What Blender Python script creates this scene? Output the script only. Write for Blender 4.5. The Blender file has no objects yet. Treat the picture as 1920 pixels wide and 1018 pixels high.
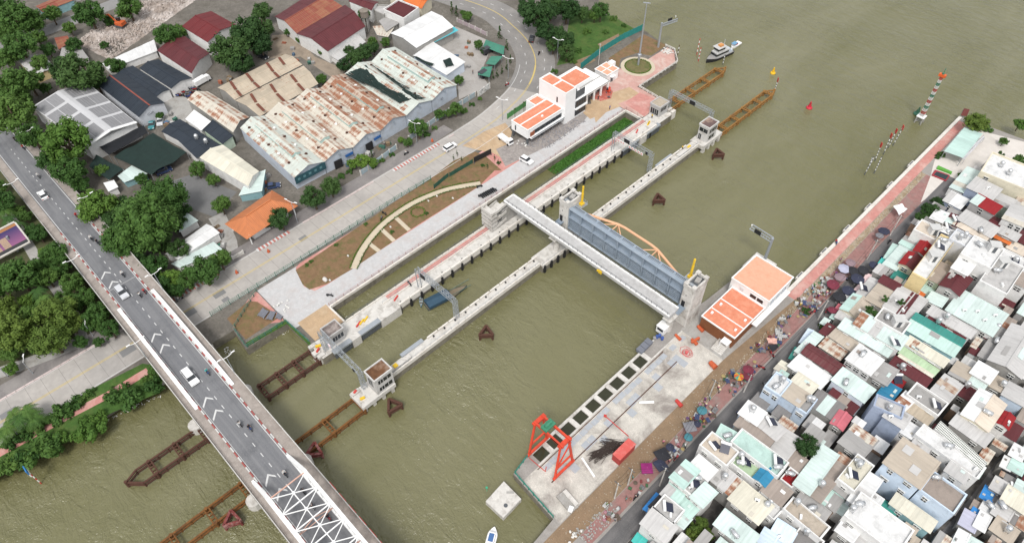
import bpy, math, random
from mathutils import Vector, Matrix
random.seed(7)
R=math.radians
scene=bpy.context.scene
col=scene.collection
# ---------------------------------------------------------------- camera
CAMH=140.0; FPX=1340.0
CX=Vector((0.70005914,0.71404989,-0.00706789)); CY=Vector((-0.53219908,0.52831963,0.66154555)); CF=Vector((-0.47611063,0.45935948,-0.74987168))
cam_d=bpy.data.cameras.new('camera'); cam=bpy.data.objects.new('camera',cam_d); col.objects.link(cam)
cam_d.sensor_width=36; cam_d.lens=FPX/1920*36; cam_d.clip_end=5000; cam_d.clip_start=1
cam.matrix_world=Matrix(((CX.x,CY.x,-CF.x,0),(CX.y,CY.y,-CF.y,0),(CX.z,CY.z,-CF.z,CAMH),(0,0,0,1)))
scene.camera=cam
# ---------------------------------------------------------------- world, sun, exposure
SUN_EL=R(56); SUN_AZ=R(142)      # azimuth measured from +Y towards +X
wd=bpy.data.worlds.new('World'); scene.world=wd; wd.use_nodes=True
nt=wd.node_tree; nt.nodes.clear()
sky=nt.nodes.new('ShaderNodeTexSky'); sky.sky_type='NISHITA'; sky.sun_disc=False; sky.sun_elevation=SUN_EL; sky.sun_rotation=SUN_AZ
sky.air_density=1.0; sky.dust_density=4.0; sky.ozone_density=1.0
hs=nt.nodes.new('ShaderNodeHueSaturation'); hs.inputs['Saturation'].default_value=0.22
bg=nt.nodes.new('ShaderNodeBackground'); bg.inputs['Strength'].default_value=0.105
wo=nt.nodes.new('ShaderNodeOutputWorld')
nt.links.new(sky.outputs[0],hs.inputs['Color']); ov=nt.nodes.new('ShaderNodeMix'); ov.data_type='RGBA'; ov.inputs[0].default_value=0.45; ov.inputs[7].default_value=(7.0,7.15,7.35,1)   # even overcast veil over the clear sky
nt.links.new(hs.outputs[0],ov.inputs[6]); nt.links.new(ov.outputs[2],bg.inputs[0]); nt.links.new(bg.outputs[0],wo.inputs[0])
sd=bpy.data.lights.new('sun','SUN'); sd.energy=1.5; sd.angle=R(14); sd.color=(1,.965,.92)
so=bpy.data.objects.new('sun',sd); col.objects.link(so)
sv=Vector((math.sin(SUN_AZ)*math.cos(SUN_EL),math.cos(SUN_AZ)*math.cos(SUN_EL),math.sin(SUN_EL)))
so.rotation_euler=sv.to_track_quat('Z','Y').to_euler(); so.location=(0,0,200)
scene.view_settings.view_transform='Standard'; scene.view_settings.look='None'; scene.view_settings.gamma=1
scene.view_settings.use_curve_mapping=False; scene.view_settings.exposure=0.68
# ---------------------------------------------------------------- survey helpers
def P(x,y,z=0.0):
    "ground-plan point of a surveyed sight line at height z"
    d=CX*(x-960)-CY*(y-509)+CF*FPX
    t=(z-CAMH)/d.z
    return Vector((d.x*t,d.y*t,z))
TILE={'A':(0,0,2.994),'B':(480,0,2.994),'C':(960,0,2.994),'D':(0,340,2.994),'E':(480,340,2.994),'F':(960,340,2.994),'G':(0,678,2.994),
 'H':(960,678,2.994),'T1':(1620,180,4.803),'T2':(1620,380,4.803),'T3':(1620,580,4.803),'T4':(1400,580,4.803),'T5':(1180,806,4.803),
 'T6':(1400,780,4.803),'T7':(1620,780,4.803),'T8':(1400,400,4.803),'T9':(1400,860,3.692),'K':(940,740,4.24),'L':(930,100,5.656),
 'M':(1280,450,4.425),'N':(400,560,5.09),'O':(200,480,5.09),'U':(1120,160,6.3625),'V':(580,480,6.363),'W':(560,600,5.654),'X':(900,340,8.0),'Y':(1140,440,5.09),'S':(1160,0,6.36),'':(0,0,1.0)}
def px(t,p): o=TILE[t]; return (o[0]+p[0]/o[2],o[1]+p[1]/o[2])
def PT(t,x,y,z=0.0): q=px(t,(x,y)); return P(q[0],q[1],z)
def PL(t,pts,z=0.0): return [PT(t,x,y,z) for x,y in pts]
# ---------------------------------------------------------------- materials
MATS={}
def _nodes(name):
    m=bpy.data.materials.new(name); m.use_nodes=True; n=m.node_tree; b=n.nodes['Principled BSDF']
    return m,n,b
def mixc(n,fac,a,b,blend='MIX'):
    x=n.nodes.new('ShaderNodeMix'); x.data_type='RGBA'; x.blend_type=blend
    if isinstance(fac,(int,float)): x.inputs[0].default_value=fac
    else: n.links.new(fac,x.inputs[0])
    for i,v in ((6,a),(7,b)):
        if isinstance(v,(tuple,list)): x.inputs[i].default_value=tuple(v)[:3]+(1,)
        else: n.links.new(v,x.inputs[i])
    return x.outputs[2]
def ramp(n,src,lo,hi):
    r=n.nodes.new('ShaderNodeMapRange'); r.inputs[1].default_value=lo; r.inputs[2].default_value=hi; n.links.new(src,r.inputs[0]); return r.outputs[0]
def noise(n,vec,scale,detail=4,rough=.6,dist=0):
    t=n.nodes.new('ShaderNodeTexNoise'); t.inputs['Scale'].default_value=scale; t.inputs['Detail'].default_value=detail; t.inputs['Roughness'].default_value=rough; t.inputs['Distortion'].default_value=dist
    n.links.new(vec,t.inputs['Vector']); return t.outputs[0]
def mapping(n,vec,sc=(1,1,1),rot=(0,0,0)):
    m=n.nodes.new('ShaderNodeMapping'); m.inputs['Scale'].default_value=sc; m.inputs['Rotation'].default_value=rot; n.links.new(vec,m.inputs[0]); return m.outputs[0]
def geo(n): return n.nodes.new('ShaderNodeNewGeometry').outputs['Position']
def uvn(n): return n.nodes.new('ShaderNodeUVMap').outputs[0]
def orand(n): return n.nodes.new('ShaderNodeObjectInfo').outputs['Random']
def bump(n,b,h,s=.3,d=.05):
    x=n.nodes.new('ShaderNodeBump'); x.inputs['Strength'].default_value=s; x.inputs['Distance'].default_value=d; n.links.new(h,x.inputs['Height']); n.links.new(x.outputs[0],b.inputs['Normal'])
def sc(c,k): return tuple(min(1,max(0,v*k)) for v in c[:3])
def M(name,c,rough=.8,var=.12,scale=.6,stain=None,sfac=.5,sscale=.15,orv=.0,metal=0,bmp=.0,bscale=6,spec=.35):
    if name in MATS: return MATS[name]
    m,n,b=_nodes(name); g=geo(n)
    f=noise(n,g,scale,5,.65)
    cc=mixc(n,ramp(n,f,.3,.7),sc(c,1-var),sc(c,1+var))
    f2=noise(n,g,scale*9,3,.6); cc=mixc(n,ramp(n,f2,.35,.75),cc,sc(c,1-var*1.3)) if var>.05 else cc
    if stain:
        f3=noise(n,g,sscale,6,.7,.4); mm=n.nodes.new('ShaderNodeMath'); mm.operation='MULTIPLY'; mm.inputs[1].default_value=sfac
        n.links.new(ramp(n,f3,.48,.68),mm.inputs[0]); cc=mixc(n,mm.outputs[0],cc,stain)
    if orv:
        h=n.nodes.new('ShaderNodeHueSaturation'); n.links.new(cc,h.inputs['Color']); r=n.nodes.new('ShaderNodeMapRange'); n.links.new(orand(n),r.inputs[0]); r.inputs[3].default_value=1-orv; r.inputs[4].default_value=1+orv; n.links.new(r.outputs[0],h.inputs['Value']); cc=h.outputs[0]
    n.links.new(cc,b.inputs['Base Color']); b.inputs['Roughness'].default_value=rough; b.inputs['Metallic'].default_value=metal; b.inputs['Specular IOR Level'].default_value=spec
    if bmp: bump(n,b,noise(n,g,bscale,4),bmp,.05)
    MATS[name]=m; return m
def ROOF(name,c,rust=0,dirt=.35,rough=.6,period=.8,rustc=(.17,.075,.042),dirtc=(.20,.18,.15),orv=.10,rib=.5):
    "ribbed sheet: ribs run down the slope (uv.x along the eaves in metres), streaks of dirt and rust follow the slope"
    if name in MATS: return MATS[name]
    m,n,b=_nodes(name); u=uvn(n); g=geo(n)
    f=noise(n,mapping(n,u,(1.6,.14,1)),1.1,5,.65)
    cc=mixc(n,ramp(n,noise(n,g,.35,4),.3,.7),sc(c,.92),sc(c,1.06))
    mm=n.nodes.new('ShaderNodeMath'); mm.operation='MULTIPLY'; mm.inputs[1].default_value=dirt; n.links.new(ramp(n,f,.45,.8),mm.inputs[0])
    cc=mixc(n,mm.outputs[0],cc,dirtc)
    f4=noise(n,mapping(n,u,(4.5,.22,1)),1.6,5,.7); mm2=n.nodes.new('ShaderNodeMath'); mm2.operation='MULTIPLY'; mm2.inputs[1].default_value=.38; n.links.new(ramp(n,f4,.42,.72),mm2.inputs[0]); cc=mixc(n,mm2.outputs[0],cc,tuple(v*.62 for v in c))
    f5=noise(n,g,.9,6,.75); mm3=n.nodes.new('ShaderNodeMath'); mm3.operation='MULTIPLY'; mm3.inputs[1].default_value=.45; n.links.new(ramp(n,f5,.55,.72),mm3.inputs[0]); cc=mixc(n,mm3.outputs[0],cc,tuple(v*.7+.02 for v in c))
    if rust:
        r0=noise(n,mapping(n,u,(1.7,.30,1)),1.3,6,.8,.2); sx=n.nodes.new('ShaderNodeSeparateXYZ'); n.links.new(u,sx.inputs[0])
        lp=n.nodes.new('ShaderNodeMath'); lp.operation='PINGPONG'; lp.inputs[1].default_value=.9; n.links.new(sx.outputs[1],lp.inputs[0])
        l2=n.nodes.new('ShaderNodeMath'); l2.operation='MULTIPLY_ADD'; l2.inputs[1].default_value=.22; n.links.new(lp.outputs[0],l2.inputs[0]); n.links.new(r0,l2.inputs[2])
        l3=n.nodes.new('ShaderNodeMath'); l3.operation='SUBTRACT'; l3.inputs[1].default_value=.10; n.links.new(l2.outputs[0],l3.inputs[0]); r1=l3.outputs[0]; ad=n.nodes.new('ShaderNodeMath'); ad.operation='MULTIPLY_ADD'; n.links.new(orand(n),ad.inputs[0]); ad.inputs[1].default_value=.28; n.links.new(r1,ad.inputs[2])
        cc=mixc(n,ramp(n,ad.outputs[0],.84-.36*rust,1.06-.36*rust),cc,mixc(n,noise(n,u,3,4),rustc,sc(rustc,2.0)))
    h=n.nodes.new('ShaderNodeHueSaturation'); n.links.new(cc,h.inputs['Color']); r=n.nodes.new('ShaderNodeMapRange'); n.links.new(orand(n),r.inputs[0]); r.inputs[3].default_value=1-orv; r.inputs[4].default_value=1+orv*.6; n.links.new(r.outputs[0],h.inputs['Value'])
    n.links.new(h.outputs[0],b.inputs['Base Color']); b.inputs['Roughness'].default_value=rough; b.inputs['Specular IOR Level'].default_value=.3
    w=n.nodes.new('ShaderNodeTexWave'); w.inputs['Scale'].default_value=.314/period; w.bands_direction='X'; n.links.new(u,w.inputs['Vector']); bump(n,b,w.outputs['Fac'],rib,.08)
    MATS[name]=m; return m
# ---------------------------------------------------------------- mesh builder
class MB:
    def __init__(s): s.v=[]; s.f=[]; s.m=[]; s.uv=[]; s.n=0
    def poly(s,pts,m=0,uv=None):
        i=len(s.v); s.v+= [tuple(p) for p in pts]; s.f.append(tuple(range(i,i+len(pts)))); s.m.append(m); s.uv.append(uv)
    def quad(s,a,b,c,d,m=0,uv=None): s.poly((a,b,c,d),m,uv)
    def hexa(s,lo,hi,m=0,mt=None):
        "lo, hi: four points each, counter-clockwise from above"
        i=len(s.v); s.v+=[tuple(p) for p in lo]+[tuple(p) for p in hi]
        F=[(3,2,1,0),(4,5,6,7),(0,1,5,4),(1,2,6,5),(2,3,7,6),(3,0,4,7)]
        for k,q in enumerate(F): s.f.append(tuple(i+j for j in q)); s.m.append(mt if (mt is not None and k==1) else m); s.uv.append(None)
    def box(s,x0,x1,y0,y1,z0,z1,m=0,mt=None):
        s.hexa([(x0,y0,z0),(x1,y0,z0),(x1,y1,z0),(x0,y1,z0)],[(x0,y0,z1),(x1,y0,z1),(x1,y1,z1),(x0,y1,z1)],m,mt)
    def cbox(s,c,sx,sy,sz,rz=0,m=0,mt=None):
        "box on base centre c"
        ca,sa=math.cos(rz),math.sin(rz); q=[(-sx/2,-sy/2),(sx/2,-sy/2),(sx/2,sy/2),(-sx/2,sy/2)]
        w=[(c[0]+x*ca-y*sa,c[1]+x*sa+y*ca) for x,y in q]
        s.hexa([(x,y,c[2]) for x,y in w],[(x,y,c[2]+sz) for x,y in w],m,mt)
    def beam(s,a,b,w,h=None,m=0):
        h=h or w; a=Vector(a); b=Vector(b); d=b-a
        if d.length<1e-6: return
        d.normalize(); up=Vector((0,0,1)) if abs(d.z)<.98 else Vector((0,1,0))
        x=d.cross(up).normalized()*w/2; y=x.cross(d).normalized()*h/2
        s.hexa([a-x-y,a+x-y,b+x-y,b-x-y],[a-x+y,a+x+y,b+x+y,b-x+y],m)
    def prism(s,pts,z0,z1,m=0,mt=None,bottom=True):
        n=len(pts); a=sum(pts[i][0]*pts[(i+1)%n][1]-pts[(i+1)%n][0]*pts[i][1] for i in range(n))
        if a<0: pts=list(reversed(pts))
        f=(lambda z,k: z[k] if isinstance(z,(list,tuple)) else z)
        lo=[(p[0],p[1],z0) for p in pts]; hi=[(p[0],p[1],f(z1,k)) for k,p in enumerate(pts)]
        i=len(s.v); s.v+=lo+hi
        if bottom: s.f.append(tuple(reversed(range(i,i+n)))); s.m.append(m); s.uv.append(None)
        s.f.append(tuple(range(i+n,i+2*n))); s.m.append(m if mt is None else mt); s.uv.append(None)
        for k in range(n):
            j=(k+1)%n; s.f.append((i+k,i+j,i+n+j,i+n+k)); s.m.append(m); s.uv.append(None)
    def tube(s,a,b,r0,r1=None,n=8,m=0,cap=True):
        r1=r0 if r1 is None else r1; a=Vector(a); b=Vector(b); d=(b-a)
        if d.length<1e-6: return
        d.normalize(); up=Vector((0,0,1)) if abs(d.z)<.9 else Vector((1,0,0)); x=d.cross(up).normalized(); y=d.cross(x)
        i=len(s.v)
        for c,r in ((a,r0),(b,r1)):
            for k in range(n): t=2*math.pi*k/n; s.v.append(tuple(c+x*math.cos(t)*r+y*math.sin(t)*r))
        for k in range(n): j=(k+1)%n; s.f.append((i+k,i+n+k,i+n+j,i+j)[::-1]); s.m.append(m); s.uv.append(None)
        if cap:
            s.f.append(tuple(i+k for k in range(n))[::-1]); s.m.append(m); s.uv.append(None)
            s.f.append(tuple(i+n+k for k in range(n))); s.m.append(m); s.uv.append(None)
    def path(s,pts,r,n=6,m=0):
        for a,b in zip(pts,pts[1:]): s.tube(a,b,r,r,n,m)
    def lathe(s,c,prof,n=12,m=0):
        "prof: (radius,height) list from the bottom"
        i=len(s.v)
        for r,z in prof:
            for k in range(n): t=2*math.pi*k/n; s.v.append((c[0]+r*math.cos(t),c[1]+r*math.sin(t),c[2]+z))
        for q in range(len(prof)-1):
            for k in range(n): j=(k+1)%n; s.f.append((i+q*n+k,i+q*n+j,i+q*n+n+j,i+q*n+n+k)); s.m.append(m); s.uv.append(None)
        s.f.append(tuple(range(i,i+n))[::-1]); s.m.append(m); s.uv.append(None)
        e=i+(len(prof)-1)*n; s.f.append(tuple(range(e,e+n))); s.m.append(m); s.uv.append(None)
    def ball(s,c,rx,ry=None,rz=None,n=8,m=0):
        ry=ry or rx; rz=rz or rx; k=max(4,n//2); i=len(s.v)
        for a in range(k+1):
            t=math.pi*a/k
            for q in range(n): u=2*math.pi*q/n; s.v.append((c[0]+rx*math.sin(t)*math.cos(u),c[1]+ry*math.sin(t)*math.sin(u),c[2]-rz*math.cos(t)))
        for a in range(k):
            for q in range(n): j=(q+1)%n; s.f.append((i+a*n+q,i+a*n+j,i+a*n+n+j,i+a*n+n+q)); s.m.append(m); s.uv.append(None)
    def mesh(s,name,mats,off=(0,0,0),smooth=False):
        me=bpy.data.meshes.new(name); ox,oy,oz=off
        me.from_pydata([(x-ox,y-oy,z-oz) for x,y,z in s.v],[],s.f)
        if not isinstance(mats,(list,tuple)): mats=[mats]
        for m in mats: me.materials.append(m)
        me.polygons.foreach_set('material_index',s.m)
        if smooth: me.polygons.foreach_set('use_smooth',[True]*len(s.f))
        if any(u is not None for u in s.uv):
            L=me.uv_layers.new(name='UVMap'); k=0; d=L.data
            for f,u in zip(s.f,s.uv):
                for j in range(len(f)):
                    if u is not None: d[k].uv=u[j]
                    k+=1
        me.update(); return me
    def build(s,name,mats,parent=None,smooth=False,root=None):
        r=root or parent
        while r is not None and r.parent is not None: r=r.parent
        off=tuple(r.location) if r is not None else (0,0,0)
        o=bpy.data.objects.new(name,s.mesh(name,mats,off,smooth)); col.objects.link(o)
        if parent is not None: o.parent=parent
        return o
def tag(o,label=None,cat=None,group=None,kind=None):
    if label: o['label']=label
    if cat: o['category']=cat
    if group: o['group']=group
    if kind: o['kind']=kind
    return o
def thing(name,label,cat,loc=(0,0,0),group=None):
    o=bpy.data.objects.new(name,None); col.objects.link(o); o.location=loc; o.empty_display_size=.3
    return tag(o,label,cat,group)
def copy_tree(o,parent=None):
    c=o.copy(); col.objects.link(c)
    if parent is not None: c.parent=parent
    for ch in KIDS.get(o.name,()): copy_tree(ch,c)
    return c
KIDS={}
def proto(o):
    "remember the children of a prototype for copy_tree"
    for x in [o]+[k for k in bpy.data.objects if k.parent==o]: KIDS[x.name]=[k for k in bpy.data.objects if k.parent==x]
    return o
USED=set()
def place(pr,loc,rz=0,label=None,group=None,scale=None,mats=None):
    "first call moves the prototype itself, later ones copy it"
    o=pr if pr.name not in USED else copy_tree(pr)
    USED.add(pr.name); o.location=loc; o.rotation_euler=(0,0,rz)
    if label: o['label']=label
    if group: o['group']=group
    if scale: o.scale=(scale,)*3 if isinstance(scale,(int,float)) else scale
    return o
def struct(name,mb,mats,parent=None,smooth=False):
    o=mb.build(name,mats,parent,smooth)
    if parent is None: o['kind']='structure'
    return o
def sheet(name,pts,z,mat,parent=None,kind='structure'):
    mb=MB(); pts=[(p[0],p[1]) for p in pts]; n=len(pts)
    a=sum(pts[i][0]*pts[(i+1)%n][1]-pts[(i+1)%n][0]*pts[i][1] for i in range(n))
    if a<0: pts=pts[::-1]
    mb.poly([(p[0],p[1],z) for p in pts]); o=mb.build(name,mat,parent)
    if parent is None: o['kind']=kind
    return o
def strip(name,line,w,z,mat,parent=None,kind='structure'):
    "flat ribbon along a polyline"
    mb=MB(); ribbon(mb,line,w,z); o=mb.build(name,mat,parent)
    if parent is None: o['kind']=kind
    return o
def offset_line(line,d):
    out=[]; n=len(line)
    for i,p in enumerate(line):
        a=Vector(line[max(i-1,0)][:2]); b=Vector(line[min(i+1,n-1)][:2]); t=(b-a).normalized(); out.append((p[0]-t.y*d,p[1]+t.x*d))
    return out
def ribbon(mb,line,w,z,m=0):
    l=offset_line(line,w/2); r=offset_line(line,-w/2)
    for i in range(len(line)-1): mb.quad((*r[i],z),(*r[i+1],z),(*l[i+1],z),(*l[i],z),m)
def smooth_line(pts,k=6):
    "Catmull-Rom through plan points"
    pts=[Vector((p[0],p[1])) for p in pts]; out=[]
    for i in range(len(pts)-1):
        p0=pts[max(i-1,0)]; p1=pts[i]; p2=pts[i+1]; p3=pts[min(i+2,len(pts)-1)]
        for j in range(k):
            t=j/k; out.append(.5*((2*p1)+(p2-p0)*t+(2*p0-5*p1+4*p2-p3)*t*t+(3*p1-p0-3*p2+p3)*t**3))
    out.append(pts[-1]); return [(p.x,p.y) for p in out]
def along(line,step,start=0.0):
    "points every step metres along a polyline with heading"
    out=[]; d=start; acc=0
    for a,b in zip(line,line[1:]):
        a=Vector(a[:2]); b=Vector(b[:2]); L=(b-a).length
        if L<1e-6: continue
        t=(b-a)/L
        while d<=acc+L: q=a+t*(d-acc); out.append((q.x,q.y,math.atan2(t.y,t.x))); d+=step
        acc+=L
    return out
# ================================================================ setting: water, land, roads
GL=2.5; GR=2.2     # ground levels of the left and the right bank
def ramp2(n,src,lo,hi,a,b_):
    r=n.nodes.new('ShaderNodeMapRange'); r.inputs[1].default_value=lo; r.inputs[2].default_value=hi; r.inputs[3].default_value=a; r.inputs[4].default_value=b_; n.links.new(src,r.inputs[0]); return r.outputs[0]
def water_mat():
    m,n,b=_nodes('river_water'); g=geo(n)
    f=noise(n,mapping(n,g,(.02,.006,.01)),1.3,6,.65,.6)
    cc=mixc(n,ramp(n,f,.35,.65),(.116,.112,.044),(.165,.157,.084))
    n.links.new(cc,b.inputs['Base Color']); n.links.new(ramp2(n,noise(n,mapping(n,g,(.05,.012,.01),(0,0,R(12))),1.4,5,.6,.8),.35,.65,.06,.24),b.inputs['Roughness']); b.inputs['IOR'].default_value=1.333; b.inputs['Specular IOR Level'].default_value=1.0
    w1=noise(n,mapping(n,g,(.45,1.0,1),(0,0,R(24))),.42,4,.6,.5); w2=noise(n,mapping(n,g,(1,.6,1),(0,0,R(-30))),2.4,3,.6,.3)
    w3=noise(n,g,.03,3,.55)
    a=n.nodes.new('ShaderNodeMath'); a.operation='MULTIPLY_ADD'; n.links.new(w2,a.inputs[0]); a.inputs[1].default_value=.30; n.links.new(w1,a.inputs[2])
    c=n.nodes.new('ShaderNodeMath'); c.operation='MULTIPLY'; n.links.new(a.outputs[0],c.inputs[0]); n.links.new(ramp(n,w3,.2,.7),c.inputs[1])
    bump(n,b,c.outputs[0],1.0,.95)
    return m
mb=MB(); mb.quad((-2500,-2500,0),(2500,-2500,0),(2500,2500,0),(-2500,2500,0)); struct('river_water',mb,water_mat())
m_conc=M('concrete',(.50,.47,.43),.9,.12,.5,(.24,.21,.18),.55,.22)
m_concw=M('concrete_white',(.58,.56,.525),.88,.14,.8,(.25,.225,.195),.75,.55)
m_concg=M('concrete_grey',(.36,.35,.33),.9,.14,.8,(.18,.16,.14),.6,.4)
m_quay=M('quay_stone',(.22,.20,.16),.9,.25,1.2,(.07,.065,.05),.7,.5)
m_yard=M('yard_ground',(.165,.15,.13),.95,.28,.2,(.075,.066,.052),.75,.09)
m_dirt=M('dirt',(.25,.175,.11),.95,.22,.4,(.20,.13,.08),.6,.2,bmp=.4,bscale=3)
m_road=M('riverside_concrete_road',(.385,.36,.335),.9,.10,.10,(.24,.23,.22),.6,.07)
def STREAK(name,c,c2,sc_,rough=.9):
    m,n,b=_nodes(name); g=geo(n); f=noise(n,mapping(n,g,sc_),1,5,.7); cc=mixc(n,ramp(n,f,.35,.68),c,c2); cc=mixc(n,ramp(n,noise(n,g,.12,5,.7),.5,.7),cc,sc(c,.78)); cc=mixc(n,ramp(n,noise(n,g,5,3,.7),.5,.85),cc,sc(c2,1.15)); n.links.new(cc,b.inputs['Base Color']); b.inputs['Roughness'].default_value=rough; return m
m_asph=STREAK('asphalt',(.125,.128,.138),(.185,.186,.192),(.015,1.1,1))
m_asphd=STREAK('asphalt_dark',(.10,.098,.10),(.16,.152,.15),(.9,.02,1))
m_pink=M('pink_paving',(.50,.23,.20),.9,.18,.9,(.56,.40,.35),.6,.25)
m_grey=M('grey_paving',(.48,.475,.475),.9,.16,1.4,(.40,.35,.33),.6,.35)
m_soil=M('garden_soil',(.21,.13,.07),.97,.28,.8,(.085,.105,.03),.75,.45,bmp=.6,bscale=4)
m_grass=M('grass',(.055,.12,.022),.95,.35,.7,(.12,.14,.04),.5,.25,bmp=.7,bscale=5)
m_white=M('white_paint',(.78,.78,.77),.6,.05,1.0)
m_rwhite=M('road_white',(.60,.60,.59),.85,.15,2.0,(.30,.30,.31),.55,2.0)
m_ryel=M('road_yellow',(.55,.42,.14),.8,.15,2.0)
m_red=M('red_paint',(.52,.055,.045),.6,.15,1.5)
# land: the left bank with the basin cut out of its outline, the right bank
Lp=[P(1110,-40,GL),P(1125,10,GL),P(1150,40,GL),(-142.9,198.2),(-136,200.2),(-125,197.4),(-121,197.6),(-115.9,192),(-115.9,171),(-107.6,170.8),(-104.35,167),(-104.35,158),(-110.5,158),(-110.5,44.3),(-104.35,44.3),(-104.35,34.6),(-113.9,34.1),(-114,22.9),(-121,23.6),(-121.5,2),(-121.3,-8),(-123,-16),(-125,-26),(-127,-40),(-150,-160),(-1500,-160),(-1500,1200),(-420,1200)]
mb=MB(); mb.prism([(p[0],p[1]) for p in Lp],-3,GL,1,0); land_left=struct('ground',mb,[m_yard,m_quay])
Rp=[(900,300),P(2080,320,GR),P(1920,262,GR),P(1850,236,GR),(-28.5,233.5),(-34.3,231),(-34.3,127.5),(-45.8,127.5),(-46.8,112),(-48.5,100),(-48.5,50.6),(-47.7,45.8),(-35.4,44.7),(-34.8,38),(-34.6,-200),(900,-200)]
mb=MB(); mb.prism([(p[0],p[1]) for p in Rp],-3,GR,1,0); struct('ground',mb,[M('right_bank_ground',(.30,.28,.26),.95,.15,.3,(.2,.18,.16),.5,.2),m_quay])
# river road, curve and upper street
straight=[(-134.5,-160),(-134.5,20),(-135,70),(-135.5,112)]
curve=smooth_line([(-135.5,112),(-136.6,126),(-141,143),(-149,156),(-159.5,164),(-172,168.5),(-188,171),(-215,166),(-300,150),(-420,130)],8)
strip('river_road',straight+curve[1:18],11.6,GL+.008,m_road); strip('river_road_bend',curve[16:],13.5,GL+.013,M('bend_asphalt',(.22,.21,.20),.9,.12,.2,(.30,.28,.26),.5,.1))
strip('service_lane',[(-142.3,-160),(-142.3,20),(-142.8,70),(-143.3,100),(-144,112)],4.2,GL+.0097,M('service_lane_asphalt',(.20,.185,.18),.9,.15,.3,(.3,.28,.26),.5,.15))
cen=straight+curve[1:]
def markings(name,line,offs,dash,w,z,mat):
    mb=MB()
    for of in offs:
        l=offset_line(line,of)
        if dash is None: ribbon(mb,l,w,z)
        else:
            for x,y,a in along(l,dash[0]):
                c,s_=math.cos(a),math.sin(a); ribbon(mb,[(x,y),(x+c*dash[1],y+s_*dash[1])],w,z)
    return struct(name,mb,mat)
markings('centre_line',cen[:28],(.18,-.18),None,.14,GL+.018,m_ryel)
markings('edge_line',cen[:28],(-5.5,5.4),None,.14,GL+.018,m_rwhite)
markings('lane_dashes',curve[10:],(3.2,-3.2),(5.5,1.6),.2,GL+.018,m_rwhite)
markings('centre_line',curve[18:],(0,),None,.3,GL+.021,m_ryel)
# darker repair patches in the concrete carriageway, joints
mb=MB(); 
for (t,x,y,sx,sy) in (('O',1075,360,1.9,3.0),('O',1135,415,1.3,1.8),('O',790,540,2.4,3.2),('E',265,320,1.6,2.2),('G',50,290,2,3.5),('O',200,900,2.4,3.4)):
    p=PT(t,x,y,GL); mb.quad((p.x-sx/2,p.y-sy/2,GL+.015),(p.x+sx/2,p.y-sy/2,GL+.015),(p.x+sx/2,p.y+sy/2,GL+.015),(p.x-sx/2,p.y+sy/2,GL+.015))
struct('road_repair_patches',mb,M('patch_asphalt',(.2,.2,.2),.9,.1))
mb=MB()
for i in range(46): y=-45+i*3.8+random.uniform(-.3,.3); mb.quad((-140.2,y,GL+.0155),(-129,y,GL+.0155),(-129,y+.07,GL+.0155),(-140.2,y+.07,GL+.0155))
struct('road_joints',mb,M('joint_dark',(.2,.19,.18),.95,.1))
# white and pink kerb between road and service lane, striped noses
m_kerbp=M('kerb_pinkish',(.55,.47,.45),.85,.15,1.5,(.3,.22,.2),.5,.8)
kb=tag(bpy.data.objects.new('lane_kerb',None),kind='structure'); col.objects.link(kb)
for y0,y1 in ((-70,14),(56,80),(109,111)):
    mb=MB(); y=y0
    while y<y1: mb.box(-140.45,-139.95,y+.03,min(y+1.95,y1),GL,GL+.18); y+=2
    mb.build('kerb_stones',m_kerbp,kb)
for y0,n in ((16,26),(41.5,18),(87,32)):
    mb=MB()
    for i in range(n): mb.box(-140.5,-139.4,y0+i*.55,y0+i*.55+.5,GL+.01,GL+.16,i%2)
    mb.build('striped_kerb_nose',[m_rwhite,M('nose_red',(.45,.17,.14),.8,.15)],kb)
# street and open ground at the upper left
strip('upper_street',[(p.x,p.y) for p in (PT('A',-200,380,GL),PT('A',60,250,GL),PT('A',420,110,GL),PT('A',720,-10,GL),PT('A',1000,-140,GL))],7.5,GL+.008,M('street_asphalt',(.24,.235,.23),.9,.12,.2))
strip('park_path',[(p.x,p.y) for p in PL('D',[(-60,60),(120,290),(230,480),(330,620),(440,790),(470,930)],GL)],2.6,GL+.012,m_concg)
strip('park_path',[(p.x,p.y) for p in PL('G',[(-100,80),(0,60),(120,20),(330,-60),(440,-110)],GL)],3.4,GL+.016,m_concg)
strip('bank_path',[(p.x,p.y) for p in PL('G',[(-200,640),(0,510),(350,320),(600,190),(830,50)],GL)],2.0,GL+.012,m_pink)
sheet('bank_verge',PL('G',[(-200,560),(0,400),(330,230),(560,130),(800,10),(930,30),(900,170),(620,290),(440,420),(150,560),(-200,760)],GL),GL+.004,m_grass)
sheet('park_lawn',PL('D',[(-100,-100),(60,-60),(270,240),(480,560),(690,820),(640,850),(420,930),(0,1050),(-200,1050)],GL),GL+.004,M('park_ground',(.075,.085,.035),.95,.35,.3,(.10,.07,.045),.6,.1))
sheet('bank_grass',PL('C',[(330,60),(560,90),(690,165),(520,280),(430,330),(250,370),(300,250)],GL),GL+.006,m_grass)
sheet('sand_patch',PL('C',[(480,250),(600,190),(610,240),(520,290)],GL),GL+.01,m_dirt)
sheet('sand_patch',PL('C',[(340,350),(440,310),(470,340),(380,390)],GL),GL+.01,m_dirt)
sheet('yard_concrete',PL('B',[(1020,190),(1120,150),(1330,240),(1260,420),(1310,480),(1140,560),(1130,440),(1060,400)],GL),GL+.006,M('yard_conc',(.36,.34,.32),.95,.12,.3,(.22,.2,.18),.6,.15))
sheet('yard_dirt',PL('B',[(90,200),(220,190),(330,320),(520,400),(430,440),(250,320),(60,330)],GL),GL+.006,M('yard_dirt',(.30,.245,.19),.95,.2,.4,(.16,.13,.1),.6,.2))
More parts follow.
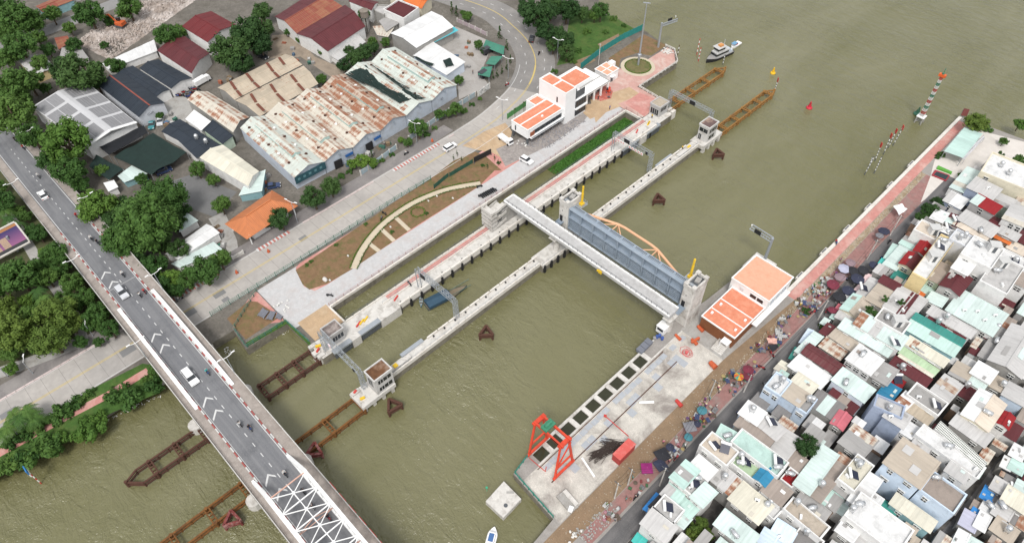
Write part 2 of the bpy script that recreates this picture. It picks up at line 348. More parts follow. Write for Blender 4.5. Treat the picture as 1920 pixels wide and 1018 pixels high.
sheet('yard_asphalt',PL('D',[(900,20),(1080,-40),(1330,60),(1200,200),(1060,150)],GL),GL+.006,M('yard_asphalt',(.16,.16,.16),.95,.15,.3))
sheet('yard_concrete',PL('D',[(1170,210),(1260,170),(1330,330),(1340,400),(1300,430)],GL),GL+.008,m_concg)
sheet('yard_concrete',PL('A',[(900,560),(1040,540),(1110,640),(1000,720),(860,700)],GL),GL+.006,m_concg)
# promenade of the lock, gardens
sheet('promenade_paving',[(-127.9,34.2),(-126.6,34.2),(-117,34.2),(-111,34.2),(-111,158),(-118.2,158),(-118.2,118),(-118.2,112),(-118.2,52),(-119,46.5),(-127.9,46.5)],GL+.006,m_grey)
sheet('sand_apron',[(-112,35.8),(-104.5,35.8),(-104.5,44),(-112,44)],GL+.012,M('sand',(.45,.32,.20),.95,.18,.5,(.52,.42,.3),.5,.3))
sheet('pink_walk',[(-128.2,47),(-127.6,45.4),(-120.6,43.4),(-117.6,44.5),(-117.1,48),(-117.1,118),(-119,120),(-128.2,112)],GL+.010,m_pink)
sheet('garden_soil',PL('E',[(222,498),(262,580),(300,608),(400,575),(545,490),(870,270),(1250,30),(1340,-60),(1380,-60),(1290,-140),(1230,-165),(1110,-115),(960,0),(820,88)],GL),GL+.016,m_soil)
gp=smooth_line([(p.x,p.y) for p in PL('E',[(548,490),(600,380),(690,265),(800,175),(920,105),(1080,45),(1260,12)],GL)],6)
strip('garden_path',gp,1.7,GL+.022,M('garden_path',(.52,.45,.34),.9,.12,.8,(.4,.35,.28),.5,.4))
for k,(a,b) in enumerate((((630,345),(690,392)),((700,265),(775,335)),((775,195),(860,275)))):
    strip('garden_path',[(p.x,p.y) for p in PL('E',[a,b],GL)],1.15,GL+.026,MATS['garden_path'])
sheet('pink_walk',[(-128,34),(-126.6,30.5),(-121.8,23.8),(-114.5,33.9)],GL+.009,m_pink)
sheet('garden_soil',PL('N',[(130,190),(340,20),(420,30),(640,170),(310,390)],GL),GL+.016,m_soil)
sheet('bank_strip_grass',PL('N',[(310,420),(690,200),(930,420),(920,450),(700,240),(320,460)],GL),GL+.013,m_grass)
# north end of the promenade
sheet('north_paving',[(-127,160),(-118,158.2),(-104.6,158.3),(-104.6,166.8),(-107.8,170.4),(-116.3,170.8),(-116.3,191.6),(-121,197),(-124,197),(-124,184),(-127.5,174)],GL+.012,M('north_paving',(.50,.30,.26),.9,.15,.5,(.55,.48,.42),.8,.18))
sheet('sand_apron',PL('C',[(440,560),(660,490),(720,530),(560,600),(470,690)],GL),GL+.018,MATS['sand'])
sheet('pink_walk',PL('U',[(320,215),(510,85),(700,170),(600,350),(560,375)],GL),GL+.022,m_pink)
mb=MB(); c=P(1196,125,GL)
for r,z,mi in ((5.9,.022,0),(4.6,.034,1)):
    mb.poly([(c.x+r*math.cos(t*math.pi/20),c.y+r*math.sin(t*math.pi/20),GL+z) for t in range(40)],mi)
struct('round_bed',mb,[MATS['garden_path'],M('bed_soil',(.16,.14,.06),.95,.3,.9,(.06,.1,.02),.7,.5)])
sheet('north_soil',PL('C',[(540,330),(740,195),(870,255),(780,315),(700,300),(610,330),(600,380)],GL),GL+.008,m_soil)
sheet('site_ground',PL('L',[(0,1018),(200,930),(640,700),(800,560),(900,560),(1000,640),(930,720),(600,960),(400,1060),(100,1200)],GL),GL+.014,M('site_ground',(.33,.30,.28),.95,.3,1.5,(.14,.12,.12),.7,.6))
sheet('site_sand',PL('L',[(880,560),(1240,500),(1330,560),(1000,700),(930,640)],GL),GL+.017,MATS['sand'])
sheet('red_paving',PL('L',[(1000,470),(1150,350),(1240,400),(1220,480),(1110,510)],GL),GL+.02,M('red_soil',(.45,.12,.09),.9,.25,.6,(.5,.35,.3),.6,.4))
sheet('site_dirt',PL('B',[(1160,820),(1280,740),(1400,690),(1437,740),(1400,900),(1330,860),(1230,840)],GL),GL+.0127,MATS['sand'])
# right bank surfaces
sheet('promenade_paving',[(-33.6,127.5),(-31.2,127.5),(-31.2,228),(-33.6,228)],GR+.008,m_pink)
sheet('rubble_strip',[(-31.1,100),(-29.6,100),(-29.6,196),(-31.1,196)],GR+.012,M('rubble_strip',(.33,.25,.16),.95,.35,1.2,(.5,.45,.38),.6,.8,bmp=.8,bscale=3))
sheet('pink_pavement',[(-29.5,46),(-26.9,46),(-25.6,166),(-24.8,196),(-29.5,196)],GR+.008,M('pink_pavement_worn',(.31,.165,.15),.95,.25,.9,(.24,.20,.18),.8,.35))
sheet('dirt_track',[(-33.4,30),(-29.6,30),(-29.6,128),(-31.5,128),(-33.6,100),(-33.6,44.8)],GR+.016,m_dirt)
sheet('market_road',[(-26.9,-60),(-22.6,-60),(-22,140),(-20.5,200),(-24.7,200),(-25.6,166)],GR+.012,m_asphd)
sheet('temple_yard',PL('T1',[(640,570),(880,300),(1110,330),(1500,430),(1500,600),(1130,560),(1040,650),(960,660),(760,800),(600,900),(510,960),(600,720),(620,640)],GR),GR+.01,M('white_sand_yard',(.60,.56,.52),.95,.10,.5,(.45,.42,.38),.5,.2))
m_slab=M('platform_concrete',(.54,.51,.46),.9,.22,.5,(.19,.165,.15),.85,.16)
sheet('platform_slab',[(-45.2,46.2),(-35.6,45.1),(-33.8,45.1),(-33.6,100),(-45.2,100)],GR+.006,m_slab)
sheet('platform_slab',[(-45.8,100),(-33.6,100),(-33.6,127),(-45.4,127)],GR+.01,m_concg)
sheet('alley_road',PL('T7',[(1441,20),(1480,60),(1360,300),(1180,560),(960,830),(830,1018),(730,1060),(700,1040),(880,830),(1060,600),(1300,250)],GR),GR+.014,m_asphd)

sheet('quarter_ground',[(-22.4,-60),(120,-60),(120,200),(60,226),(-14,226),(-20.3,200),(-22,140)],GR+.003,M('quarter_ground',(.07,.066,.062),.95,.25,.6,(.2,.18,.16),.5,.3))  # ground colour darkened to imitate shadow in the gaps between the houses
# ================================================================ lock, gate, bridge, platform
m_black=M('rubber_black',(.02,.02,.022),.7,.2)
m_galv=M('galvanised_steel',(.42,.45,.48),.45,.12,2,metal=.5)
m_gdark=M('dark_steel',(.10,.11,.12),.5,.2,2)
m_rust=M('rusty_steel',(.095,.042,.028),.85,.35,2.0,(.07,.03,.02),.7,1.0)
m_rusto=M('rusty_orange_steel',(.20,.085,.022),.85,.35,2.0,(.07,.032,.016),.85,.9); m_rusty=M('ochre_steel',(.30,.15,.04),.85,.3,2.0,(.12,.055,.02),.8,.8)
m_glass=M('dark_glass',(.02,.024,.028),.12,.1,1,spec=.6)
m_bluest=M('gate_blue_steel',(.25,.30,.36),.55,.10,1.0,(.34,.38,.42),.5,.6)
m_tile=M('orange_roof_tile',(.60,.215,.125),.85,.14,1.5,(.68,.33,.22),.6,.5)
m_tilep=M('peach_roof_tile',(.70,.355,.24),.85,.12,1.5,(.64,.24,.14),.5,.6)
m_wall=M('white_wall',(.78,.78,.77),.8,.05,.6,(.58,.57,.55),.55,.4)
m_brown=M('brown_wall',(.20,.075,.03),.8,.15,.6,(.27,.11,.05),.6,.3)
m_yel=M('yellow_paint',(.72,.47,.03),.5,.12,1)
m_orst=M('orange_steel_pipe',(.70,.40,.24),.5,.08,.6)
m_pinkp=M('parapet_white',(.66,.63,.58),.85,.12,1.2,(.4,.34,.28),.6,.6)
def rail(mb,line,z,h=1.0,step=2.0,r=.05,rails=2,m=0):
    pts=[(p[0],p[1],z) for p in line]
    for k in range(rails):
        zz=h*(k+1)/rails; mb.path([(x,y,zq+zz) for x,y,zq in pts],r*.8,5,m)
    for x,y,a in along(line,step): mb.tube((x,y,z),(x,y,z+h),r,r,5,m)
def railing(label,line,z,h,step,mat,name='railing',r=.06,group=None,rails=2,cat='railing'):
    t=thing(name,label,cat,(line[0][0],line[0][1],z),group); mb=MB(); pts=[(p[0],p[1],z) for p in line]
    for k in range(rails): mb.path([(x,y,q+h*(k+1)/rails) for x,y,q in pts],r*.8,5)
    mb.build('rail',mat,t)
    me=None
    for x,y,a in along(line,step):
        if me is None: b=MB(); b.tube((0,0,0),(0,0,h+.08),r*1.3,r*1.3,6); me=b.mesh('post',mat)
        o=bpy.data.objects.new('post',me); col.objects.link(o); o.parent=t; o.location=Vector((x,y,z))-Vector(t.location)
    return t
# ---- lock wall beside the basin
def lock_wall(name,label,x0,x1,y0,y1,face,flare=()):
    t=thing(name,label,'lock wall',((x0+x1)/2,y0,0)); mb=MB(); mb.box(x0,x1,y0,y1,-3,GL,1,0)
    for a,b,c,d in flare: mb.prism([(a,c),(b,c),(b,d),(a,d)],-3,GL-.004,1,0)
    mb.build('wall_body',[m_concw,m_quay],t); return t
w1=lock_wall('lock_wall','long white concrete lock wall with pink walkway beside the weedy basin',-104.3,-98.9,34.2,166.5,1)
mb=MB(); mb.box(-103.7,-102.3,56,158,GL+.004,GL+.03); mb.build('walkway_paving',m_pink,w1)
mb=MB(); mb.box(-104.28,-103.9,44.3,158,GL,GL+.35); mb.box(-102.2,-101.95,54,158,GL,GL+.4); mb.build('kerb',m_pinkp,w1)
mb=MB(); rail(mb,[(-104.1,44.4),(-104.1,158)],GL+.35,.9,2.2,.06); mb.build('railing',m_gdark,w1)
mb=MB(); rail(mb,[(-102.05,54),(-102.05,158)],GL+.4,.8,2.4,.05,1); mb.build('railing',m_galv,w1)
def face_blocks(t,x,sgn,y0,y1,step,skip=()):
    "white coping blocks, black fenders and small black bollards along a chamber face"
    b=MB(); b.box(-.28,.28,.08,step-.08,0,1.75); cop=b.mesh('coping_block',m_pinkp)
    b=MB(); b.box(-.2,.2,-.28,.28,-2.6,-.1); b.tube((0,0,-2.6),(0,0,-.05),.22,.22,8); fen=b.mesh('fender',m_black)
    b=MB(); b.lathe((0,0,0),[(.16,0),(.12,.25),(.2,.3),(.2,.38),(.05,.42)],8); bol=b.mesh('bollard',m_black)
    y=y0; k=0
    while y<y1-.5:
        if not any(a<=y<=c for a,c in skip):
            o=bpy.data.objects.new('coping_block',cop); col.objects.link(o); o.parent=t; o.location=(x-t.location.x,y-t.location.y,GL-1.0)
            o=bpy.data.objects.new('fender',fen); col.objects.link(o); o.parent=t; o.location=(x+sgn*.4-t.location.x,y-t.location.y,GL+.15)
            if k%2==0: o=bpy.data.objects.new('bollard',bol); col.objects.link(o); o.parent=t; o.location=(x-sgn*.7-t.location.x,y+1-t.location.y,GL)
        y+=step; k+=1
face_blocks(w1,-98.75,1,56.5,156,3.4)
mb=MB()
for a,b in ((42,44.4),(50.5,56.5),(150,153)):   # stepped bays of the wall
    mb.box(-99.9,-98.0,a,b,-.5,GL+.3)
mb.build('wall_bay',m_concw,w1)
mb=MB()
for a,b in ((44.4,50.5),(36.8,42),(141.5,149.5),(153,160)):   # roller fender panels
    mb.box(-99.5,-98.1,a,b,GL-.35,GL+.12,0)
    for z in (.2,.8,1.4): mb.box(-98.6,-98.25,a+.2,b-.2,z,z+.35,1)
mb.build('fender_panel',[m_galv,m_gdark],w1)
mb=MB()
for y,c in ((57.5,0),(47,1),(48.2,1),(46,0),(152,0),(157.5,1),(158,1)): mb.cbox((-101.2,y,GL),.35,1.8,.35,.4,c)
mb.build('painted_fitting',[m_red,m_yel],w1)
# ---- island wall
w2=lock_wall('lock_wall','slim concrete island wall dividing the lock chamber from the gated channel',-86.4,-83.9,40.5,163,1,((-87.2,-82.9,91,109),))
mb=MB(); mb.box(-84.15,-83.8,41,91,GL-.6,GL+.55); mb.box(-84.15,-83.8,109,160,GL-.6,GL+.55); mb.box(-83.1,-82.75,91,109,GL-.6,GL+.5)
mb.build('parapet',m_pinkp,w2)
for ln in ([(-84,41),(-84,91)],[(-84,109),(-84,160)],[(-82.9,91),(-82.9,109)]): mb=MB(); rail(mb,ln,GL+.5,.7,2.2,.045,1); mb.build('railing',m_galv,w2)
b=MB(); b.box(-.2,.2,.1,3.2,0,.55); cop=b.mesh('coping_block',m_pinkp); b=MB(); b.box(-.5,.5,-.35,.35,0,.4); b2=b.mesh('bollard_base',m_black)
y=55
while y<157:
    if not 91<y<106:
        o=bpy.data.objects.new('coping_block',cop); col.objects.link(o); o.parent=w2; o.location=(-86.25+85.15,y-40.5,GL)
        o=bpy.data.objects.new('bollard_base',b2); col.objects.link(o); o.parent=w2; o.location=(-85.7+85.15,y+1.6-40.5,GL); o.scale=(.35,.5,.9)
    y+=3.4
b=MB(); b.box(-.25,.25,-.3,.3,-2.3,.1); fe=b.mesh('fender',m_black)
for y in (91.5,94,96.5,99,101.5,104,106.5):
    o=bpy.data.objects.new('fender',fe); col.objects.link(o); o.parent=w2; o.location=(-82.6+85.15,y-40.5,GL)
mb=MB(); 
for a,b_ in ((47.5,54),(143,150.5)): mb.box(-87.2,-86.2,a,b_,GL-.2,GL+.35,0); mb.box(-87,-86.45,a,b_,.3,1.8,1)
mb.build('fender_panel',[m_galv,m_gdark],w2)
mb=MB(); mb.box(-85.6,-84.5,43,49,GL,GL+.7,0); mb.box(-85.6,-84.4,151,157,GL,GL+.6,0); mb.box(-85.6,-84.6,44.2,45.2,GL+.7,GL+1.0,1); mb.box(-85.4,-84.8,156,157.3,GL+.6,GL+.9,1)
mb.build('machinery_plinth',[m_concw,m_yel],w2)
# ---- control houses of the lock: hollow top storey with window bands
m_cab=M('cabin_render',(.55,.54,.525),.9,.12,.7,(.30,.28,.25),.7,.6)
def control_house(label,x0,x1,y0,y1,z0,zt,roofc,win,wallm,legs=(),rough=False):
    t=thing('control_house',label,'control house',((x0+x1)/2,(y0+y1)/2,z0)); mb=MB(); mb.box(x0,x1,y0,y1,z0,zt-.35); mb.build('wall',wallm,t)
    mb=MB(); e=.18; mb.box(x0-e,x1+e,y0-e,y1+e,zt-.36,zt-.1); 
    for a in ((x0-e,x1+e,y0-e,y0+.1),(x0-e,x1+e,y1-.1,y1+e),(x0-e,x0+.1,y0+.1,y1-.1),(x1-.1,x1+e,y0+.1,y1-.1)): mb.box(*a,zt-.1,zt+.25)
    rf=mb.build('roof',wallm,t); mb=MB(); mb.box(x0+.1,x1-.1,y0+.1,y1-.1,zt-.1,zt-.06); mb.build('roof_deck',roofc,rf)
    for (side,a,b,c,d) in win:
        mb=MB()
        if side=='y': mb.box(a,b,y0-.06,y0+.05,c,d,0); mb.box((a+b)/2-.05,(a+b)/2+.05,y0-.1,y0+.05,c,d,1)
        else: mb.box(x1-.05,x1+.06,a,b,c,d,0); mb.box(x1-.05,x1+.1,(a+b)/2-.05,(a+b)/2+.05,c,d,1)
        mb.build('window',[m_glass,wallm],t)
    if legs:
        mb=MB()
        for x,y in legs: mb.box(x-.45,x+.45,y-.45,y+.45,-2,z0)
        mb.build('pier',m_concw,t)
    return t
md=M('mud_roof',(.16,.075,.035),.9,.4,.8,(.35,.26,.2),.7,.4); mg=M('wet_roof',(.16,.13,.12),.5,.4,.6,(.42,.36,.33),.9,.25); ms=M('sandy_roof',(.42,.36,.28),.9,.2,.5,(.25,.2,.16),.6,.3); mh=M('half_painted_roof',(.13,.085,.08),.8,.2,.3,(.5,.36,.27),.95,.12)
ch=control_house('two storey white control house with muddy brown roof by the lattice gantry',-85.4,-81.9,37.2,41.9,GL+.3,8.4,md,[('x',38,39.2,6.2,7.4),('x',39.4,41.4,6.2,7.4),('x',38,39.2,3.6,4.8),('x',39.4,41.4,3.6,4.8),('y',-84.5,-83,4.8,7.2)],m_cab)
mb=MB(); mb.box(-86.6,-81.6,32.8,41.9,GL-.9,GL+.3)
for x,y in ((-86,34),(-82.3,33.6),(-82.3,36),(-82.1,38.5),(-82.1,41)): mb.box(x-.4,x+.4,y-.4,y+.4,-2.5,GL-.9)
mb.box(-86.4,-85.4,33,35,GL+.3,GL+.8); mb.box(-84.2,-82.8,33.2,35.2,GL+.3,GL+.45); mb.build('pier_deck',m_concw,ch)
mb=MB(); mb.cbox((-85.9,34,GL+.8),.5,.9,.25,.3,0); mb.cbox((-83.5,34.2,GL+.45),.5,1.1,.5,-.3,1); mb.build('painted_fitting',[m_red,m_yel],ch)
ch=control_house('grey control house with puddled dark roof beside the sand apron',-103.4,-100.1,37.6,41.5,GL,6.4,mg,[('x',38.3,39.5,3.9,5.3),('x',39.7,41.2,3.9,5.3)],M('grey_render',(.45,.44,.43),.9,.12,.6))
mb=MB(); 
for x,y,s in ((-103.6,34.6,1.0),(-101.4,34.2,1.3),(-99.9,34.6,.9)): mb.box(x-s/2,x+s/2,y-1.1,y+.7,-2,GL+.4)
mb.build('pier',m_concw,ch)
mb=MB(); mb.cbox((-101.4,34.6,GL+.4),.4,1.2,.4,.5,0); mb.cbox((-102.6,35.4,GL),.5,1.3,.5,-.4,1); mb.build('painted_fitting',[m_red,m_yel],ch)
ch=control_house('white control house with half painted brown roof at the river end of the island wall',-86.2,-82.7,162.2,166.8,GL+.3,8.1,mh,[('x',162.8,164.2,5.9,7.2),('x',164.4,166.3,5.9,7.2),('x',163,165.6,3.5,4.8),('y',-85.9,-83.1,5.9,7.2),('y',-85.8,-84.9,2.9,4.8)],m_cab)
mb=MB(); mb.box(-87,-82.2,160,170,GL-.9,GL+.3)
for x,y in ((-82.6,161),(-82.6,163.5),(-82.6,166),(-82.6,168.8),(-86.5,169)): mb.box(x-.45,x+.45,y-.45,y+.45,-2.5,GL-.9)
mb.build('pier_deck',m_concw,ch)
ch=control_house('grey open control house with sandy roof beside the pink platform',-104.6,-100.9,162.3,166.8,GL,6.2,ms,[('x',163,165.8,4.2,5.4),('y',-104.2,-102.8,3,5),('y',-102.6,-101.3,3,5)],MATS['grey_render'])
mb=MB(); 
for x,y in ((-101.2,168.4),(-99.6,168.2),(-99.6,165.8)): mb.box(x-.5,x+.5,y-.9,y+.9,-2,GL+.3)
mb.build('pier',m_pinkp,ch)
# ---- lattice gantries over the chamber
def lattice(mb,a,b,s,n,r=.05):
    "square lattice boom between a and b (top centre line)"
    a=Vector(a); b=Vector(b); d=(b-a).normalized(); up=Vector((0,0,1)) if abs(d.z)<.9 else Vector((1,0,0)); x=d.cross(up).normalized()*s/2; y=x.cross(d).normalized()*s/2
    C=[x+y,x-y,-x-y,-x+y]
    for c in C: mb.beam(a+c,b+c,r*1.7)
    for i in range(n):
        p=a+(b-a)*i/n; q=a+(b-a)*(i+1)/n
        for k in range(4):
            c0,c1=C[k],C[(k+1)%4]; mb.beam(p+c0,p+c1,r)
            mb.beam((p+c0) if i%2 else (p+c1),(q+c1) if i%2 else (q+c0),r)
def gantry(label,x0,x1,y,zt,legL='lattice',sign=None,zl=GL):
    t=thing('lattice_gantry',label,'gantry',((x0+x1)/2,y,zl)); mb=MB(); lattice(mb,(x0,y,zt-.5),(x1,y,zt-.5),1.0,16); mb.build('boom',m_galv,t)
    for x,kind in ((x0,legL),(x1,'lattice')):
        mb=MB()
        if kind=='lattice': lattice(mb,(x,y,zl),(x,y,zt),.9,8)
        else:
            for dy in (-.5,.5): mb.beam((x+.2,y+dy,zl),(x,y+dy,zt),.18)
        mb.build('leg',m_galv,t)
    for (sx,sw,sh,mm) in (sign or ()):
        mb=MB(); mb.box(sx-sw/2,sx+sw/2,y-.75,y-.6,zt-.9,zt-.9+sh,0); mb.box(sx-sw/2-.06,sx+sw/2+.06,y-.6,y-.5,zt-.95,zt-.85+sh,1); mb.build('sign_panel',[mm,m_galv],t)
    return t
gantry('lattice gantry over the lock beside the moored houseboat',-100.3,-86.1,64.2,9.3,'post',[(-97.2,1.6,1.3,m_black)])
g=gantry('lattice gantry linking the two lower control houses',-100.6,-85.6,36.2,9.6,'lattice',[(-87,.6,.8,m_black),(-96,.9,.9,M('sign_pinkwhite',(.75,.6,.62),.6,.1))])
g2=gantry('lattice gantry carrying red and white signal letters over the upper lock',-100.9,-86.9,139.8,9.3,'post',[(-95.6,1.9,1.2,m_black),(-88.3,.7,.9,m_black)])
mb=MB()   # white boards with red letters hung under the boom
for i,(x,w) in enumerate(((-99.3,.8),(-98.3,.7),(-97.4,.6),(-96.6,.6),(-94.2,.9),(-93.1,.9),(-92,.9),(-90.9,.9),(-89.8,.9))):
    mb.box(x-w/2,x+w/2,138.95,139.05,7.4,8.25,0); mb.box(x-w*.28,x+w*.28,138.9,138.96,7.6,8.05,1); mb.box(x-w*.12,x+w*.12,138.87,138.92,7.72,7.93,0)
mb.build('letter_board',[m_white,m_red],g2)
gantry('lattice gantry between the two upper control houses at the river mouth',-101.6,-86.3,168.3,9.5,'lattice',[(-93.2,1.9,1.3,m_black)])
# ---- rusty guide frames
def guide_frame(label,x0,x1,y0,y1,mat,nose=0,cross=4,z=1.6,solid=False):
    t=thing('guide_frame',label,'guide frame',((x0+x1)/2,(y0+y1)/2,0)); 
    pts=[(x0,y0),(x0,y1),(x1,y1),(x1,y0)]
    for xx,nn in ((x0,1),(x1,-1)):
        mb=MB(); ya,yb=y0,y1
        for zz,w in ((z,.42),(z-1.0,.34)): mb.beam((xx,ya,zz),(xx,yb,zz),w,.3)
        n=max(2,int((yb-ya)/2.2))
        for i in range(n+1): y=ya+(yb-ya)*i/n; mb.tube((xx,y,-2),(xx,y,z+.1),.16,.16,6)
        mb.build('side_beam',mat,t)
    if nose:
        ye=y1 if nose>0 else y0; tip=((x0+x1)/2+(.6 if nose>0 else -.7),ye+nose*3.2*(.9 if nose>0 else .8)); mb=MB()
        for zz,w in ((z,.42),(z-1.0,.34)): mb.beam((x0,ye,zz),(*tip,zz),w,.3); mb.beam((x1,ye,zz),(*tip,zz),w,.3)
        mb.tube((*tip,-2),(*tip,z+.5),.35,.35,8); mb.build('nose',mat,t)
    for i in range(cross):
        y=y0+(y1-y0)*(i+.5*(nose!=0))/max(1,(cross-1+.5*(nose!=0))); y=min(max(y,y0),y1)
        mb=MB()
        for dy in (-.45,.45): mb.beam((x0,y+dy,z+.05),(x1,y+dy,z+.05),.26,.34)
        for k in range(5): x=x0+(x1-x0)*k/4; mb.beam((x,y-.45,z+.1),(x,y+.45,z+.1),.2,.3)
        for x in (x0,x1): mb.tube((x,y,-2),(x,y,z+.3),.38,.38,8)
        mb.build('cross_frame',mat,t)
    return t
guide_frame('dark rusty steel guide frame between the bridge and the grey control house',-103.8,-99.7,19.8,33.5,m_rust,0,4)
m_rusto=m_rusto
guide_frame('rusty guide frame with orange cross frames next to the white control house',-85.9,-81.8,17,33.2,m_rusto,0,3)
guide_frame('pointed dark rusty guide frame in the water downstream of the bridge',-103.7,-99.9,-9.5,4.8,m_rust,-1,3)
guide_frame('orange braced rusty guide frame beneath the truss span of the bridge',-85.8,-81.9,-22,4.5,m_rusto,-1,4)
guide_frame('orange steel guide frame with pointed nose below the moored patrol boat',-105,-101.6,170.5,199,m_rusty,1,4)
guide_frame('long orange guide frame reaching into the river from the island wall',-85.8,-82.8,170.5,199.5,m_rusty,1,5)
def dolphin(label,x,y,mat,s=1.9,rz=0.3):
    t=thing('mooring_dolphin',label,'dolphin',(x,y,0),'triangular steel mooring dolphins'); mb=MB(); q=[(x+s*math.cos(rz+k*2.0944),y+s*math.sin(rz+k*2.0944)) for k in range(3)]
    for k in range(3): mb.tube((q[k][0],q[k][1],-2),(x+(q[k][0]-x)*.85,y+(q[k][1]-y)*.85,2.1),.3,.3,8)
    mb.build('pile',mat,t); mb=MB()
    for k in range(3):
        a,b=q[k],q[(k+1)%3]
        for z in (1.2,1.9): mb.beam((a[0],a[1],z),(b[0],b[1],z),.55,.4)
    mb.build('frame',mat,t); return t
m_rustr=M('rusty_red_steel',(.20,.045,.04),.85,.4,1.5,(.42,.3,.28),.6,.9)
dolphin('brown triangular steel dolphin in the river off the upper control house',-78,162,m_rust)
dolphin('brown triangular dolphin standing in the channel upstream of the raised gate',-78.2,133.4,m_rust)
dolphin('brown triangular dolphin in mid channel level with the houseboat',-78.3,66.7,m_rust)
dolphin('rusty triangular dolphin with a hole of water off the lower control house',-78.1,38.3,m_rust,2.0,.9)
dolphin('red and white peeling triangular dolphin against the rusty frame by the bridge',-81.2,19.6,m_rustr,1.9,.4)
dolphin('red triangular dolphin tucked under the far side of the bridge',-80.2,-.5,m_rustr,1.9,.6)
# ---- raised lift gate: towers, leaf, footbridge
def gate_tower(label,x0,x1,y0,y1,zt,z0,side):
    t=thing('gate_tower',label,'tower',((x0+x1)/2,(y0+y1)/2,z0)); mb=MB(); e=.25
    mb.prism([(x0+e,y0),(x1-e,y0),(x1,y0+e),(x1,y1-e),(x1-e,y1),(x0+e,y1),(x0,y1-e),(x0,y0+e)],z0-3,zt-1.2)
    for xx in (x0+.1,x1-.1): mb.box(xx-.25,xx+.25,(y0+y1)/2-.5,(y0+y1)/2+.5,z0-1,zt-1.5)
    mb.build('shaft',m_concw,t); mb=MB(); w=.45
    for a in ((x0,x1,y0,y0+w),(x0,x1,y1-w,y1)): mb.box(*a,zt-1.2,zt-.3)
    for a in ((x0,x0+w,y0+w,y1-w),(x1-w,x1,y0+w,y1-w)): mb.box(*a,zt-1.2,zt-.3)
    for x in (x0,x1-.9): 
        for y in (y0,y1-.9): mb.box(x-.05,x+.95,y-.05,y+.95,zt-.3,zt+.15)
    mb.build('crown',m_concw,t); mb=MB()
    mb.box(x0+w,x1-w,y0+w,y1-w,zt-1.2,zt-1.05,0); mb.box(x0+.7,x1-.7,y0+1,y0+1.8,zt-1.05,zt-.7,1); mb.cbox(((x0+x1)/2,(y0+y1)/2+.8,zt-1.05),1.2,1.6,.5,.2,2); mb.build('machine_well',[m_gdark,m_galv,m_concg],t)
    mb=MB(); mb.box(x0+.6,x0+1.5,y0-.06,y0+.05,z0+6.2,z0+8.2,0); mb.build('doorway',m_black,t); mb=MB(); mb.box(x0+1.2,x0+1.4,y0-.05,y0+.05,zt-3.6,zt-3.3,0); mb.build('vent_hole',m_black,t)
    # landing deck and ribbed gangway to the footbridge
    mb=MB(); 
    for k in range(8): f=k/7; mb.beam((x0+.4,y0-.1-f*2.3,z0+6.2-f*.3),(x0+1.9,y0-.1-f*2.3,z0+6.2-f*.3),.3,.12)
    mb.beam((x0+.35,y0,z0+6.4),(x0+.35,y0-2.5,z0+6.1),.1,.5); mb.beam((x0+1.95,y0,z0+6.4),(x0+1.95,y0-2.5,z0+6.1),.1,.5); mb.build('gangway',m_bluest,t)
    xs=x1+.1 if side>0 else x0-2.3
    mb=MB(); px_=(x1+.0 if side>0 else x0-2.0); mb.box(px_,px_+2.0,y1-2.2,y1+.3,zt-2.6,zt-2.4); rail(mb,[(px_+.05,y1+.2),(px_+1.95,y1+.2),(px_+1.95,y1-2.1)],zt-2.4,.9,1,.04); mb.build('cylinder_deck',m_galv,t)
    mb=MB(); cx,cy=px_+1,y1-1; mb.tube((cx,cy,zt-7),(cx,cy,zt+1.5),.32,.32,10); mb.tube((cx,cy,zt+1.5),(cx,cy,zt+3.6),.26,.26,10); mb.ball((cx,cy,zt+3.6),.3,n=8); mb.box(cx-.55,cx+.55,cy-.55,cy+.55,zt-2.4,zt-1.8); mb.build('lifting_cylinder',m_yel,t)
    return t
gate_tower('concrete gate tower with yellow lifting cylinder standing on the island wall',-88,-85,101.9,107.2,16,GL,1)
gate_tower('concrete gate tower with yellow lifting cylinder next to the brown walled house',-48.7,-45.6,101.4,106.8,16,GR,-1)
g=thing('lift_gate','raised blue steel lift gate hanging between two concrete towers','lift gate',(-67,103,7))
X0,X1=-84.9,-48.9
mb=MB(); mb.box(X0,X1,103.2,103.5,7.2,14.0); mb.build('skin_plate',m_bluest,g)
NB=9
for i in range(NB):
    xa=X0+(X1-X0)*i/NB; xb=X0+(X1-X0)*(i+1)/NB
    mb=MB()
    for k in range(6): z=7.5+k*.58; mb.box(xa+.2,xb-.2,102.72,103.2,z,z+.16)
    mb.build('rib_panel',m_bluest,g)
    mb=MB()   # perforated upper walkway screen
    for k in range(2):
        for j in range(8): x=xa+.3+(xb-xa-.5)*j/8; mb.box(x,x+.3,103.4+k*.6,103.8+k*.6,13.8,13.83)
    o=mb.build('deck_grating',m_gdark,g); o['kind']='stuff'
b=MB(); b.box(-.14,.14,-.75,0,0,6.8); me=b.mesh('vertical_girder',m_bluest)
for i in range(NB+1):
    o=bpy.data.objects.new('vertical_girder',me); col.objects.link(o); o.parent=g; o.location=(X0+(X1-X0)*i/NB-g.location.x,103.2-103,.2)
for z,d in ((7.1,.9),(11.0,.85),(13.85,.9)): mb=MB(); mb.box(X0,X1,103.2-d,103.25,z,z+.22); mb.build('horizontal_girder',m_bluest,g)
mb=MB(); mb.box(X0,X1,103.25,104.7,13.6,13.8); mb.build('top_deck',m_bluest,g)
mb=MB(); arc=[]
for i in range(17):
    f=i/16; x=X0+1.5+(X1-X0-3)*f; s=1-abs(2*f-1); yb=104.2+3.9*min(1,s*1.5); arc.append((x,yb,12.9))
mb.path(arc,.34,10); mb.build('tied_arch_pipe',m_orst,g)
mb=MB(); arc2=[(x,y,9.2) for x,y,z in arc]; mb.path(arc2,.3,10); mb.build('tied_arch_pipe',m_orst,g)
mb=MB()
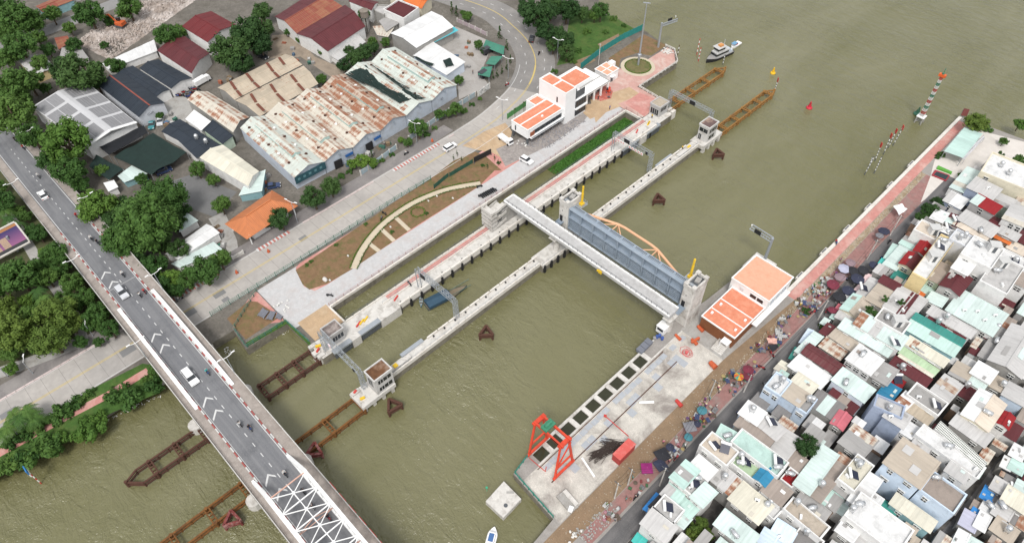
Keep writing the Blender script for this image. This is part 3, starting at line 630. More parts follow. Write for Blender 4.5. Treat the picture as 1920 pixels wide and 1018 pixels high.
for i in (5,11):
    mb.tube(arc[i],(arc[i-2][0]+.3,104.5,12.6),.15,.15,8); mb.tube(arc[i],(arc[i+2][0]-.3,104.5,12.6),.15,.15,8); mb.tube(arc[i],(arc[i][0],104.5,12.6),.15,.15,8); mb.tube(arc[i],arc2[i],.14,.14,6)
mb.build('arch_strut',m_orst,g)
# footbridge
fb=thing('footbridge','white concrete footbridge crossing lock and channel in front of the gate','footbridge',(-75,98,GL))
mb=MB(); zb=9.0; mb.box(-102.6,-47.6,96.2,99.8,zb-.9,zb); mb.box(-102.6,-47.6,96.9,99.1,zb-1.5,zb-.9); mb.build('deck',M('footbridge_deck',(.47,.465,.46),.9,.14,1.2,(.3,.29,.28),.6,.5),fb)
mb=MB(); mb.box(-102.6,-47.6,96.1,96.4,zb,zb+.35); mb.box(-102.6,-47.6,99.6,99.9,zb,zb+.35); mb.box(-102.7,-102.4,96.4,99.6,zb,zb+.35); mb.build('kerb',m_white,fb)
for yy,xe in ((96.25,-47.7),(99.75,-49)): mb=MB(); rail(mb,[(-102.5,yy),(xe,yy)],zb+.35,.75,1.55,.055,1); mb.build('railing',m_gdark,fb)
for x,y,zz in ((-84.7,98,GL),(-48,98,GR)):
    mb=MB(); mb.tube((x,y,zz-3),(x,y,zb-2.6),.85,.85,14); mb.build('column',m_concw,fb)
    mb=MB(); mb.hexa([(x-.9,y-.9,zb-2.9),(x+.9,y-.9,zb-2.9),(x+.9,y+.9,zb-2.9),(x-.9,y+.9,zb-2.9)],[(x-1.1,y-2.1,zb-1.5),(x+1.1,y-2.1,zb-1.5),(x+1.1,y+2.1,zb-1.5),(x-1.1,y+2.1,zb-1.5)]); mb.build('pier_cap',m_concw,fb)
mb=MB(); mb.cbox((-68.3,95.9,zb-1.2),1.0,.3,.9,0); mb.cbox((-69,95.85,zb-.9),.5,.3,.5,.6); mb.build('yellow_marker',m_yel,fb)
# stair tower with winding flights at the left end
st=thing('stair_tower','pale concrete stair tower with winding flights at the footbridge end','stair tower',(-102,95,GL))
mb=MB(); mb.box(-102.9,-101.2,94.2,99.9,GL,zb-1.5); mb.build('core',m_concg,st)
for k in range(5):
    z=GL+.4+k*1.35; dx=-1.7 if k%2 else -.2; mb=MB()
    mb.box(-105+0*dx,-101,90.2+.0*k,92.2,z,z+.18); 
    for q in range(7): mb.box(-104.6 if k%2 else -102.6,-103 if k%2 else -101.1,92.2+q*.5,92.7+q*.5,z+q*.1+.02,z+q*.1+.2)
    mb.box(-105.05,-104.9,90.2,92.2,z,z+.95); mb.box(-105,-101,90.15,90.3,z,z+.95); mb.box(-101.1,-100.95,90.2,92.2,z,z+.95)
    mb.beam((-104.7 if k%2 else -101.0,92.2,z+.5),(-104.7 if k%2 else -101.0,95.6,z+1.2),.14,.9)
    mb.build('stair_flight',m_concw,st)
mb=MB(); mb.tube((-104,91,GL-2),(-104,91,zb-1.6),.4,.4,10); mb.tube((-101.9,91,GL),(-101.9,91,zb-1.6),.4,.4,10); mb.build('column',m_concw,st)
# ---- house of the gate on the right bank
h=thing('gate_house','brown and white gate house with orange tiled flat roofs on the right platform','building',(-38.5,114,GR))
mb=MB(); mb.box(-43.3,-34.3,104,116.6,GR,6.1); mb.build('wall',m_brown,h)
mb=MB(); mb.box(-44.2,-34,116.6,127.3,GR,8.6); mb.build('wall',m_wall,h)
def parapet(t,x0,x1,y0,y1,z,hh,w=.25,mat=None,name='parapet'):
    mb=MB(); mb.box(x0,x1,y0,y0+w,z,z+hh); mb.box(x0,x1,y1-w,y1,z,z+hh); mb.box(x0,x0+w,y0+w,y1-w,z,z+hh); mb.box(x1-w,x1,y0+w,y1-w,z,z+hh); return mb.build(name,mat or m_wall,t)
parapet(h,-43.5,-34.1,103.8,116.59,6.1,.35); parapet(h,-44.4,-33.8,116.6,127.5,8.6,.35)
for i,(a,b) in enumerate(((104.1,107.6),(107.8,111.5),(111.7,116.4))):
    mb=MB(); mb.box(-43.2,-34.4,a,b,6.1,6.16); mb.build('roof_tiles',m_tile,h)
    if i<2: mb=MB(); mb.box(-43.2,-34.4,b,b+.2,6.1,6.36); mb.build('parapet',m_wall,h)
mb=MB(); mb.box(-44.1,-34.1,116.9,127.2,8.6,8.66); mb.build('roof_tiles',m_tilep,h)
for x,y in ((-42.2,106.4),(-42.2,110),(-35.4,106),(-35.4,110)): mb=MB(); mb.box(x-.25,x+.25,y-.3,y+.3,6.15,6.6); mb.build('roof_vent',m_wall,h)
for x in (-37.8,-35.9): mb=MB(); mb.box(x-.85,x+.75,116.5,116.62,6.9,8.0,0); mb.box(x-.95,x+.85,116.52,116.6,6.8,8.1,1); mb.build('window',[m_glass,m_wall],h)
mb=MB(); mb.box(-41.5,-40.5,116.5,116.62,6.9,7.9,0); mb.build('window',M('frosted',(.6,.62,.64),.4,.05),h)
for y in (118.5,121,123.5): mb=MB(); mb.box(-34.05,-33.93,y,y+1.6,5.9,7.3,0); mb.build('window',[M('blue_glass',(.2,.25,.32),.15,.1)],h)
mb=MB(); mb.box(-34.3,-32.9,111.5,126.5,4.6,4.85); mb.build('canopy',m_wall,h)
mb=MB(); mb.box(-36.6,-34.6,102.2,103.98,4.4,4.65); mb.box(-36.6,-36.4,102.2,103.98,GR,4.4); mb.build('porch',m_wall,h)
mb=MB()
for k in range(5): mb.box(-37.6+.0,-34.7,100.6+k*.42,103.98,GR+.012+k*.16,GR+.012+k*.16+.155)
mb.build('steps',m_concw,h)
mb=MB(); mb.box(-36.2,-35,103.9,104.02,GR,4.2); mb.build('door',m_gdark,h)
# pad with cantilever sign north of the house
def cant_sign(label,base,z0,zt,dirv,L,lamp=True):
    t=thing('cantilever_sign',label,'signal sign',(base[0],base[1],z0),'cantilever river signal signs'); mb=MB(); x,y=base; mb.tube((x,y,z0),(x,y,zt+.6),.42,.34,10); mb.build('pole',m_galv,t)
    d=Vector((dirv[0],dirv[1],0)).normalized(); nrm=Vector((-d.y,d.x,0)); mb=MB(); o=Vector((x,y,zt-.4))
    for s_,zz in ((-.45,0),(.45,0),(-.45,.9)): mb.beam(o+nrm*s_+Vector((0,0,zz)),o+nrm*s_+d*L+Vector((0,0,zz)),.24,.2)
    for k in range(9): p=o+d*(L*k/8); mb.beam(p-nrm*.45,p+nrm*.45,.1,.1); mb.beam(p-nrm*.45,p-nrm*.45+Vector((0,0,.9)),.1)
    mb.build('arm',m_galv,t); mb=MB(); p=o+d*(L*.62)+nrm*.55; a=p-d*.9; b=p+d*.9
    mb.hexa([a,b,b+nrm*.12,a+nrm*.12],[a+Vector((0,0,1.3)),b+Vector((0,0,1.3)),b+nrm*.12+Vector((0,0,1.3)),a+nrm*.12+Vector((0,0,1.3))]); mb.build('display',m_black,t)
    mb=MB(); e=o+d*(L*.96)+nrm*.4+Vector((0,0,.9)); mb.tube(e,e+Vector((0,0,.5)),.05); mb.ball(e+Vector((0,0,.6)),.2); mb.build('lamp',m_white,t)
    return t
mb=MB(); mb.box(-47,-41,128,134.8,-2,GR); sg=tag(mb.build('mooring_pad',m_concw),'square concrete mooring pad behind the gate house','pad')
cant_sign('cantilever signal sign on the concrete pad behind the gate house',(-43.7,132.6),GR,10.8,(-1,.04),6.3)
cant_sign('cantilever signal sign on the promenade tip facing the river',P(1234,89,GL)[:2],GL,11.2,(.25,1),6.5)
# ---- bridge
def ZB(x):
    t=min(1,max(0,(x+235)/95)); t=t*t*(3-2*t); return 2.75+t*(8.3-2.75)+min(1,max(0,(x+140)/60))*.4
def PB(x,y,dz=0):
    p=P(x,y,8)
    for _ in range(6): p=P(x,y,ZB(p.x)+dz)
    return p
br=thing('road_bridge','grey asphalt road bridge with red and white kerbs over the canal','bridge',(-120,10.7,0))
XS=[-420+i*6 for i in range(54)]+[-96+i*4 for i in range(30)]
def deckstrip(y0,y1,dz0,dz1,name,mats,m=0,x0=-500,x1=60):
    mb=MB(); xs=[x for x in XS if x0<=x<=x1]
    for a,b in zip(xs,xs[1:]): mb.hexa([(a,y0,ZB(a)+dz0),(b,y0,ZB(b)+dz0),(b,y1,ZB(b)+dz0),(a,y1,ZB(a)+dz0)],[(a,y0,ZB(a)+dz1),(b,y0,ZB(b)+dz1),(b,y1,ZB(b)+dz1),(a,y1,ZB(a)+dz1)])
    return mb.build(name,mats,br)
m_brw=M('bridge_walk',(.34,.30,.27),.95,.2,.7,(.2,.17,.15),.6,.4)
deckstrip(6.95,14.3,-.9,0,'carriageway',m_asph); deckstrip(4.9,6.94,-.7,.16,'walkway',m_brw); deckstrip(14.31,16.6,-.7,.16,'walkway',m_brw)
deckstrip(4.7,4.9,-.9,.35,'edge_beam',m_concg); deckstrip(16.6,16.8,-.9,.35,'edge_beam',m_concg)
RAILS=0
deckstrip(7.15,7.32,.004,.014,'edge_marking',m_rwhite); deckstrip(13.9,14.07,.004,.014,'edge_marking',m_rwhite)
mb=MB()
for i in range(70):
    x=-230+i*3.1; mb.quad((x,10.55,ZB(x)+.012),(x+1.1,10.55,ZB(x+1.1)+.012),(x+1.1,10.72,ZB(x+1.1)+.012),(x,10.72,ZB(x)+.012))
mb.build('lane_dash',m_rwhite,br)['kind']='stuff'
for (t,x,y) in (('O',55,235),('D',590,505),('O',455,735),('O',540,835),('G',1150,200),('G',1205,270),('',500,889),('',523,914)):
    p=PB(*px(t,(x,y))) ; X_=p.x; mb=MB(); z=ZB(X_)+.016
    for s_ in (0,1):
        a=(X_,9.1+.0); y2=7.6 if s_==0 else 10.2
        mb.quad((X_,9.2,z),(X_+.55,9.2,z),(X_+2.3,y2,ZB(X_+2)+.016),(X_+1.75,y2,ZB(X_+1.75)+.016)) if s_==0 else mb.quad((X_,9.2,z),(X_+1.3,10.15,ZB(X_+1.3)+.016),(X_+1.85,10.15,ZB(X_+1.85)+.016),(X_+.55,9.2,z))
    mb.build('chevron_marking',m_rwhite,br)
mb=MB(); x=PB(*px('O',(150,260))).x; mb.quad((x,7.3,ZB(x)+.012),(x+.3,7.3,ZB(x+.3)+.012),(x+.3,14,ZB(x+.3)+.012),(x,14,ZB(x)+.012)); mb.build('deck_joint',M('joint_pale',(.3,.3,.3),.8,.1),br)
b=MB(); b.box(0,1.45,-.14,.14,0,.32); kr=b.mesh('kerb_block',M('kerb_red',(.33,.085,.075),.8,.25,2)); kw=b.mesh('kerb_block',M('kerb_white',(.55,.54,.52),.85,.18,2))
for y in (6.9,14.35):
    for i in range(78):
        x=-178+i*1.5
        if x>-50: break
        o=bpy.data.objects.new('kerb_block',(kr,kw)[i%2]); col.objects.link(o); o.parent=br; o.location=(x+120,y-10.7,ZB(x)+.02)
for y in (4.8,16.7):
    mb=MB(); xs=[x for x in XS if -190<=x<=20]
    for hh in (.55,1.0): mb.path([(x,y,ZB(x)+.35+hh-.3) for x in xs],.06,5)
    for i in range(105): x=-190+i*2; mb.tube((x,y,ZB(x)+.2),(x,y,ZB(x)+1.1),.06,.06,5)
    mb.build('railing',M('bridge_rail',(.6,.58,.55),.6,.12,2),br)
mb=MB()   # abutment walls and piers
mb.hexa([(-420,5,-2),(-150,5,-2),(-150,16.5,-2),(-420,16.5,-2)],[(-420,5,1.8),(-150,5,ZB(-150)-.95),(-150,16.5,ZB(-150)-.95),(-420,16.5,1.8)]) if False else None
for a,b_ in zip(XS,XS[1:]):
    if b_<=-150: mb.hexa([(a,5.1,1),(b_,5.1,1),(b_,16.4,1),(a,16.4,1)],[(a,5.1,ZB(a)-.72),(b_,5.1,ZB(b_)-.72),(b_,16.4,ZB(b_)-.72),(a,16.4,ZB(a)-.72)])
mb.build('approach_embankment',m_concg,br)
for x in (-122,-104.5,-80.5,-45):
    mb=MB(); mb.box(x-1,x+1,5.5,16,-3,ZB(x)-.9); mb.tube((x,4.6,-3),(x,4.6,2.2),1.5,1.5,14,1); mb.tube((x,16.9,-3),(x,16.9,2.2),1.5,1.5,14,1); mb.build('pier',[m_concg,m_concw],br)
# white pony girders of the first span and the white through truss of the second
for y0 in (6.1,14.5):
    mb=MB(); n=22; x0,x1=-140.5,-102.5
    for i in range(n):
        a=x0+(x1-x0)*i/n; b_=x0+(x1-x0)*(i+1)/n; ha=.25+1.0*math.sin(math.pi*(i/n))**.5; hb=.25+1.0*math.sin(math.pi*min(1,(i+1)/n))**.5 if i<n-1 else .25
        w=.78; mb.hexa([(a,y0,ZB(a)-.5),(b_,y0,ZB(b_)-.5),(b_,y0+w,ZB(b_)-.5),(a,y0+w,ZB(a)-.5)],[(a,y0,ZB(a)+ha),(b_,y0,ZB(b_)+hb),(b_,y0+w,ZB(b_)+hb),(a,y0+w,ZB(a)+ha)])
    mb.build('side_girder',m_white,br)
ZT=14.0; zd=8.7; TY=(6.35,14.2); NP=14; PW=4.25; TX0=-71.6
for y in TY:
    mb=MB(); mb.beam((-79.5,y,zd),(TX0,y,ZT),.75,.6); mb.beam((TX0-.2,y,ZT),(TX0+PW*NP,y,ZT),.62,.45); mb.build('top_chord',m_white,br)
    mb=MB(); mb.beam((-80,y,zd+.2),(TX0+PW*NP,y,zd+.2),.5,.6); mb.build('bottom_chord',m_white,br)
    for i in range(NP+1):
        x=TX0+i*PW; mb=MB(); mb.beam((x,y,zd),(x,y,ZT),.22,.22)
        if i<NP: mb.beam((x,y,ZT),(x+PW/2,y,zd),.25,.22); mb.beam((x+PW/2,y,zd),(x+PW,y,ZT),.25,.22)
        mb.build('web_member',m_white,br)
for i in range(NP+1):
    x=TX0+i*PW; mb=MB(); mb.beam((x,TY[0],ZT),(x,TY[1],ZT),.2,.2); mb.build('cross_strut',m_white if i else M('salmon_paint',(.62,.38,.30),.7,.1),br)
    if i<NP:
        mb=MB(); mb.beam((x,TY[0],ZT+.02),(x+PW,TY[1],ZT+.02),.15,.15); mb.beam((x,TY[1],ZT-.05),(x+PW,TY[0],ZT-.05),.15,.15); ym=sum(TY)/2; mb.box(x+PW/2-.25,x+PW/2+.25,ym-.25,ym+.25,ZT-.12,ZT+.2); mb.beam((x,ym,ZT),(x+PW,ym,ZT),.15,.15) ; mb.build('lateral_bracing',m_white,br)
        if i%2==0 and i>0:
            mb=MB(); mb.beam((x,TY[0],ZT-2.2),(x,TY[1],ZT-2.2),.12,.12); mb.beam((x,TY[0],ZT-2.2),(x,(TY[0]+TY[1])/2,ZT-.2),.12,.12); mb.beam((x,TY[1],ZT-2.2),(x,(TY[0]+TY[1])/2,ZT-.2),.12,.12); mb.build('sway_frame',MATS['salmon_paint'],br)
for i in range(10):   # red railing panels outside the truss walkway
    x=-69+i*3.2; mb=MB(); mb.box(x,x+2.2,16.75,16.9,ZB(x)+.3,ZB(x)+.9); mb.build('red_panel',m_red,br)
# ---- right platform: cells, tiles, gantry crane, container, clutter
pf=thing('quay_cells','row of open square concrete cells along the platform water edge','quay',(-47,50,GR))
mb=MB(); n=11; y=51.4
mb.box(-48.55,-48.2,50.7,100,GR-.5,GR+.22); mb.box(-45.5,-45.15,50.7,100,GR+.0,GR+.1); mb.build('edge_beam',m_concw,pf)
for i in range(9):
    y0=51.6+i*4.1; mb=MB(); mb.quad((-47.9,y0,GR+.012),(-45.6,y0,GR+.012),(-45.6,y0+2.9,GR+.012),(-47.9,y0+2.9,GR+.012)); o=mb.build('water_opening',M('cell_water',(.035,.036,.02),.15,.2,1),pf)
    mb=MB(); mb.box(-48.2,-45.5,y0+2.95,y0+4.05,GR,GR+.25); mb.box(-48.2,-47.95,y0,y0+2.95,GR,GR+.2); mb.build('cell_wall',m_concw,pf)
mb=MB(); m_plate=M('grey_plates',(.36,.38,.41),.8,.12,1.5,(.45,.45,.45),.5,.6)
me=None
for i in range(26):
    y=52+i*1.85
    for x,keep in ((-43.9,1),(-41.4,i%4 in(1,2)),(-39.6,i%5==2)):
        if not keep or random.random()<.18 : continue
        if me is None: b=MB(); b.box(-.8,.8,-.85,.85,0,.05); me=b.mesh('deck_plate',m_plate)
        o=bpy.data.objects.new('deck_plate',me); col.objects.link(o); o.parent=pf; o.location=(x+47+random.uniform(-.1,.1),y-50,.016); o.scale=(.75 if x<-43 else 1.1,1.0,1)
mb=MB(); mb.box(-40.95,-40.75,50,92,GR+.01,GR+.12); mb.box(-44.9,-44.75,50,92,GR+.01,GR+.1); mb.build('crane_rail',m_rust,pf)
m_crane=M('crane_red',(.62,.065,.03),.55,.14,1.5,(.36,.05,.03),.6,1.0)
cr=thing('gantry_crane','tall orange red gantry crane straddling the quay cells','crane',(-44.6,53.6,GR)); zt=12
for x in (-48.3,-40.9):
    for (ya,yt) in ((50.9,53.2),(56.4,55.5)): mb=MB(); xt=x-.6 if x<-45 else x-1.0; mb.beam((x,ya,GR),(xt,yt,zt),.42,.4); mb.build('leg',m_crane,cr)
    xt=x-.6 if x<-45 else x-1.0; mb=MB(); mb.beam((x,50.5,GR+.5),(x,56.8,GR+.5),.5,.5); mb.build('sill_beam',m_crane,cr); mb=MB(); mb.beam((xt,52.7,zt),(xt,56,zt),.9,.6); mb.build('end_beam',m_crane,cr)
    mb=MB(); mb.beam((x-.3,51.6,GR+3.2),(x-.3,56.2,GR+3.2),.35,.35) ; mb.beam((x-.3,51.5,GR+3),(x-.5,55.7,zt-1),.25,.25) if x>-45 else None; mb.build('brace',m_crane,cr)
for y in (53.2,55.4): mb=MB(); mb.beam((-49.2,y,zt+.3),(-41.2,y,zt+.3),.4,.6); mb.build('bridge_girder',m_crane,cr)
mb=MB(); mb.box(-47.2,-45.6,52.9,55.7,zt+.7,zt+1.3); mb.tube((-46.4,53.4,zt+1.6),(-46.4,55.2,zt+1.6),.35); mb.build('hoist_trolley',M('hoist_green',(.05,.22,.13),.6,.15),cr)
mb=MB(); mb.box(-44.4,-42.3,53.0,53.1,zt+.1,zt+.5); mb.build('white_lettering',m_white,cr)
c=thing('shipping_container','small red corrugated shipping container on the concrete platform','container',(-34.6,65.2,GR)); mb=MB(); mb.box(-35.55,-33.6,62.6,67.6,GR+.1,GR+2.5); mb.build('body',M('container_red',(.42,.06,.055),.6,.12,1),c)
for i in range(16): x=62.7+i*.31; mb=MB(); mb.box(-35.62,-35.56,x,x+.16,GR+.2,GR+2.4); mb.build('corrugation',MATS['container_red'],c)
for i in range(6): x=-35.5+i*.33; mb=MB(); mb.box(x,x+.16,62.53,62.59,GR+.2,GR+2.4); mb.build('corrugation',MATS['container_red'],c)
mb=MB(); mb.box(-35.6,-33.55,62.5,67.7,GR+2.5,GR+2.6); mb.build('roof',M('container_roof',(.55,.10,.085),.6,.12,1.2,(.6,.3,.27),.4,1),c)
def pile_rebar(label,c,n,L,az,spread,mat,w):
    t=thing('rebar_heap',label,'steel bars',(c[0],c[1],GR)); mb=MB()
    for i in range(n):
        a=az+random.gauss(0,spread); x=c[0]+random.uniform(-w,w); y=c[1]+random.uniform(-w,w); l=L*random.uniform(.7,1.1)/2; z=GR+.06+random.random()*.35
        mb.beam((x-l*math.cos(a),y-l*math.sin(a),z),(x+l*math.cos(a),y+l*math.sin(a),z+random.uniform(-.03,.1)),.07,.06)
    o=mb.build('bars',mat,t); o['kind']='stuff'; return t
m_rebar=M('rebar',(.055,.04,.035),.9,.3,2)
pile_rebar('tangled heap of dark reinforcing bars next to the red container',PT('K',815,460,GR),70,5.5,R(75),.16,m_rebar,1.0)
pile_rebar('loose fan of rusty reinforcing bars behind the dark heap',PT('K',890,400,GR),40,4.2,R(40),.2,m_rebar,1.0)
def logobj(name,label,cat,parts,loc,mats):
    mb=MB(); parts(mb); o=mb.build(name,mats); return tag(o,label,cat)
a,b=PT('K',640,505,GR),PT('K',740,655,GR); logobj('white_beam','long white beam lying beside the gantry crane','beam',lambda m:(m.beam((a.x,a.y,GR+.2),(b.x,b.y,GR+.2),.4,.35),m.beam((a.x,a.y,GR+.42),(b.x,b.y,GR+.42),.2,.08)),None,m_white)
a1,b1=PT('H',715,232,GR),PT('H',795,230,GR); logobj('white_pipe','short white pipe lying on the open concrete slab','pipe',lambda m:(m.tube((a1.x,a1.y,GR+.3),(b1.x,b1.y,GR+.3),.3,.3,12),m.tube((a1.x,a1.y,GR+.3),(a1.x+.1,a1.y,GR+.3),.36,.36,12)),None,m_white)
a2,b2=PT('K',825,170,GR),PT('K',1010,330,GR); logobj('red_hose','straight red hose across the platform to the container','hose',lambda m:(m.tube((a2.x,a2.y,GR+.12),(b2.x,b2.y,GR+.12),.1),m.cbox((a2.x,a2.y,GR),.6,.5,.35,.5)),None,m_red)
a3,b3=PT('K',220,500,GR),PT('K',350,610,GR); logobj('red_hose','thin red hose along the platform end under the crane','hose',lambda m:(m.tube((a3.x,a3.y,GR+.1),(b3.x,b3.y,GR+.1),.08),m.tube((b3.x,b3.y,GR+.1),(b3.x-.6,b3.y+.9,GR+.1),.08)),None,m_red)
t=thing('concrete_ramp','grey concrete access ramp with pale cap at the platform corner','ramp',PT('K',530,840,GR)); p0,p1=PT('K',470,790,GR),PT('K',580,920,GR)
mb=MB(); mb.beam((p0.x,p0.y,GR+.35),(p1.x,p1.y,GR+.25),2.2,.5); mb.build('slab',m_concg,t); mb=MB(); q0=PT('K',490,765,GR); q1=PT('K',590,880,GR); mb.beam((q0.x+.3,q0.y,GR+.5),(q1.x+.3,q1.y,GR+.5),.9,.9); mb.build('curb',m_concw,t); mb=MB(); q=PT('K',550,920,GR); mb.cbox((q.x,q.y,GR+.5),.9,1.2,.5,.4); mb.build('cap',m_white,t)
# edge fence of the platform end, pontoon
railing('green railing along the open end of the concrete platform',[(-48.3,50.5),(-47.5,46),(-35.6,44.9)],GR,1.0,1.5,M('rail_green',(.03,.20,.15),.6,.15),r=.09)
pt=thing('pontoon','square white concrete pontoon moored off the platform corner','pontoon',P(945,935,.6)); pq=PL('K',[(20,685),(158,825),(15,975),(-125,845)],1.5); mb=MB(); mb.prism([(p.x,p.y) for p in pq],-.6,1.5); mb.build('hull',m_concw,pt)
q=PT('K',35,878,1.5); mb=MB(); mb.lathe((q.x,q.y,1.5),[(.42,0),(.42,.08),(.3,.08)],14); mb.build('manhole',m_gdark,pt); q=PT('K',70,775,1.5); mb=MB(); mb.cbox((q.x,q.y,1.5),1.5,.45,.06,R(45)); mb.build('hatch',m_concg,pt)
q=PT('',913,920,1.5); mb=MB(); mb.tube((q.x,q.y,1.5),(q.x,q.y,3),.06); mb.ball((q.x,q.y,3.1),.28); mb.build('lamp',M('lamp_green',(.05,.35,.2),.5,.1),pt)
# railings of quays and fences
railing('pink posted railing along the left quay above the basin',[(-111,44.3),(-111,158.4),(-104.6,158.4)],GL,1.0,2.2,M('rail_pink',(.42,.27,.25),.7,.15))
railing('white parapet rail round the promenade tip by the river',[(-107.8,170.4),(-115.6,170.9),(-115.6,191.8),(-121,197.2),(-125,197.1)],GL,.8,2.0,m_concw,r=.16)
railing('green railing around the small soil plot above the culvert',[(-127.5,34),(-121.2,23.9),(-114.2,23.2),(-114.2,34),(-104.8,34.6)],GL,1.1,1.6,M('fence_green',(.06,.17,.13),.6,.15),r=.08)
mb=MB(); mb.box(-110.95,-110.45,44.3,158,GL-.6,GL+.18); mb.box(-110.5,-104.4,157.9,158.3,GL-.6,GL+.15); mb.box(-111,-104.4,43.9,44.35,GL-.6,GL+.15); tag(mb.build('quay_coping',m_pinkp),kind='structure')
mb=MB(); mb.box(-34.6,-33.7,127.5,230,GR-.7,GR+.25); tag(mb.build('quay_coping',m_pinkp),kind='structure')
for i,y in enumerate((134,146,158,170,183,196)): mb=MB(); mb.box(-35.2,-34.6,y,y+3,GR-.5,GR+.2); mb.box(-35,-34.75,y+.5,y+2.5,GR+.2,GR+.3,1); o=mb.build('mooring_bracket',[m_concw,m_gdark]); tag(o,'white mooring bracket on the edge of the right promenade','bracket','mooring brackets on the right quay')
def green_fence(label,line,h,mat,step=2.6,panels=True):
    t=thing('fence',label,'fence',(line[0][0],line[0][1],GL)); pts=along(line,step); b=MB(); b.box(-.06,.06,-.06,.06,0,h+.25); pm=b.mesh('post',mat); off=Vector(t.location)
    for x,y,a in pts: o=bpy.data.objects.new('post',pm); col.objects.link(o); o.parent=t; o.location=Vector((x,y,GL))-off; o.rotation_euler=(0,0,a)
    if panels:
        b=MB(); b.box(.1,step-.1,-.02,.02,.08,h); pn=b.mesh('panel',mat)
        for x,y,a in pts[:-1]: o=bpy.data.objects.new('panel',pn); col.objects.link(o); o.parent=t; o.location=Vector((x,y,GL))-off; o.rotation_euler=(0,0,a)
    else:
        b=MB()
        for k in range(3): b.beam((0,0,h*(k+1)/3),(step,0,h*(k+1)/3),.06)
        for k in range(5): b.beam((step*k/5,0,.1),(step*k/5,0,h),.035)
        pn=b.mesh('mesh_panel',mat)
        for x,y,a in pts[:-1]: o=bpy.data.objects.new('mesh_panel',pn); col.objects.link(o); o.parent=t; o.location=Vector((x,y,GL))-off; o.rotation_euler=(0,0,a)
    return t
green_fence('open mesh fence with green posts between riverside road and brown garden',[(-128.6,22),(-128.6,46),(-128.8,60),(-129.3,80),(-129,93)],1.5,M('post_green',(.04,.17,.12),.6,.15),2.6,False)
m_tealf=M('teal_sheet',(.03,.24,.22),.6,.15,1)
green_fence('tall teal sheet fence between the grassy bank and the promenade tip',[(p.x,p.y) for p in PL('C',[(385,390),(500,300),(620,225),(745,165)],GL)],2.4,m_tealf,2.3)
green_fence('green hoarding beside the white office building along the bend',[(p.x,p.y) for p in PL('L',[(120,700),(350,540)],GL)],2.0,M('hoard_green',(.08,.26,.08),.6,.15),2.0)
green_fence('dark green mesh hoarding crossing the upper garden to the black sign',[(p.x,p.y) for p in PL('B',[(1000,1060),(1060,1010),(1220,915)],GL)],1.5,M('hoard_dark',(.03,.10,.07),.7,.2),2.2)
t=thing('sign_board','long black sign board standing in the upper garden','sign',PT('B',1270,900,GL)); a,b=PT('B',1225,920,GL),PT('B',1320,872,GL)
mb=MB(); mb.beam((a.x,a.y,GL+1.5),(b.x,b.y,GL+1.5),.25,1.7); mb.build('panel',m_black,t); mb=MB(); mb.beam((a.x,a.y,GL),(a.x,a.y,GL+1),.2); mb.beam((b.x,b.y,GL),(b.x,b.y,GL+1),.2); mb.build('leg',m_gdark,t)
# ================================================================ houses, sheds and trees: builders
RC={'mint':(.46,.62,.57),'pmint':(.56,.66,.63),'white':(.70,.70,.695),'cream':(.64,.61,.51),'lgrey':(.50,.49,.48),'grey':(.34,.33,.32),'tan':(.45,.39,.32),'brown':(.32,.27,.235),'dgrey':(.22,.21,.205),
 'maroon':(.105,.024,.028),'red':(.27,.014,.017),'dred':(.13,.018,.02),'teal':(.045,.26,.22),'aqua':(.07,.48,.43),'blue':(.03,.21,.36),'sky':(.04,.24,.60),'navy':(.022,.030,.042),'pink':(.52,.14,.17),'lav':(.46,.46,.56),'pblue':(.58,.68,.78),'green':(.42,.55,.36),'orange':(.58,.15,.035),'black':(.025,.026,.03),'ltan':(.62,.54,.45),'pinkw':(.70,.52,.52)}
RUST={'rusty':((.60,.56,.48),.68),'rustier':((.52,.44,.36),.98),'rustmint':((.56,.60,.55),.55),'rusttan':((.46,.39,.30),.12),'rustred':((.26,.07,.045),.75),'mspeck':((.12,.03,.034),0)}
def roofm(k):
    if k in RUST: c,r=RUST[k]; return ROOF('roof_'+k,c,r,.3)
    dark=sum(RC[k])<.5
    return ROOF('roof_'+k,RC[k],0,.18 if dark else .6,dirtc=tuple(v*.6+(.012 if dark else .05) for v in RC[k]),rib=.35)
WC={'white':(.74,.735,.72),'cream':(.66,.61,.48),'lblue':(.56,.66,.78),'slate':(.34,.40,.52),'weather':(.33,.32,.30),'grey':(.42,.41,.40),'yellow':(.70,.56,.30),'pgreen':(.50,.60,.48),'teal':(.25,.42,.45),'pblue':(.60,.66,.74),'brown':(.30,.20,.14),'pale':(.62,.64,.68)}
def wallm(k): return M('wall_'+k,WC[k],.9,.08,.6,sc(WC[k],.6),.6,.6)
m_wframe=M('window_frame',(.60,.60,.58),.6,.05)
CAM=Vector((0,0,CAMH))
def bil(Q,u,v): return (Q[0]*(1-u)+Q[1]*u)*(1-v)+(Q[3]*(1-u)+Q[2]*u)*v
def ccw(Q):
    a=sum(Q[i].x*Q[(i+1)%4].y-Q[(i+1)%4].x*Q[i].y for i in range(4)); return Q if a>0 else [Q[0],Q[3],Q[2],Q[1]]
def inset(Q,d):
    c=sum(Q,Vector((0,0,0)))/len(Q); out=[]
    for p in Q: v=(p-c); L=v.length; out.append(c+v*max(.2,(L-d*1.4)/L))
    return out
rnd_s=random.Random(12)
def VARY(): return [roofm('lgrey'),roofm('grey'),roofm('rusty'),roofm('brown'),roofm('pmint'),roofm('rustier')]
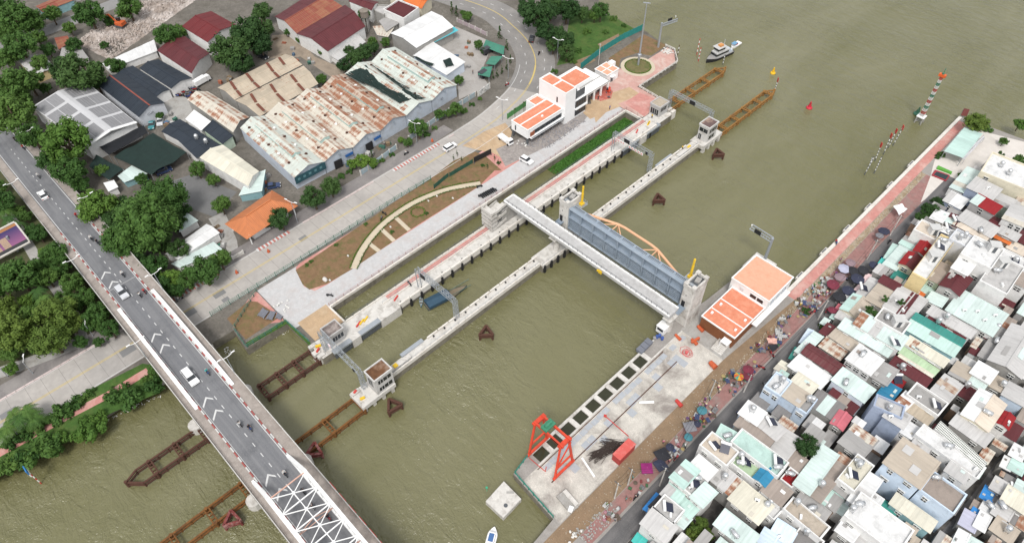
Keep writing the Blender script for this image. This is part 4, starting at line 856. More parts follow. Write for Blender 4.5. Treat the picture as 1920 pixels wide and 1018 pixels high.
def slope_sheets(parent,a,b,c,d,mat,step=2.0,rows=1,th=.07,name='roof_sheet',maxn=16,lap=.02,vary=0):
    "sheets on the slope with upper edge a-b and eave d-c"
    L=((b-a).length+(c-d).length)/2; n=max(2,min(maxn,round(L/step))); V=(d-a).length
    up=(b-a).cross(d-a); up=up.normalized() if up.length>1e-6 else Vector((0,0,1))
    if up.z<0: up=-up
    for i in range(n):
        for r in range(rows):
            u0,u1=i/n,(i+1)/n; v0,v1=r/rows,(r+1)/rows; e=.02
            q=[bil([a,b,c,d],u,v) for u,v in ((u0,v0),(u1,v0),(u1,v1),(u0,v1))]
            off=up*(.035*(i%2)+.012*((rows-1-r)%2)+random.uniform(0,.012))
            mb=MB(); top=[p+off+up*th for p in q]; bot=[p+off for p in q]; k=len(mb.v)
            uv=[(u0*L,v0*V),(u1*L,v0*V),(u1*L,v1*V),(u0*L,v1*V)]
            nn=(top[1]-top[0]).cross(top[3]-top[0])
            if nn.z<0: top=top[::-1]; bot=bot[::-1]; uv=uv[::-1]
            mb.poly(top,0,uv)
            for j in range(4): mb.quad(bot[j],bot[(j+1)%4],top[(j+1)%4],top[j],0,[(0,0)]*4)
            mb.build(name,mat if not vary or rnd_s.random()>vary else rnd_s.choice(VARY()),parent)
def cross_strips(t,tile,segs,z,mat,w=.9):
    for a,b in segs:
        p,q=PT(tile,a[0],a[1],z),PT(tile,b[0],b[1],z); mb=MB(); mb.beam(p,q,w,.08); mb.build('repair_strip',mat,t)
def windows(t,Q,z0,z1,wmat,dens=3.2,lo=0,win='std',g0=None):
    "windows on the walls that face the water side and the camera"
    n=len(Q)
    for i in range(n):
        a,b=Q[i],Q[(i+1)%n]; d=Vector((b.x-a.x,b.y-a.y,0)); L=d.length
        if L<2.2: continue
        d/=L; nrm=Vector((d.y,-d.x,0)); mid=(a+b)/2
        if nrm.dot(Vector((-mid.x,-mid.y,0)).normalized())<.2: continue
        k=max(1,int(L/dens)); st=max(1,int((z1-z0)/3.1))
        for s in range(lo,st):
            zc=z1-(st-s)*3.1+1.35 if st*3.1<z1-z0 else z0+s*3.1+1.1
            zc=z1-1.15-(st-1-s)*3.1
            for j in range(k):
                if random.random()<.22: continue
                p=a+d*(L*(j+.5)/k); p=Vector((p.x,p.y,0)); w,h=rnd_w.choice(((.55,.6),(.7,.55),(.45,.7)))
                mb=MB(); q=p+nrm*.03
                def bx(hw,hz,dep,m):
                    A=q-d*hw; B=q+d*hw; mb.hexa([A-nrm*.1+Vector((0,0,zc-hz)),A+nrm*dep+Vector((0,0,zc-hz)),B+nrm*dep+Vector((0,0,zc-hz)),B-nrm*.1+Vector((0,0,zc-hz))],[A-nrm*.1+Vector((0,0,zc+hz)),A+nrm*dep+Vector((0,0,zc+hz)),B+nrm*dep+Vector((0,0,zc+hz)),B-nrm*.1+Vector((0,0,zc+hz))],m)
                bx(w,h,.02,0); bx(w+.12,.06,.12,1); bx(.05,h,.05,1)
                A=q-d*(w+.2); B=q+d*(w+.2); zz=zc+h+.08; mb.hexa([A+Vector((0,0,zz)),A+nrm*.22+Vector((0,0,zz)),B+nrm*.22+Vector((0,0,zz)),B+Vector((0,0,zz))],[A+Vector((0,0,zz+.06)),A+nrm*.22+Vector((0,0,zz+.06)),B+nrm*.22+Vector((0,0,zz+.06)),B+Vector((0,0,zz+.06))],1)
                mb.build('window',[m_glass,m_wframe],t)
HOUSES=[]; rnd_w=random.Random(4); rnd_p=random.Random(6)
def house(label,tile,pts,z,kind,rk,wk,g=GR,name='house',cat='house',step=2.0,rise=None,win=True,rows=1,swap=False,wall=True,extra=(),nomono=False,dens=3.2,short=None,over=.3,rsplit=None):
    Q=ccw([PT(tile,x,y,z) for x,y in pts]); c=sum(Q,Vector((0,0,0)))/4
    if (Q[1]-Q[0]).length+(Q[2]-Q[3]).length<(Q[2]-Q[1]).length+(Q[3]-Q[0]).length: Q=[Q[1],Q[2],Q[3],Q[0]]
    if swap: Q=[Q[1],Q[2],Q[3],Q[0]]
    if g==GR:   # houses are square cornered: fit a rectangle to the traced outline
        e1=((Q[1]-Q[0])+(Q[2]-Q[3]))/2; e2=((Q[3]-Q[0])+(Q[2]-Q[1]))/2; a1=math.atan2(e1.y,e1.x); a2=math.atan2(e2.y,e2.x)-math.pi/2; d=(a2-a1+math.pi)%(2*math.pi)-math.pi; a=a1+d/2
        a=a-.6*(((a+math.pi/4)%(math.pi/2))-math.pi/4)
        k=.35 if wall else .05; u=Vector((math.cos(a),math.sin(a),0))*(e1.length/2+k); v=Vector((-math.sin(a),math.cos(a),0))*(e2.length/2*abs(math.cos(d))+k); Q=[c-u-v,c+u-v,c+u+v,c-u+v]
        HOUSES.append((c.x,c.y,a,e1.length/2+k,e2.length/2+k,label))
    t=thing(name,label,cat,(c.x,c.y,g)); rm=roofm(rk) if isinstance(rk,str) else rk; wm=wallm(wk) if isinstance(wk,str) else wk
    W=(Q[3]-Q[0]).length; up=Vector((0,0,1)); I=inset(Q,over)
    zt=z
    if kind=='gable':
        rs=rise if rise is not None else W*.16; r0=(Q[0]+Q[3])/2+up*rs; r1=(Q[1]+Q[2])/2+up*rs
        i0=(I[0]+I[3])/2; i1=(I[1]+I[2])/2
        mb=MB(); lo=[(p.x,p.y,g-.5) for p in I]; hi=[(p.x,p.y,z-.05) for p in I]; mb.hexa(lo,hi)
        a0=(i0.x,i0.y,z+rs-.08); a1=(i1.x,i1.y,z+rs-.08); mb.poly([hi[0],a0,hi[3]]); mb.poly([hi[1],hi[2],a1])
        mb.quad(hi[0],hi[1],a1,a0); mb.quad(hi[2],hi[3],a0,a1); mb.build('wall',wm,t)
        mb=MB(); mb.beam(r0+up*.12,r1+up*.12,.45,.1); rf=mb.build('roof',rm if rsplit is None else roofm(rsplit),t)
        slope_sheets(rf,r0,r1,Q[1],Q[0],rm,step,rows); slope_sheets(rf,r0,r1,Q[2],Q[3],rm if rsplit is None else roofm(rsplit),step,rows)
    elif kind=='shed':
        rs=(rise if rise is not None else .45)*.7
        T=[Q[0],Q[1],Q[2]+up*rs,Q[3]+up*rs]
        if wall:
            mb=MB(); mb.hexa([(p.x,p.y,g-.5) for p in I],[(p.x,p.y,z-.05) for p in I[:2]]+[(p.x,p.y,z+rs-.08) for p in I[2:]]); mb.build('wall',wm,t)
        else:
            for p in I: mb=MB(); mb.tube((p.x,p.y,g),(p.x,p.y,z+.05),.09,.09,6); mb.build('post',m_galv,t)
        mb=MB(); mb.beam(T[3]+up*.1,T[2]+up*.1,.3,.08); rf=mb.build('roof',rm,t)
        slope_sheets(rf,T[3],T[2],T[1],T[0],rm,step,rows,vary=.09 if (g==GR and wall) else 0)
    elif kind=='flat':
        mb=MB(); mb.prism([(p.x,p.y) for p in Q],g-.5,z,0); mb.build('wall',wm,t)
        mb=MB(); J=inset(Q,.12); mb.prism([(p.x,p.y) for p in J],z,z+.03,0); rf=mb.build('roof',M('deck_'+rk,sc(RC[rk],.92),.9,.12,.9,sc(RC[rk],.5),.65,.45),t)
        J=inset(Q,.28); hp=.55
        for i in range(4):
            k=(i+1)%4; mb=MB(); mb.hexa([(Q[i].x,Q[i].y,z-.05),(Q[k].x,Q[k].y,z-.05),(J[k].x,J[k].y,z-.05),(J[i].x,J[i].y,z-.05)],[(Q[i].x,Q[i].y,z+hp),(Q[k].x,Q[k].y,z+hp),(J[k].x,J[k].y,z+hp),(J[i].x,J[i].y,z+hp)]); mb.build('parapet',wm,rf)
        I=Q
    if kind in('shed','gable') and g==GR and wall and name=='house':
        for _ in range(rnd_p.choice((0,0,1,1,2))):
            u=rnd_p.uniform(.12,.7); v=rnd_p.uniform(.08,.3) if rnd_p.random()<.5 else rnd_p.uniform(.55,.72); du=rnd_p.uniform(.1,.24); dv=rnd_p.uniform(.12,.24)
            def zz(v_): return (rs*v_ if kind=='shed' else rs*(1-abs(2*v_-1)))
            q=[bil(Q,a,b)+up*(zz(b)+.15) for a,b in ((u,v),(u+du,v),(u+du,v+dv),(u,v+dv))]; mb=MB(); mb.hexa(q,[p+up*.04 for p in q]); mb.build('roof_patch',rnd_p.choice((roofm('lgrey'),roofm('brown'),roofm('pmint'),roofm('rusty'),roofm('white'),roofm('grey'))),t)
    if win and wall: windows(t,I if kind!='flat' else Q,g,z,wm,dens,lo=0 if z-g<4.2 else (1 if z-g>6 else 0))
    sn=short or label
    if g==GR and not extra and wall and name=='house' and (kind=='flat' or rnd_p.random()<.22): extra=[(rnd_p.choice(('vat','tank','ac','heater')),rnd_p.uniform(.2,.8),rnd_p.uniform(.2,.8)) for _ in range(2 if kind=='flat' else 1)]; sn=label
    for e in extra:
        p=bil(Q,e[1],e[2]); p=Vector((p.x,p.y,z+(.04 if kind=='flat' else .2)))
        rooftop(e[0],p,sn,e[3] if len(e)>3 else random.uniform(0,3))
    return t
PR={}
def rooftop(kind,p,sn,rz):
    if kind not in PR:
        t=thing({'tank':'water_tank','heater':'solar_heater','ac':'air_conditioner','hut':'stair_hut','vat':'water_tank'}[kind],'x','x'); mb=MB()
        if kind=='tank':
            t['category']='water tank'; mb.tube((-.8,0,.85),(.8,0,.85),.5,.5,14); mb.tube((-.95,0,.85),(-.8,0,.85),.25,.5,14); mb.tube((.8,0,.85),(.95,0,.85),.5,.25,14); mb.build('tank',M('stainless',(.62,.63,.64),.25,.05,1,metal=.7),t,True)
            mb=MB(); 
            for x in (-.5,.5):
                for y in (-.4,.4): mb.beam((x,y,0),(x,y*.8,.6),.08)
            mb.build('stand',m_galv,t)
        elif kind=='vat':
            t['category']='water tank'; mb.lathe((0,0,.5),[(.55,0),(.6,.2),(.6,1.2),(.35,1.5),(.2,1.55)],14); mb.build('tank',M('stainless',(.62,.63,.64),.25,.05,1,metal=.7),t,True); mb=MB()
            for x in (-.4,.4):
                for y in (-.4,.4): mb.beam((x,y,0),(x,y,.55),.08)
            mb.build('stand',m_galv,t)
        elif kind=='heater':
            t['category']='solar heater'; mb.hexa([(-.9,-.9,.1),(.9,-.9,.1),(.9,.7,.9),(-.9,.7,.9)],[(-.9,-.95,.18),(.9,-.95,.18),(.9,.66,.98),(-.9,.66,.98)]); mb.build('collector',M('collector',(.03,.035,.06),.2,.2),t)
            mb=MB(); mb.tube((-1.05,.85,1.15),(1.05,.85,1.15),.3,.3,12); mb.build('tank',m_white,t); mb=MB()
            for x in (-.8,.8): mb.beam((x,.8,0),(x,.8,.95),.07); mb.beam((x,-.9,0),(x,-.9,.15),.07)
            mb.build('frame',m_galv,t)
        elif kind=='ac':
            t['category']='air conditioner'; mb.box(-.45,.45,-.2,.2,.05,.7); mb.build('case',m_white,t); mb=MB(); mb.tube((0,-.24,.38),(0,-.2,.38),.24,.24,12); mb.build('fan_grille',m_gdark,t)
        else:
            t['category']='stair hut'; mb.box(-1.1,1.1,-.9,.9,0,2.1); mb.build('wall',wallm('white'),t); mb=MB(); mb.box(-1.3,1.3,-1.1,1.1,2.1,2.25); mb.build('roof',M('hut_roof',(.5,.5,.49),.9,.1),t); mb=MB(); mb.box(-.4,.4,-.95,-.88,0,1.8); mb.build('door',m_gdark,t)
        PR[kind]=proto(t)
    nm={'tank':'steel water tank lying','vat':'upright steel water tank','heater':'dark solar water heater','ac':'white air conditioner','hut':'small white stair hut'}[kind]
    w=('%s on the %s'%(nm,sn)).split(); place(PR[kind],p,rz,' '.join(w[:16]),nm.split()[1]+'s on the roofs' if kind!='hut' else 'stair huts')
# ---------------------------------------------------------------- trees
def leaf_mat(name,c1,c2,c3):
    m,n,b=_nodes(name); g=geo(n); cc=mixc(n,ramp(n,noise(n,g,.9,3),.3,.7),c1,c2)
    h=n.nodes.new('ShaderNodeHueSaturation'); n.links.new(mixc(n,ramp(n,noise(n,g,4,2),.4,.8),cc,c3),h.inputs['Color']); r=n.nodes.new('ShaderNodeMapRange'); n.links.new(orand(n),r.inputs[0]); r.inputs[3].default_value=.7; r.inputs[4].default_value=1.3; n.links.new(r.outputs[0],h.inputs['Value'])
    r2=n.nodes.new('ShaderNodeMapRange'); n.links.new(orand(n),r2.inputs[0]); r2.inputs[3].default_value=.515; r2.inputs[4].default_value=.485; n.links.new(r2.outputs[0],h.inputs['Hue'])
    n.links.new(h.outputs[0],b.inputs['Base Color']); b.inputs['Roughness'].default_value=.75; b.inputs['Specular IOR Level'].default_value=.25
    try: b.inputs['Subsurface Weight'].default_value=0
    except Exception: pass
    return m
m_leaf=leaf_mat('leaves',(.026,.070,.013),(.052,.115,.020),(.075,.138,.028)); m_leafd=leaf_mat('leaves_dark',(.017,.048,.012),(.032,.076,.017),(.045,.09,.022)); m_leafl=leaf_mat('leaves_light',(.046,.108,.015),(.080,.158,.021),(.11,.18,.034)); m_leafo=leaf_mat('leaves_olive',(.056,.100,.016),(.092,.145,.021),(.12,.165,.032))
m_bark=M('bark',(.13,.095,.065),.95,.25,2)
def crown_mesh(seed,nc,nl,flat=.75,leaf=.085,mat=None,core=True,cone=0):
    rnd=random.Random(seed); mb=MB(); cl=[]
    for i in range(nc):
        while True:
            v=Vector((rnd.uniform(-1,1),rnd.uniform(-1,1),rnd.uniform(-.7,1)))
            if .35<v.length<1: break
        if cone: v.z=rnd.uniform(-1,1); k=(1-(v.z+1)/2)**.8; v.x*=k*.9; v.y*=k*.9
        r=(rnd.uniform(.13,.27) if nc>50 else rnd.uniform(.20,.36))*(1 if not cone else .7); v*=.80 if not cone else 1; cl.append((Vector((v.x,v.y,v.z*flat)),r))
    for c,r in cl:
        for j in range(nl):
            d=Vector((rnd.gauss(0,1),rnd.gauss(0,1),rnd.gauss(.15,1))).normalized(); p=c+d*r*rnd.uniform(.75,1.1)
            nrm=(d+Vector((rnd.gauss(0,.5),rnd.gauss(0,.5),rnd.gauss(.4,.5)))).normalized(); x=nrm.orthogonal().normalized(); y=nrm.cross(x); a=rnd.uniform(0,6.28); s=leaf*rnd.uniform(.6,1.25)
            X=(x*math.cos(a)+y*math.sin(a))*s; Y=(y*math.cos(a)-x*math.sin(a))*s*.6
            mb.poly([p-X,p-Y*.9,p+X,p+Y*.9])
        if core: mb.ball(c,r*.62,r*.62,r*.55,n=6)  # solid ball added unseen inside each leaf clump to block light
    return mb.mesh('crown',mat)
def trunk_mesh(h=1.2,limbs=6,seed=0):
    rnd=random.Random(seed); mb=MB(); mb.tube((0,0,-1.5),(0,0,-.5),.085,.06,8)
    for i in range(limbs): a=i*6.28/limbs+rnd.uniform(-.3,.3); mb.tube((0,0,-.6),(.55*math.cos(a),.55*math.sin(a),rnd.uniform(.0,.4)),.045,.015,5)
    mb.tube((0,0,-.5),(0,0,.5),.06,.02,6); return mb.mesh('trunk',m_bark)
CROWN={'round':[crown_mesh(s,60,50,.72,.068,m_leaf) for s in (1,2,3)],'big':[crown_mesh(s,110,60,.7,.048,m_leaf) for s in (11,12)],'dark':[crown_mesh(s,64,50,.75,.064,m_leafd) for s in (21,22)],'light':[crown_mesh(s,60,50,.7,.066,m_leafl) for s in (31,32)],'olive':[crown_mesh(s,70,50,.72,.062,m_leafo) for s in (41,42)],'bush':[crown_mesh(s,16,44,.55,.13,m_leaf) for s in (51,52)],'bushl':[crown_mesh(s,18,50,.55,.12,m_leafl) for s in (55,56)],'cone':[crown_mesh(s,26,44,2.2,.10,m_leafd,True,1) for s in (61,62)]}
TRUNK=[trunk_mesh(seed=s) for s in (1,2,3)]
TN={'round':'broadleaf_tree','big':'broadleaf_tree','dark':'broadleaf_tree','light':'broadleaf_tree','olive':'broadleaf_tree','bush':'shrub','bushl':'shrub','cone':'cypress_tree'}
def tree(kind,x,y,rp,label,group,g=GL,lift=1.0):
    "crown centre at survey pixel x,y with pixel radius rp"
    p=P(x,y,g+4); dist=(p-CAM).length; r=rp*dist/FPX*(.93 if 'bush' not in kind else 1)
    zc=g+r*(1.15 if kind not in('bush','bushl') else .35)*lift if kind!='cone' else g+r*1.9
    p=P(x,y,zc); k=random.randrange(9)
    t=thing(TN[kind],label,'tree' if 'bush' not in kind else 'shrub',(p.x,p.y,g),group)
    cm=CROWN[kind][k%len(CROWN[kind])]; o=bpy.data.objects.new('crown',cm); col.objects.link(o); o.parent=t; o.location=(0,0,zc-g); o.scale=(r,r,r*random.uniform(.9,1.1)); o.rotation_euler=(0,0,random.uniform(0,6.28))
    if 'bush' not in kind:
        o=bpy.data.objects.new('trunk',TRUNK[k%3]); col.objects.link(o); o.parent=t; o.location=(0,0,zc-g); s=(zc-g)/1.5; o.scale=(r*.9,r*.9,s)
    return t
def trees(kind,label,group,lst,g=GL,tile='',lift=1.0):
    ordn=['widest','second widest','third widest','fourth widest','fifth widest','sixth widest','seventh widest','eighth widest','ninth widest','tenth widest','eleventh widest','twelfth widest','thirteenth widest','fourteenth widest','fifteenth widest']
    srt=sorted(range(len(lst)),key=lambda i:-lst[i][2]-.01*i)
    for i,a in enumerate(lst):
        q=px(tile,(a[0],a[1])); rk=srt.index(i); l=label
        if len(lst)>1: l=(ordn[rk] if rk<len(lst)-1 or rk==1 else 'smallest')+' of the set: '+label if len(lst)>2 or True else label
        tree(kind,q[0],q[1],(a[2]-.04*rk)/TILE[tile][2],l.replace(' of the set:',''),group,g,lift)
PALM=None
def palm(x,y,h,label,group,g=GL):
    global PALM
    if PALM is None:
        mb=MB(); rnd=random.Random(5)
        for i in range(13):
            a=i*6.28/13+rnd.uniform(-.2,.2); el=rnd.uniform(.1,.9); pts=[]
            for k in range(7): f=k/6; rr=2.3*f; pts.append(Vector((rr*math.cos(a),rr*math.sin(a),el*1.6*f-1.9*f*f)))
            s=Vector((-math.sin(a),math.cos(a),0))
            for k in range(6):
                for q in range(2):
                    p=pts[k].lerp(pts[k+1],q*.5); d=(pts[k+1]-pts[k]).normalized(); L=.62*(1-abs(k/6-.4))
                    for sg in (-1,1): e=p+s*sg*L+d*.35-Vector((0,0,.22)); mb.poly([p,p+d*.2,e+d*.08,e])
        PALM=(mb.mesh('fronds',m_leaf),)
        mb=MB(); mb.tube((0,0,0),(.05,0,.5),.17,.13,8); mb.tube((.05,0,.5),(0,0,1),.13,.1,8); PALM+=(mb.mesh('trunk',m_bark),)
    p=P(x,y,g+h); t=thing('palm_tree',label,'palm tree',(p.x,p.y,g),group)
    o=bpy.data.objects.new('fronds',PALM[0]); col.objects.link(o); o.parent=t; o.location=(0,0,h); o.rotation_euler=(0,0,random.uniform(0,6)); o.scale=(random.uniform(.85,1.15),)*3
    o=bpy.data.objects.new('trunk',PALM[1]); col.objects.link(o); o.parent=t; o.scale=(1,1,h)
# ================================================================ left bank: factory sheds
nr=[(1130,480),(990,565),(845,650),(700,735),(545,830),(385,910),(215,1000)]; fr=[(778,265),(650,345),(500,415),(365,495),(215,560),(50,650),(-90,720)]
bay=[('rustmint','pale blue gabled factory shed with mint roof and gate number 02'),('rustmint','factory shed whose mint roof is half covered by torn green netting'),('rustier','factory shed with the most heavily rusted red brown roof of the row'),('rusty','factory shed with rust streaked cream roof next to the heavily rusted one'),('rusty','factory shed with blue banded front wall and rust spotted roof'),('rustmint','factory shed at the row end with dark teal front cladding')]
ZE=7.0
for i in range(6):
    Q=[PT('B',*fr[i],ZE),PT('B',*nr[i],ZE),PT('B',*nr[i+1],ZE),PT('B',*fr[i+1],ZE)]
    c=sum(Q,Vector((0,0,0)))/4; t=thing('factory_shed',bay[i][1],'shed',(c.x,c.y,GL)); up=Vector((0,0,1)); rs=1.7
    r0=(Q[0]+Q[3])/2+up*rs; r1=(Q[1]+Q[2])/2+up*rs; wm=M('shed_wall',(.46,.51,.58),.85,.08,.6,(.3,.3,.3),.5,.4)
    mb=MB(); I=[bil(Q,u,v) for u,v in ((.01,.01),(.985,.01),(.985,.99),(.01,.99))]; hi=[(p.x,p.y,ZE-.05) for p in I]; lo=[(p.x,p.y,GL-.3) for p in I]
    a0=(r0.lerp(r1,.01).x,r0.lerp(r1,.01).y,ZE+rs-.1); a1=(r0.lerp(r1,.985).x,r0.lerp(r1,.985).y,ZE+rs-.1)
    i_=len(mb.v); mb.poly([lo[1],lo[0],hi[0],hi[1]][::-1]); mb.poly([lo[2],lo[1],hi[1],a1,hi[2]][::-1]); mb.poly([lo[3],lo[2],hi[2],hi[3]][::-1]); mb.poly([lo[0],lo[3],hi[3],a0,hi[0]][::-1]); mb.build('wall',wm,t)
    mb=MB(); mb.beam(r0+up*.15,r1+up*.15,.5,.12); rf=mb.build('roof',roofm(bay[i][0]),t)
    rm=roofm(bay[i][0]); slope_sheets(rf,r0,r1,Q[1],Q[0],rm,2.0,2,maxn=26); slope_sheets(rf,r0,r1,Q[2],Q[3],rm,2.0,2,maxn=26)
    if i!=1:   # raised ridge monitor
        m0=r0.lerp(r1,.14)+up*.95; m1=r0.lerp(r1,.80)+up*.95; w=(Q[3]-Q[0])*.16; mb=MB(); mb.beam(m0+up*.1,m1+up*.1,.35,.1); mo=mb.build('ridge_monitor',rm,t)
        slope_sheets(mo,m0,m1,m1-w-up*.45,m0-w-up*.45,roofm('rustier' if i in (0,2,3) else 'rusty'),2.2,1,name='monitor_sheet',maxn=20); slope_sheets(mo,m0,m1,m1+w-up*.45,m0+w-up*.45,rm,2.2,1,name='monitor_sheet',maxn=20)
        mb=MB(); 
        for s_ in (-1,1):
            a=m0+w*s_*.9-up*.45; b=m1+w*s_*.9-up*.45; mb.quad(a,b,b-up*.8,a-up*.8)
        for e in (m0,m1): mb.poly([e,e-w*.9-up*.45,e-w*.9-up*1.2,e+w*.9-up*1.2,e+w*.9-up*.45])
        mb.build('monitor_wall',M('monitor_wall',(.40,.55,.52),.8,.15,1),mo)
    # front wall fittings
    A,B_=Q[1],Q[2]; d=(B_-A).normalized(); nn=Vector((d.y,-d.x,0)); nn=nn if nn.x>0 else -nn
    mid=(A+B_)/2; mb=MB(); mb.tube((mid.x+nn.x*.02,mid.y+nn.y*.02,ZE+.45),(mid.x+nn.x*.12,mid.y+nn.y*.12,ZE+.45),.42,.42,14); mb.build('vent',M('vent_grey',(.3,.35,.4),.6,.1),t)
    if i in (4,3): 
        f=.45 if i==4 else .35; p=A.lerp(B_,f); mb=MB(); mb.beam((p.x+nn.x*.05,p.y+nn.y*.05,GL+1.5),(p.x+d.x*2.6+nn.x*.05,p.y+d.y*2.6+nn.y*.05,GL+1.5),.12,3.0); mb.build('door',m_black,t)
        mb=MB(); mb.beam((A.x+d.x*.4+nn.x*.06,A.y+d.y*.4+nn.y*.06,GL+2.9),(A.x+d.x*3+nn.x*.06,A.y+d.y*3+nn.y*.06,GL+2.9),.1,.9); mb.build('blue_panel',M('panel_blue',(.03,.12,.35),.6,.1),t)
    if i==5:
        mb=MB(); mb.beam((A.x+nn.x*.1,A.y+nn.y*.1,ZE-1.1),(B_.x+nn.x*.1,B_.y+nn.y*.1,ZE-1.1),.14,2.4); mb.build('front_cladding',M('clad_teal',(.03,.09,.11),.6,.15),t)
        for k in range(5): p=A.lerp(B_,.12+k*.18); mb=MB(); mb.beam((p.x+nn.x*.2,p.y+nn.y*.2,ZE-1),(p.x+d.x*.8+nn.x*.2,p.y+d.y*.8+nn.y*.2,ZE-1),.05,.7); mb.build('window',M('clad_window',(.12,.25,.28),.3,.1),t)
    # little roof hoods
    for k in range(5):
        for s_ in (.22,.8):
            p=bil(Q,.1+.18*k,s_)+up*(rs*(1-abs(2*s_-1))+.1); mb=MB(); mb.cbox(p,.7,.55,.4,R(45)); mb.build('roof_hood',(m_rust,m_white)[k%2],t)
def cloth(name,label,cat,tile,pts,z,mat,amp=.35,n=14,hole=None,thick=.06,group=None,zf=None):
    "sagging cloth over a four sided outline"
    Q=[PT(tile,x,y,z) for x,y in pts]; mb=MB(); rnd=random.Random(len(label)); V={}
    ph=rnd.uniform(0,6)
    for i in range(n+1):
        for j in range(n+1):
            u,v=i/n,j/n; p=bil(Q,u,v); e=math.sin(math.pi*u)*math.sin(math.pi*v)
            p=p+Vector((0,0,amp*(.6*math.sin(9*u+ph)*math.cos(7*v+ph)-.5*e)+rnd.uniform(-.05,.05)+(zf(u,v) if zf else 0))); V[i,j]=p
    for i in range(n):
        for j in range(n):
            q=[V[i,j],V[i+1,j],V[i+1,j+1],V[i,j+1]]
            if (q[1]-q[0]).cross(q[3]-q[0]).z<0: q=q[::-1]
            mb.poly(q); mb.poly([a-Vector((0,0,thick)) for a in q[::-1]])
    t=thing(name,label,cat,tuple(sum(Q,Vector((0,0,0)))/4),group); mb.build('cloth',mat,t,True)
    mb=MB()
    for q in Q: mb.tube((q.x,q.y,min(z-.3,GL)),(q.x,q.y,q.z),.06,.06,5)
    mb.build('pole',m_galv,t); return t
m_net=M('green_net',(.012,.028,.024),.9,.25,.8); m_netb=M('black_net',(.014,.016,.020),.9,.2,.8)
for k,(pts) in enumerate(([(500,420),(620,370),(690,470),(600,470)],[(590,455),(690,465),(860,560),(800,575)],[(640,360),(700,400),(860,500),(820,500)],[(830,500),(950,555),(880,565),(790,530)])):
    Q=[PT('B',x,y,8.5) for x,y in pts]; mb=MB(); n=10
    for i in range(n):
        for j in range(4):
            q=[bil(Q,u,v)+Vector((random.uniform(-.15,.15),random.uniform(-.15,.15),random.uniform(0,.3))) for u,v in ((i/n,j/4),((i+1.1)/n,j/4),((i+1.1)/n,(j+1.1)/4),(i/n,(j+1.1)/4))]
            if (q[1]-q[0]).cross(q[3]-q[0]).z<0: q=q[::-1]
            mb.poly(q)
    tag(mb.build('roof_net',m_net),('torn green net bunched on the valley end of the mint shed roof','dark green net strip sagging along the middle of the shed roof','narrow dark net band along the shed ridge','crumpled green net by the front gable of the shed')[k],'net')
# tan twin gables
house('tan gabled shed with dark red cross strips behind the rusty shed row','',[(408,165),(535,102),(567,122),(440,188)],7,'gable','rusttan','weather',GL,'shed','shed',2.0,1.0,rows=2,win=False)
house('second tan gabled shed with rust strips nearest the dirt yard','',[(441,189),(569,124),(597,158),(487,219)],7,'gable','rusttan','weather',GL,'shed','shed',2.0,1.0,rows=2,win=False)
TG=[o for o in col.objects if o.get('label','').startswith('tan gabled shed')][0]; TG2=[o for o in col.objects if o.get('label','').startswith('second tan gabled')][0]; ms_=M('strip_rust',(.16,.055,.035),.85,.25,1.5)
cross_strips(TG,'',[((432,153),(442,168)),((444,170),(452,180)),((462,138),(474,153)),((476,155),(486,164)),((500,118),(512,134)),((514,136),(523,145)),((523,108),(533,121))],8.15,ms_); cross_strips(TG2,'',[((470,176),(480,192)),((482,195),(495,208)),((507,158),(517,173)),((519,176),(533,190)),((545,140),(556,154)),((558,157),(570,170))],8.15,ms_)
house('arched rusty sheet roof between the blue shed and the tan gables','A',[(1165,515),(1400,660),(1310,745),(1050,560)],6.5,'gable','rusty','weather',GL,'shed','shed',2.0,1.5,rows=2,win=False)
house('cream roofed shed with dark skylight slots beside the mint yard','',[(418,272),(486,322),(466,350),(374,296)],6.5,'gable','cream','white',GL,'shed','shed',2.0,1.0,win=False)
house('white strip roof between rusty arch and navy roofs','A',[(1090,625),(1185,690),(1130,735),(1040,670)],6.2,'shed','white','white',GL,'shed','shed',win=False)
# panelled grey warehouse with light bands
Q=[PT('A',*p,8.2) for p in ((490,465),(768,690),(490,825),(180,600))]; t=thing('warehouse','large grey warehouse with pale banded roof and dark ribbed panels','warehouse',tuple(sum(Q,Vector((0,0,0)))/4)[:2]+(GL,))
mb=MB(); mb.hexa([(p.x,p.y,GL) for p in inset(Q,.3)][::-1],[(p.x,p.y,8.1) for p in inset(Q,.3)][::-1]); mb.build('wall',wallm('white'),t); up=Vector((0,0,1))
r0=(Q[0]+Q[3])/2+up*1.4; r1=(Q[1]+Q[2])/2+up*1.4; m_lb=M('roof_band',(.48,.48,.49),.7,.06,.5); m_dp=ROOF('roof_panel_dark',(.24,.24,.25),0,.3,period=1.0,rib=.8)
for (a,b,c,d) in ((r0,r1,Q[1],Q[0]),(r0,r1,Q[2],Q[3])):
    mb=MB(); mb.quad(a,b,c,d) if (b-a).cross(d-a).z>0 else mb.quad(d,c,b,a); rf=mb.build('roof',m_lb,t)
    for i in range(4):
        for j in range(2):
            u0,u1=.02+i*.245,.02+i*.245+.20; v0,v1=(.14,.53) if j==0 else (.55,.97); q=[bil([a,b,c,d],u,v)+up*.05 for u,v in ((u0,v0),(u1,v0),(u1,v1),(u0,v1))]
            if (q[1]-q[0]).cross(q[3]-q[0]).z<0: q=q[::-1]
            L=(b-a).length*.2; mb=MB(); mb.poly(q,0,[(0,0),(0,L),(4,L),(4,0)]); mb.build('roof_panel',m_dp,rf)
for (x,y) in ((0,0),(1,1)): pass
mb=MB(); e0,e1=Q[1]+up*.2,r1+up*.2; mb.beam(e0,e1,.9,.25); mb.beam(e1,Q[2]+up*.2,.9,.25); mb.build('verge_band',m_white,t)
cloth('shade_net','black shade net hung from the end of the grey warehouse','net','A',[(545,815),(805,705),(830,745),(610,870)],6.2,m_netb,.3)
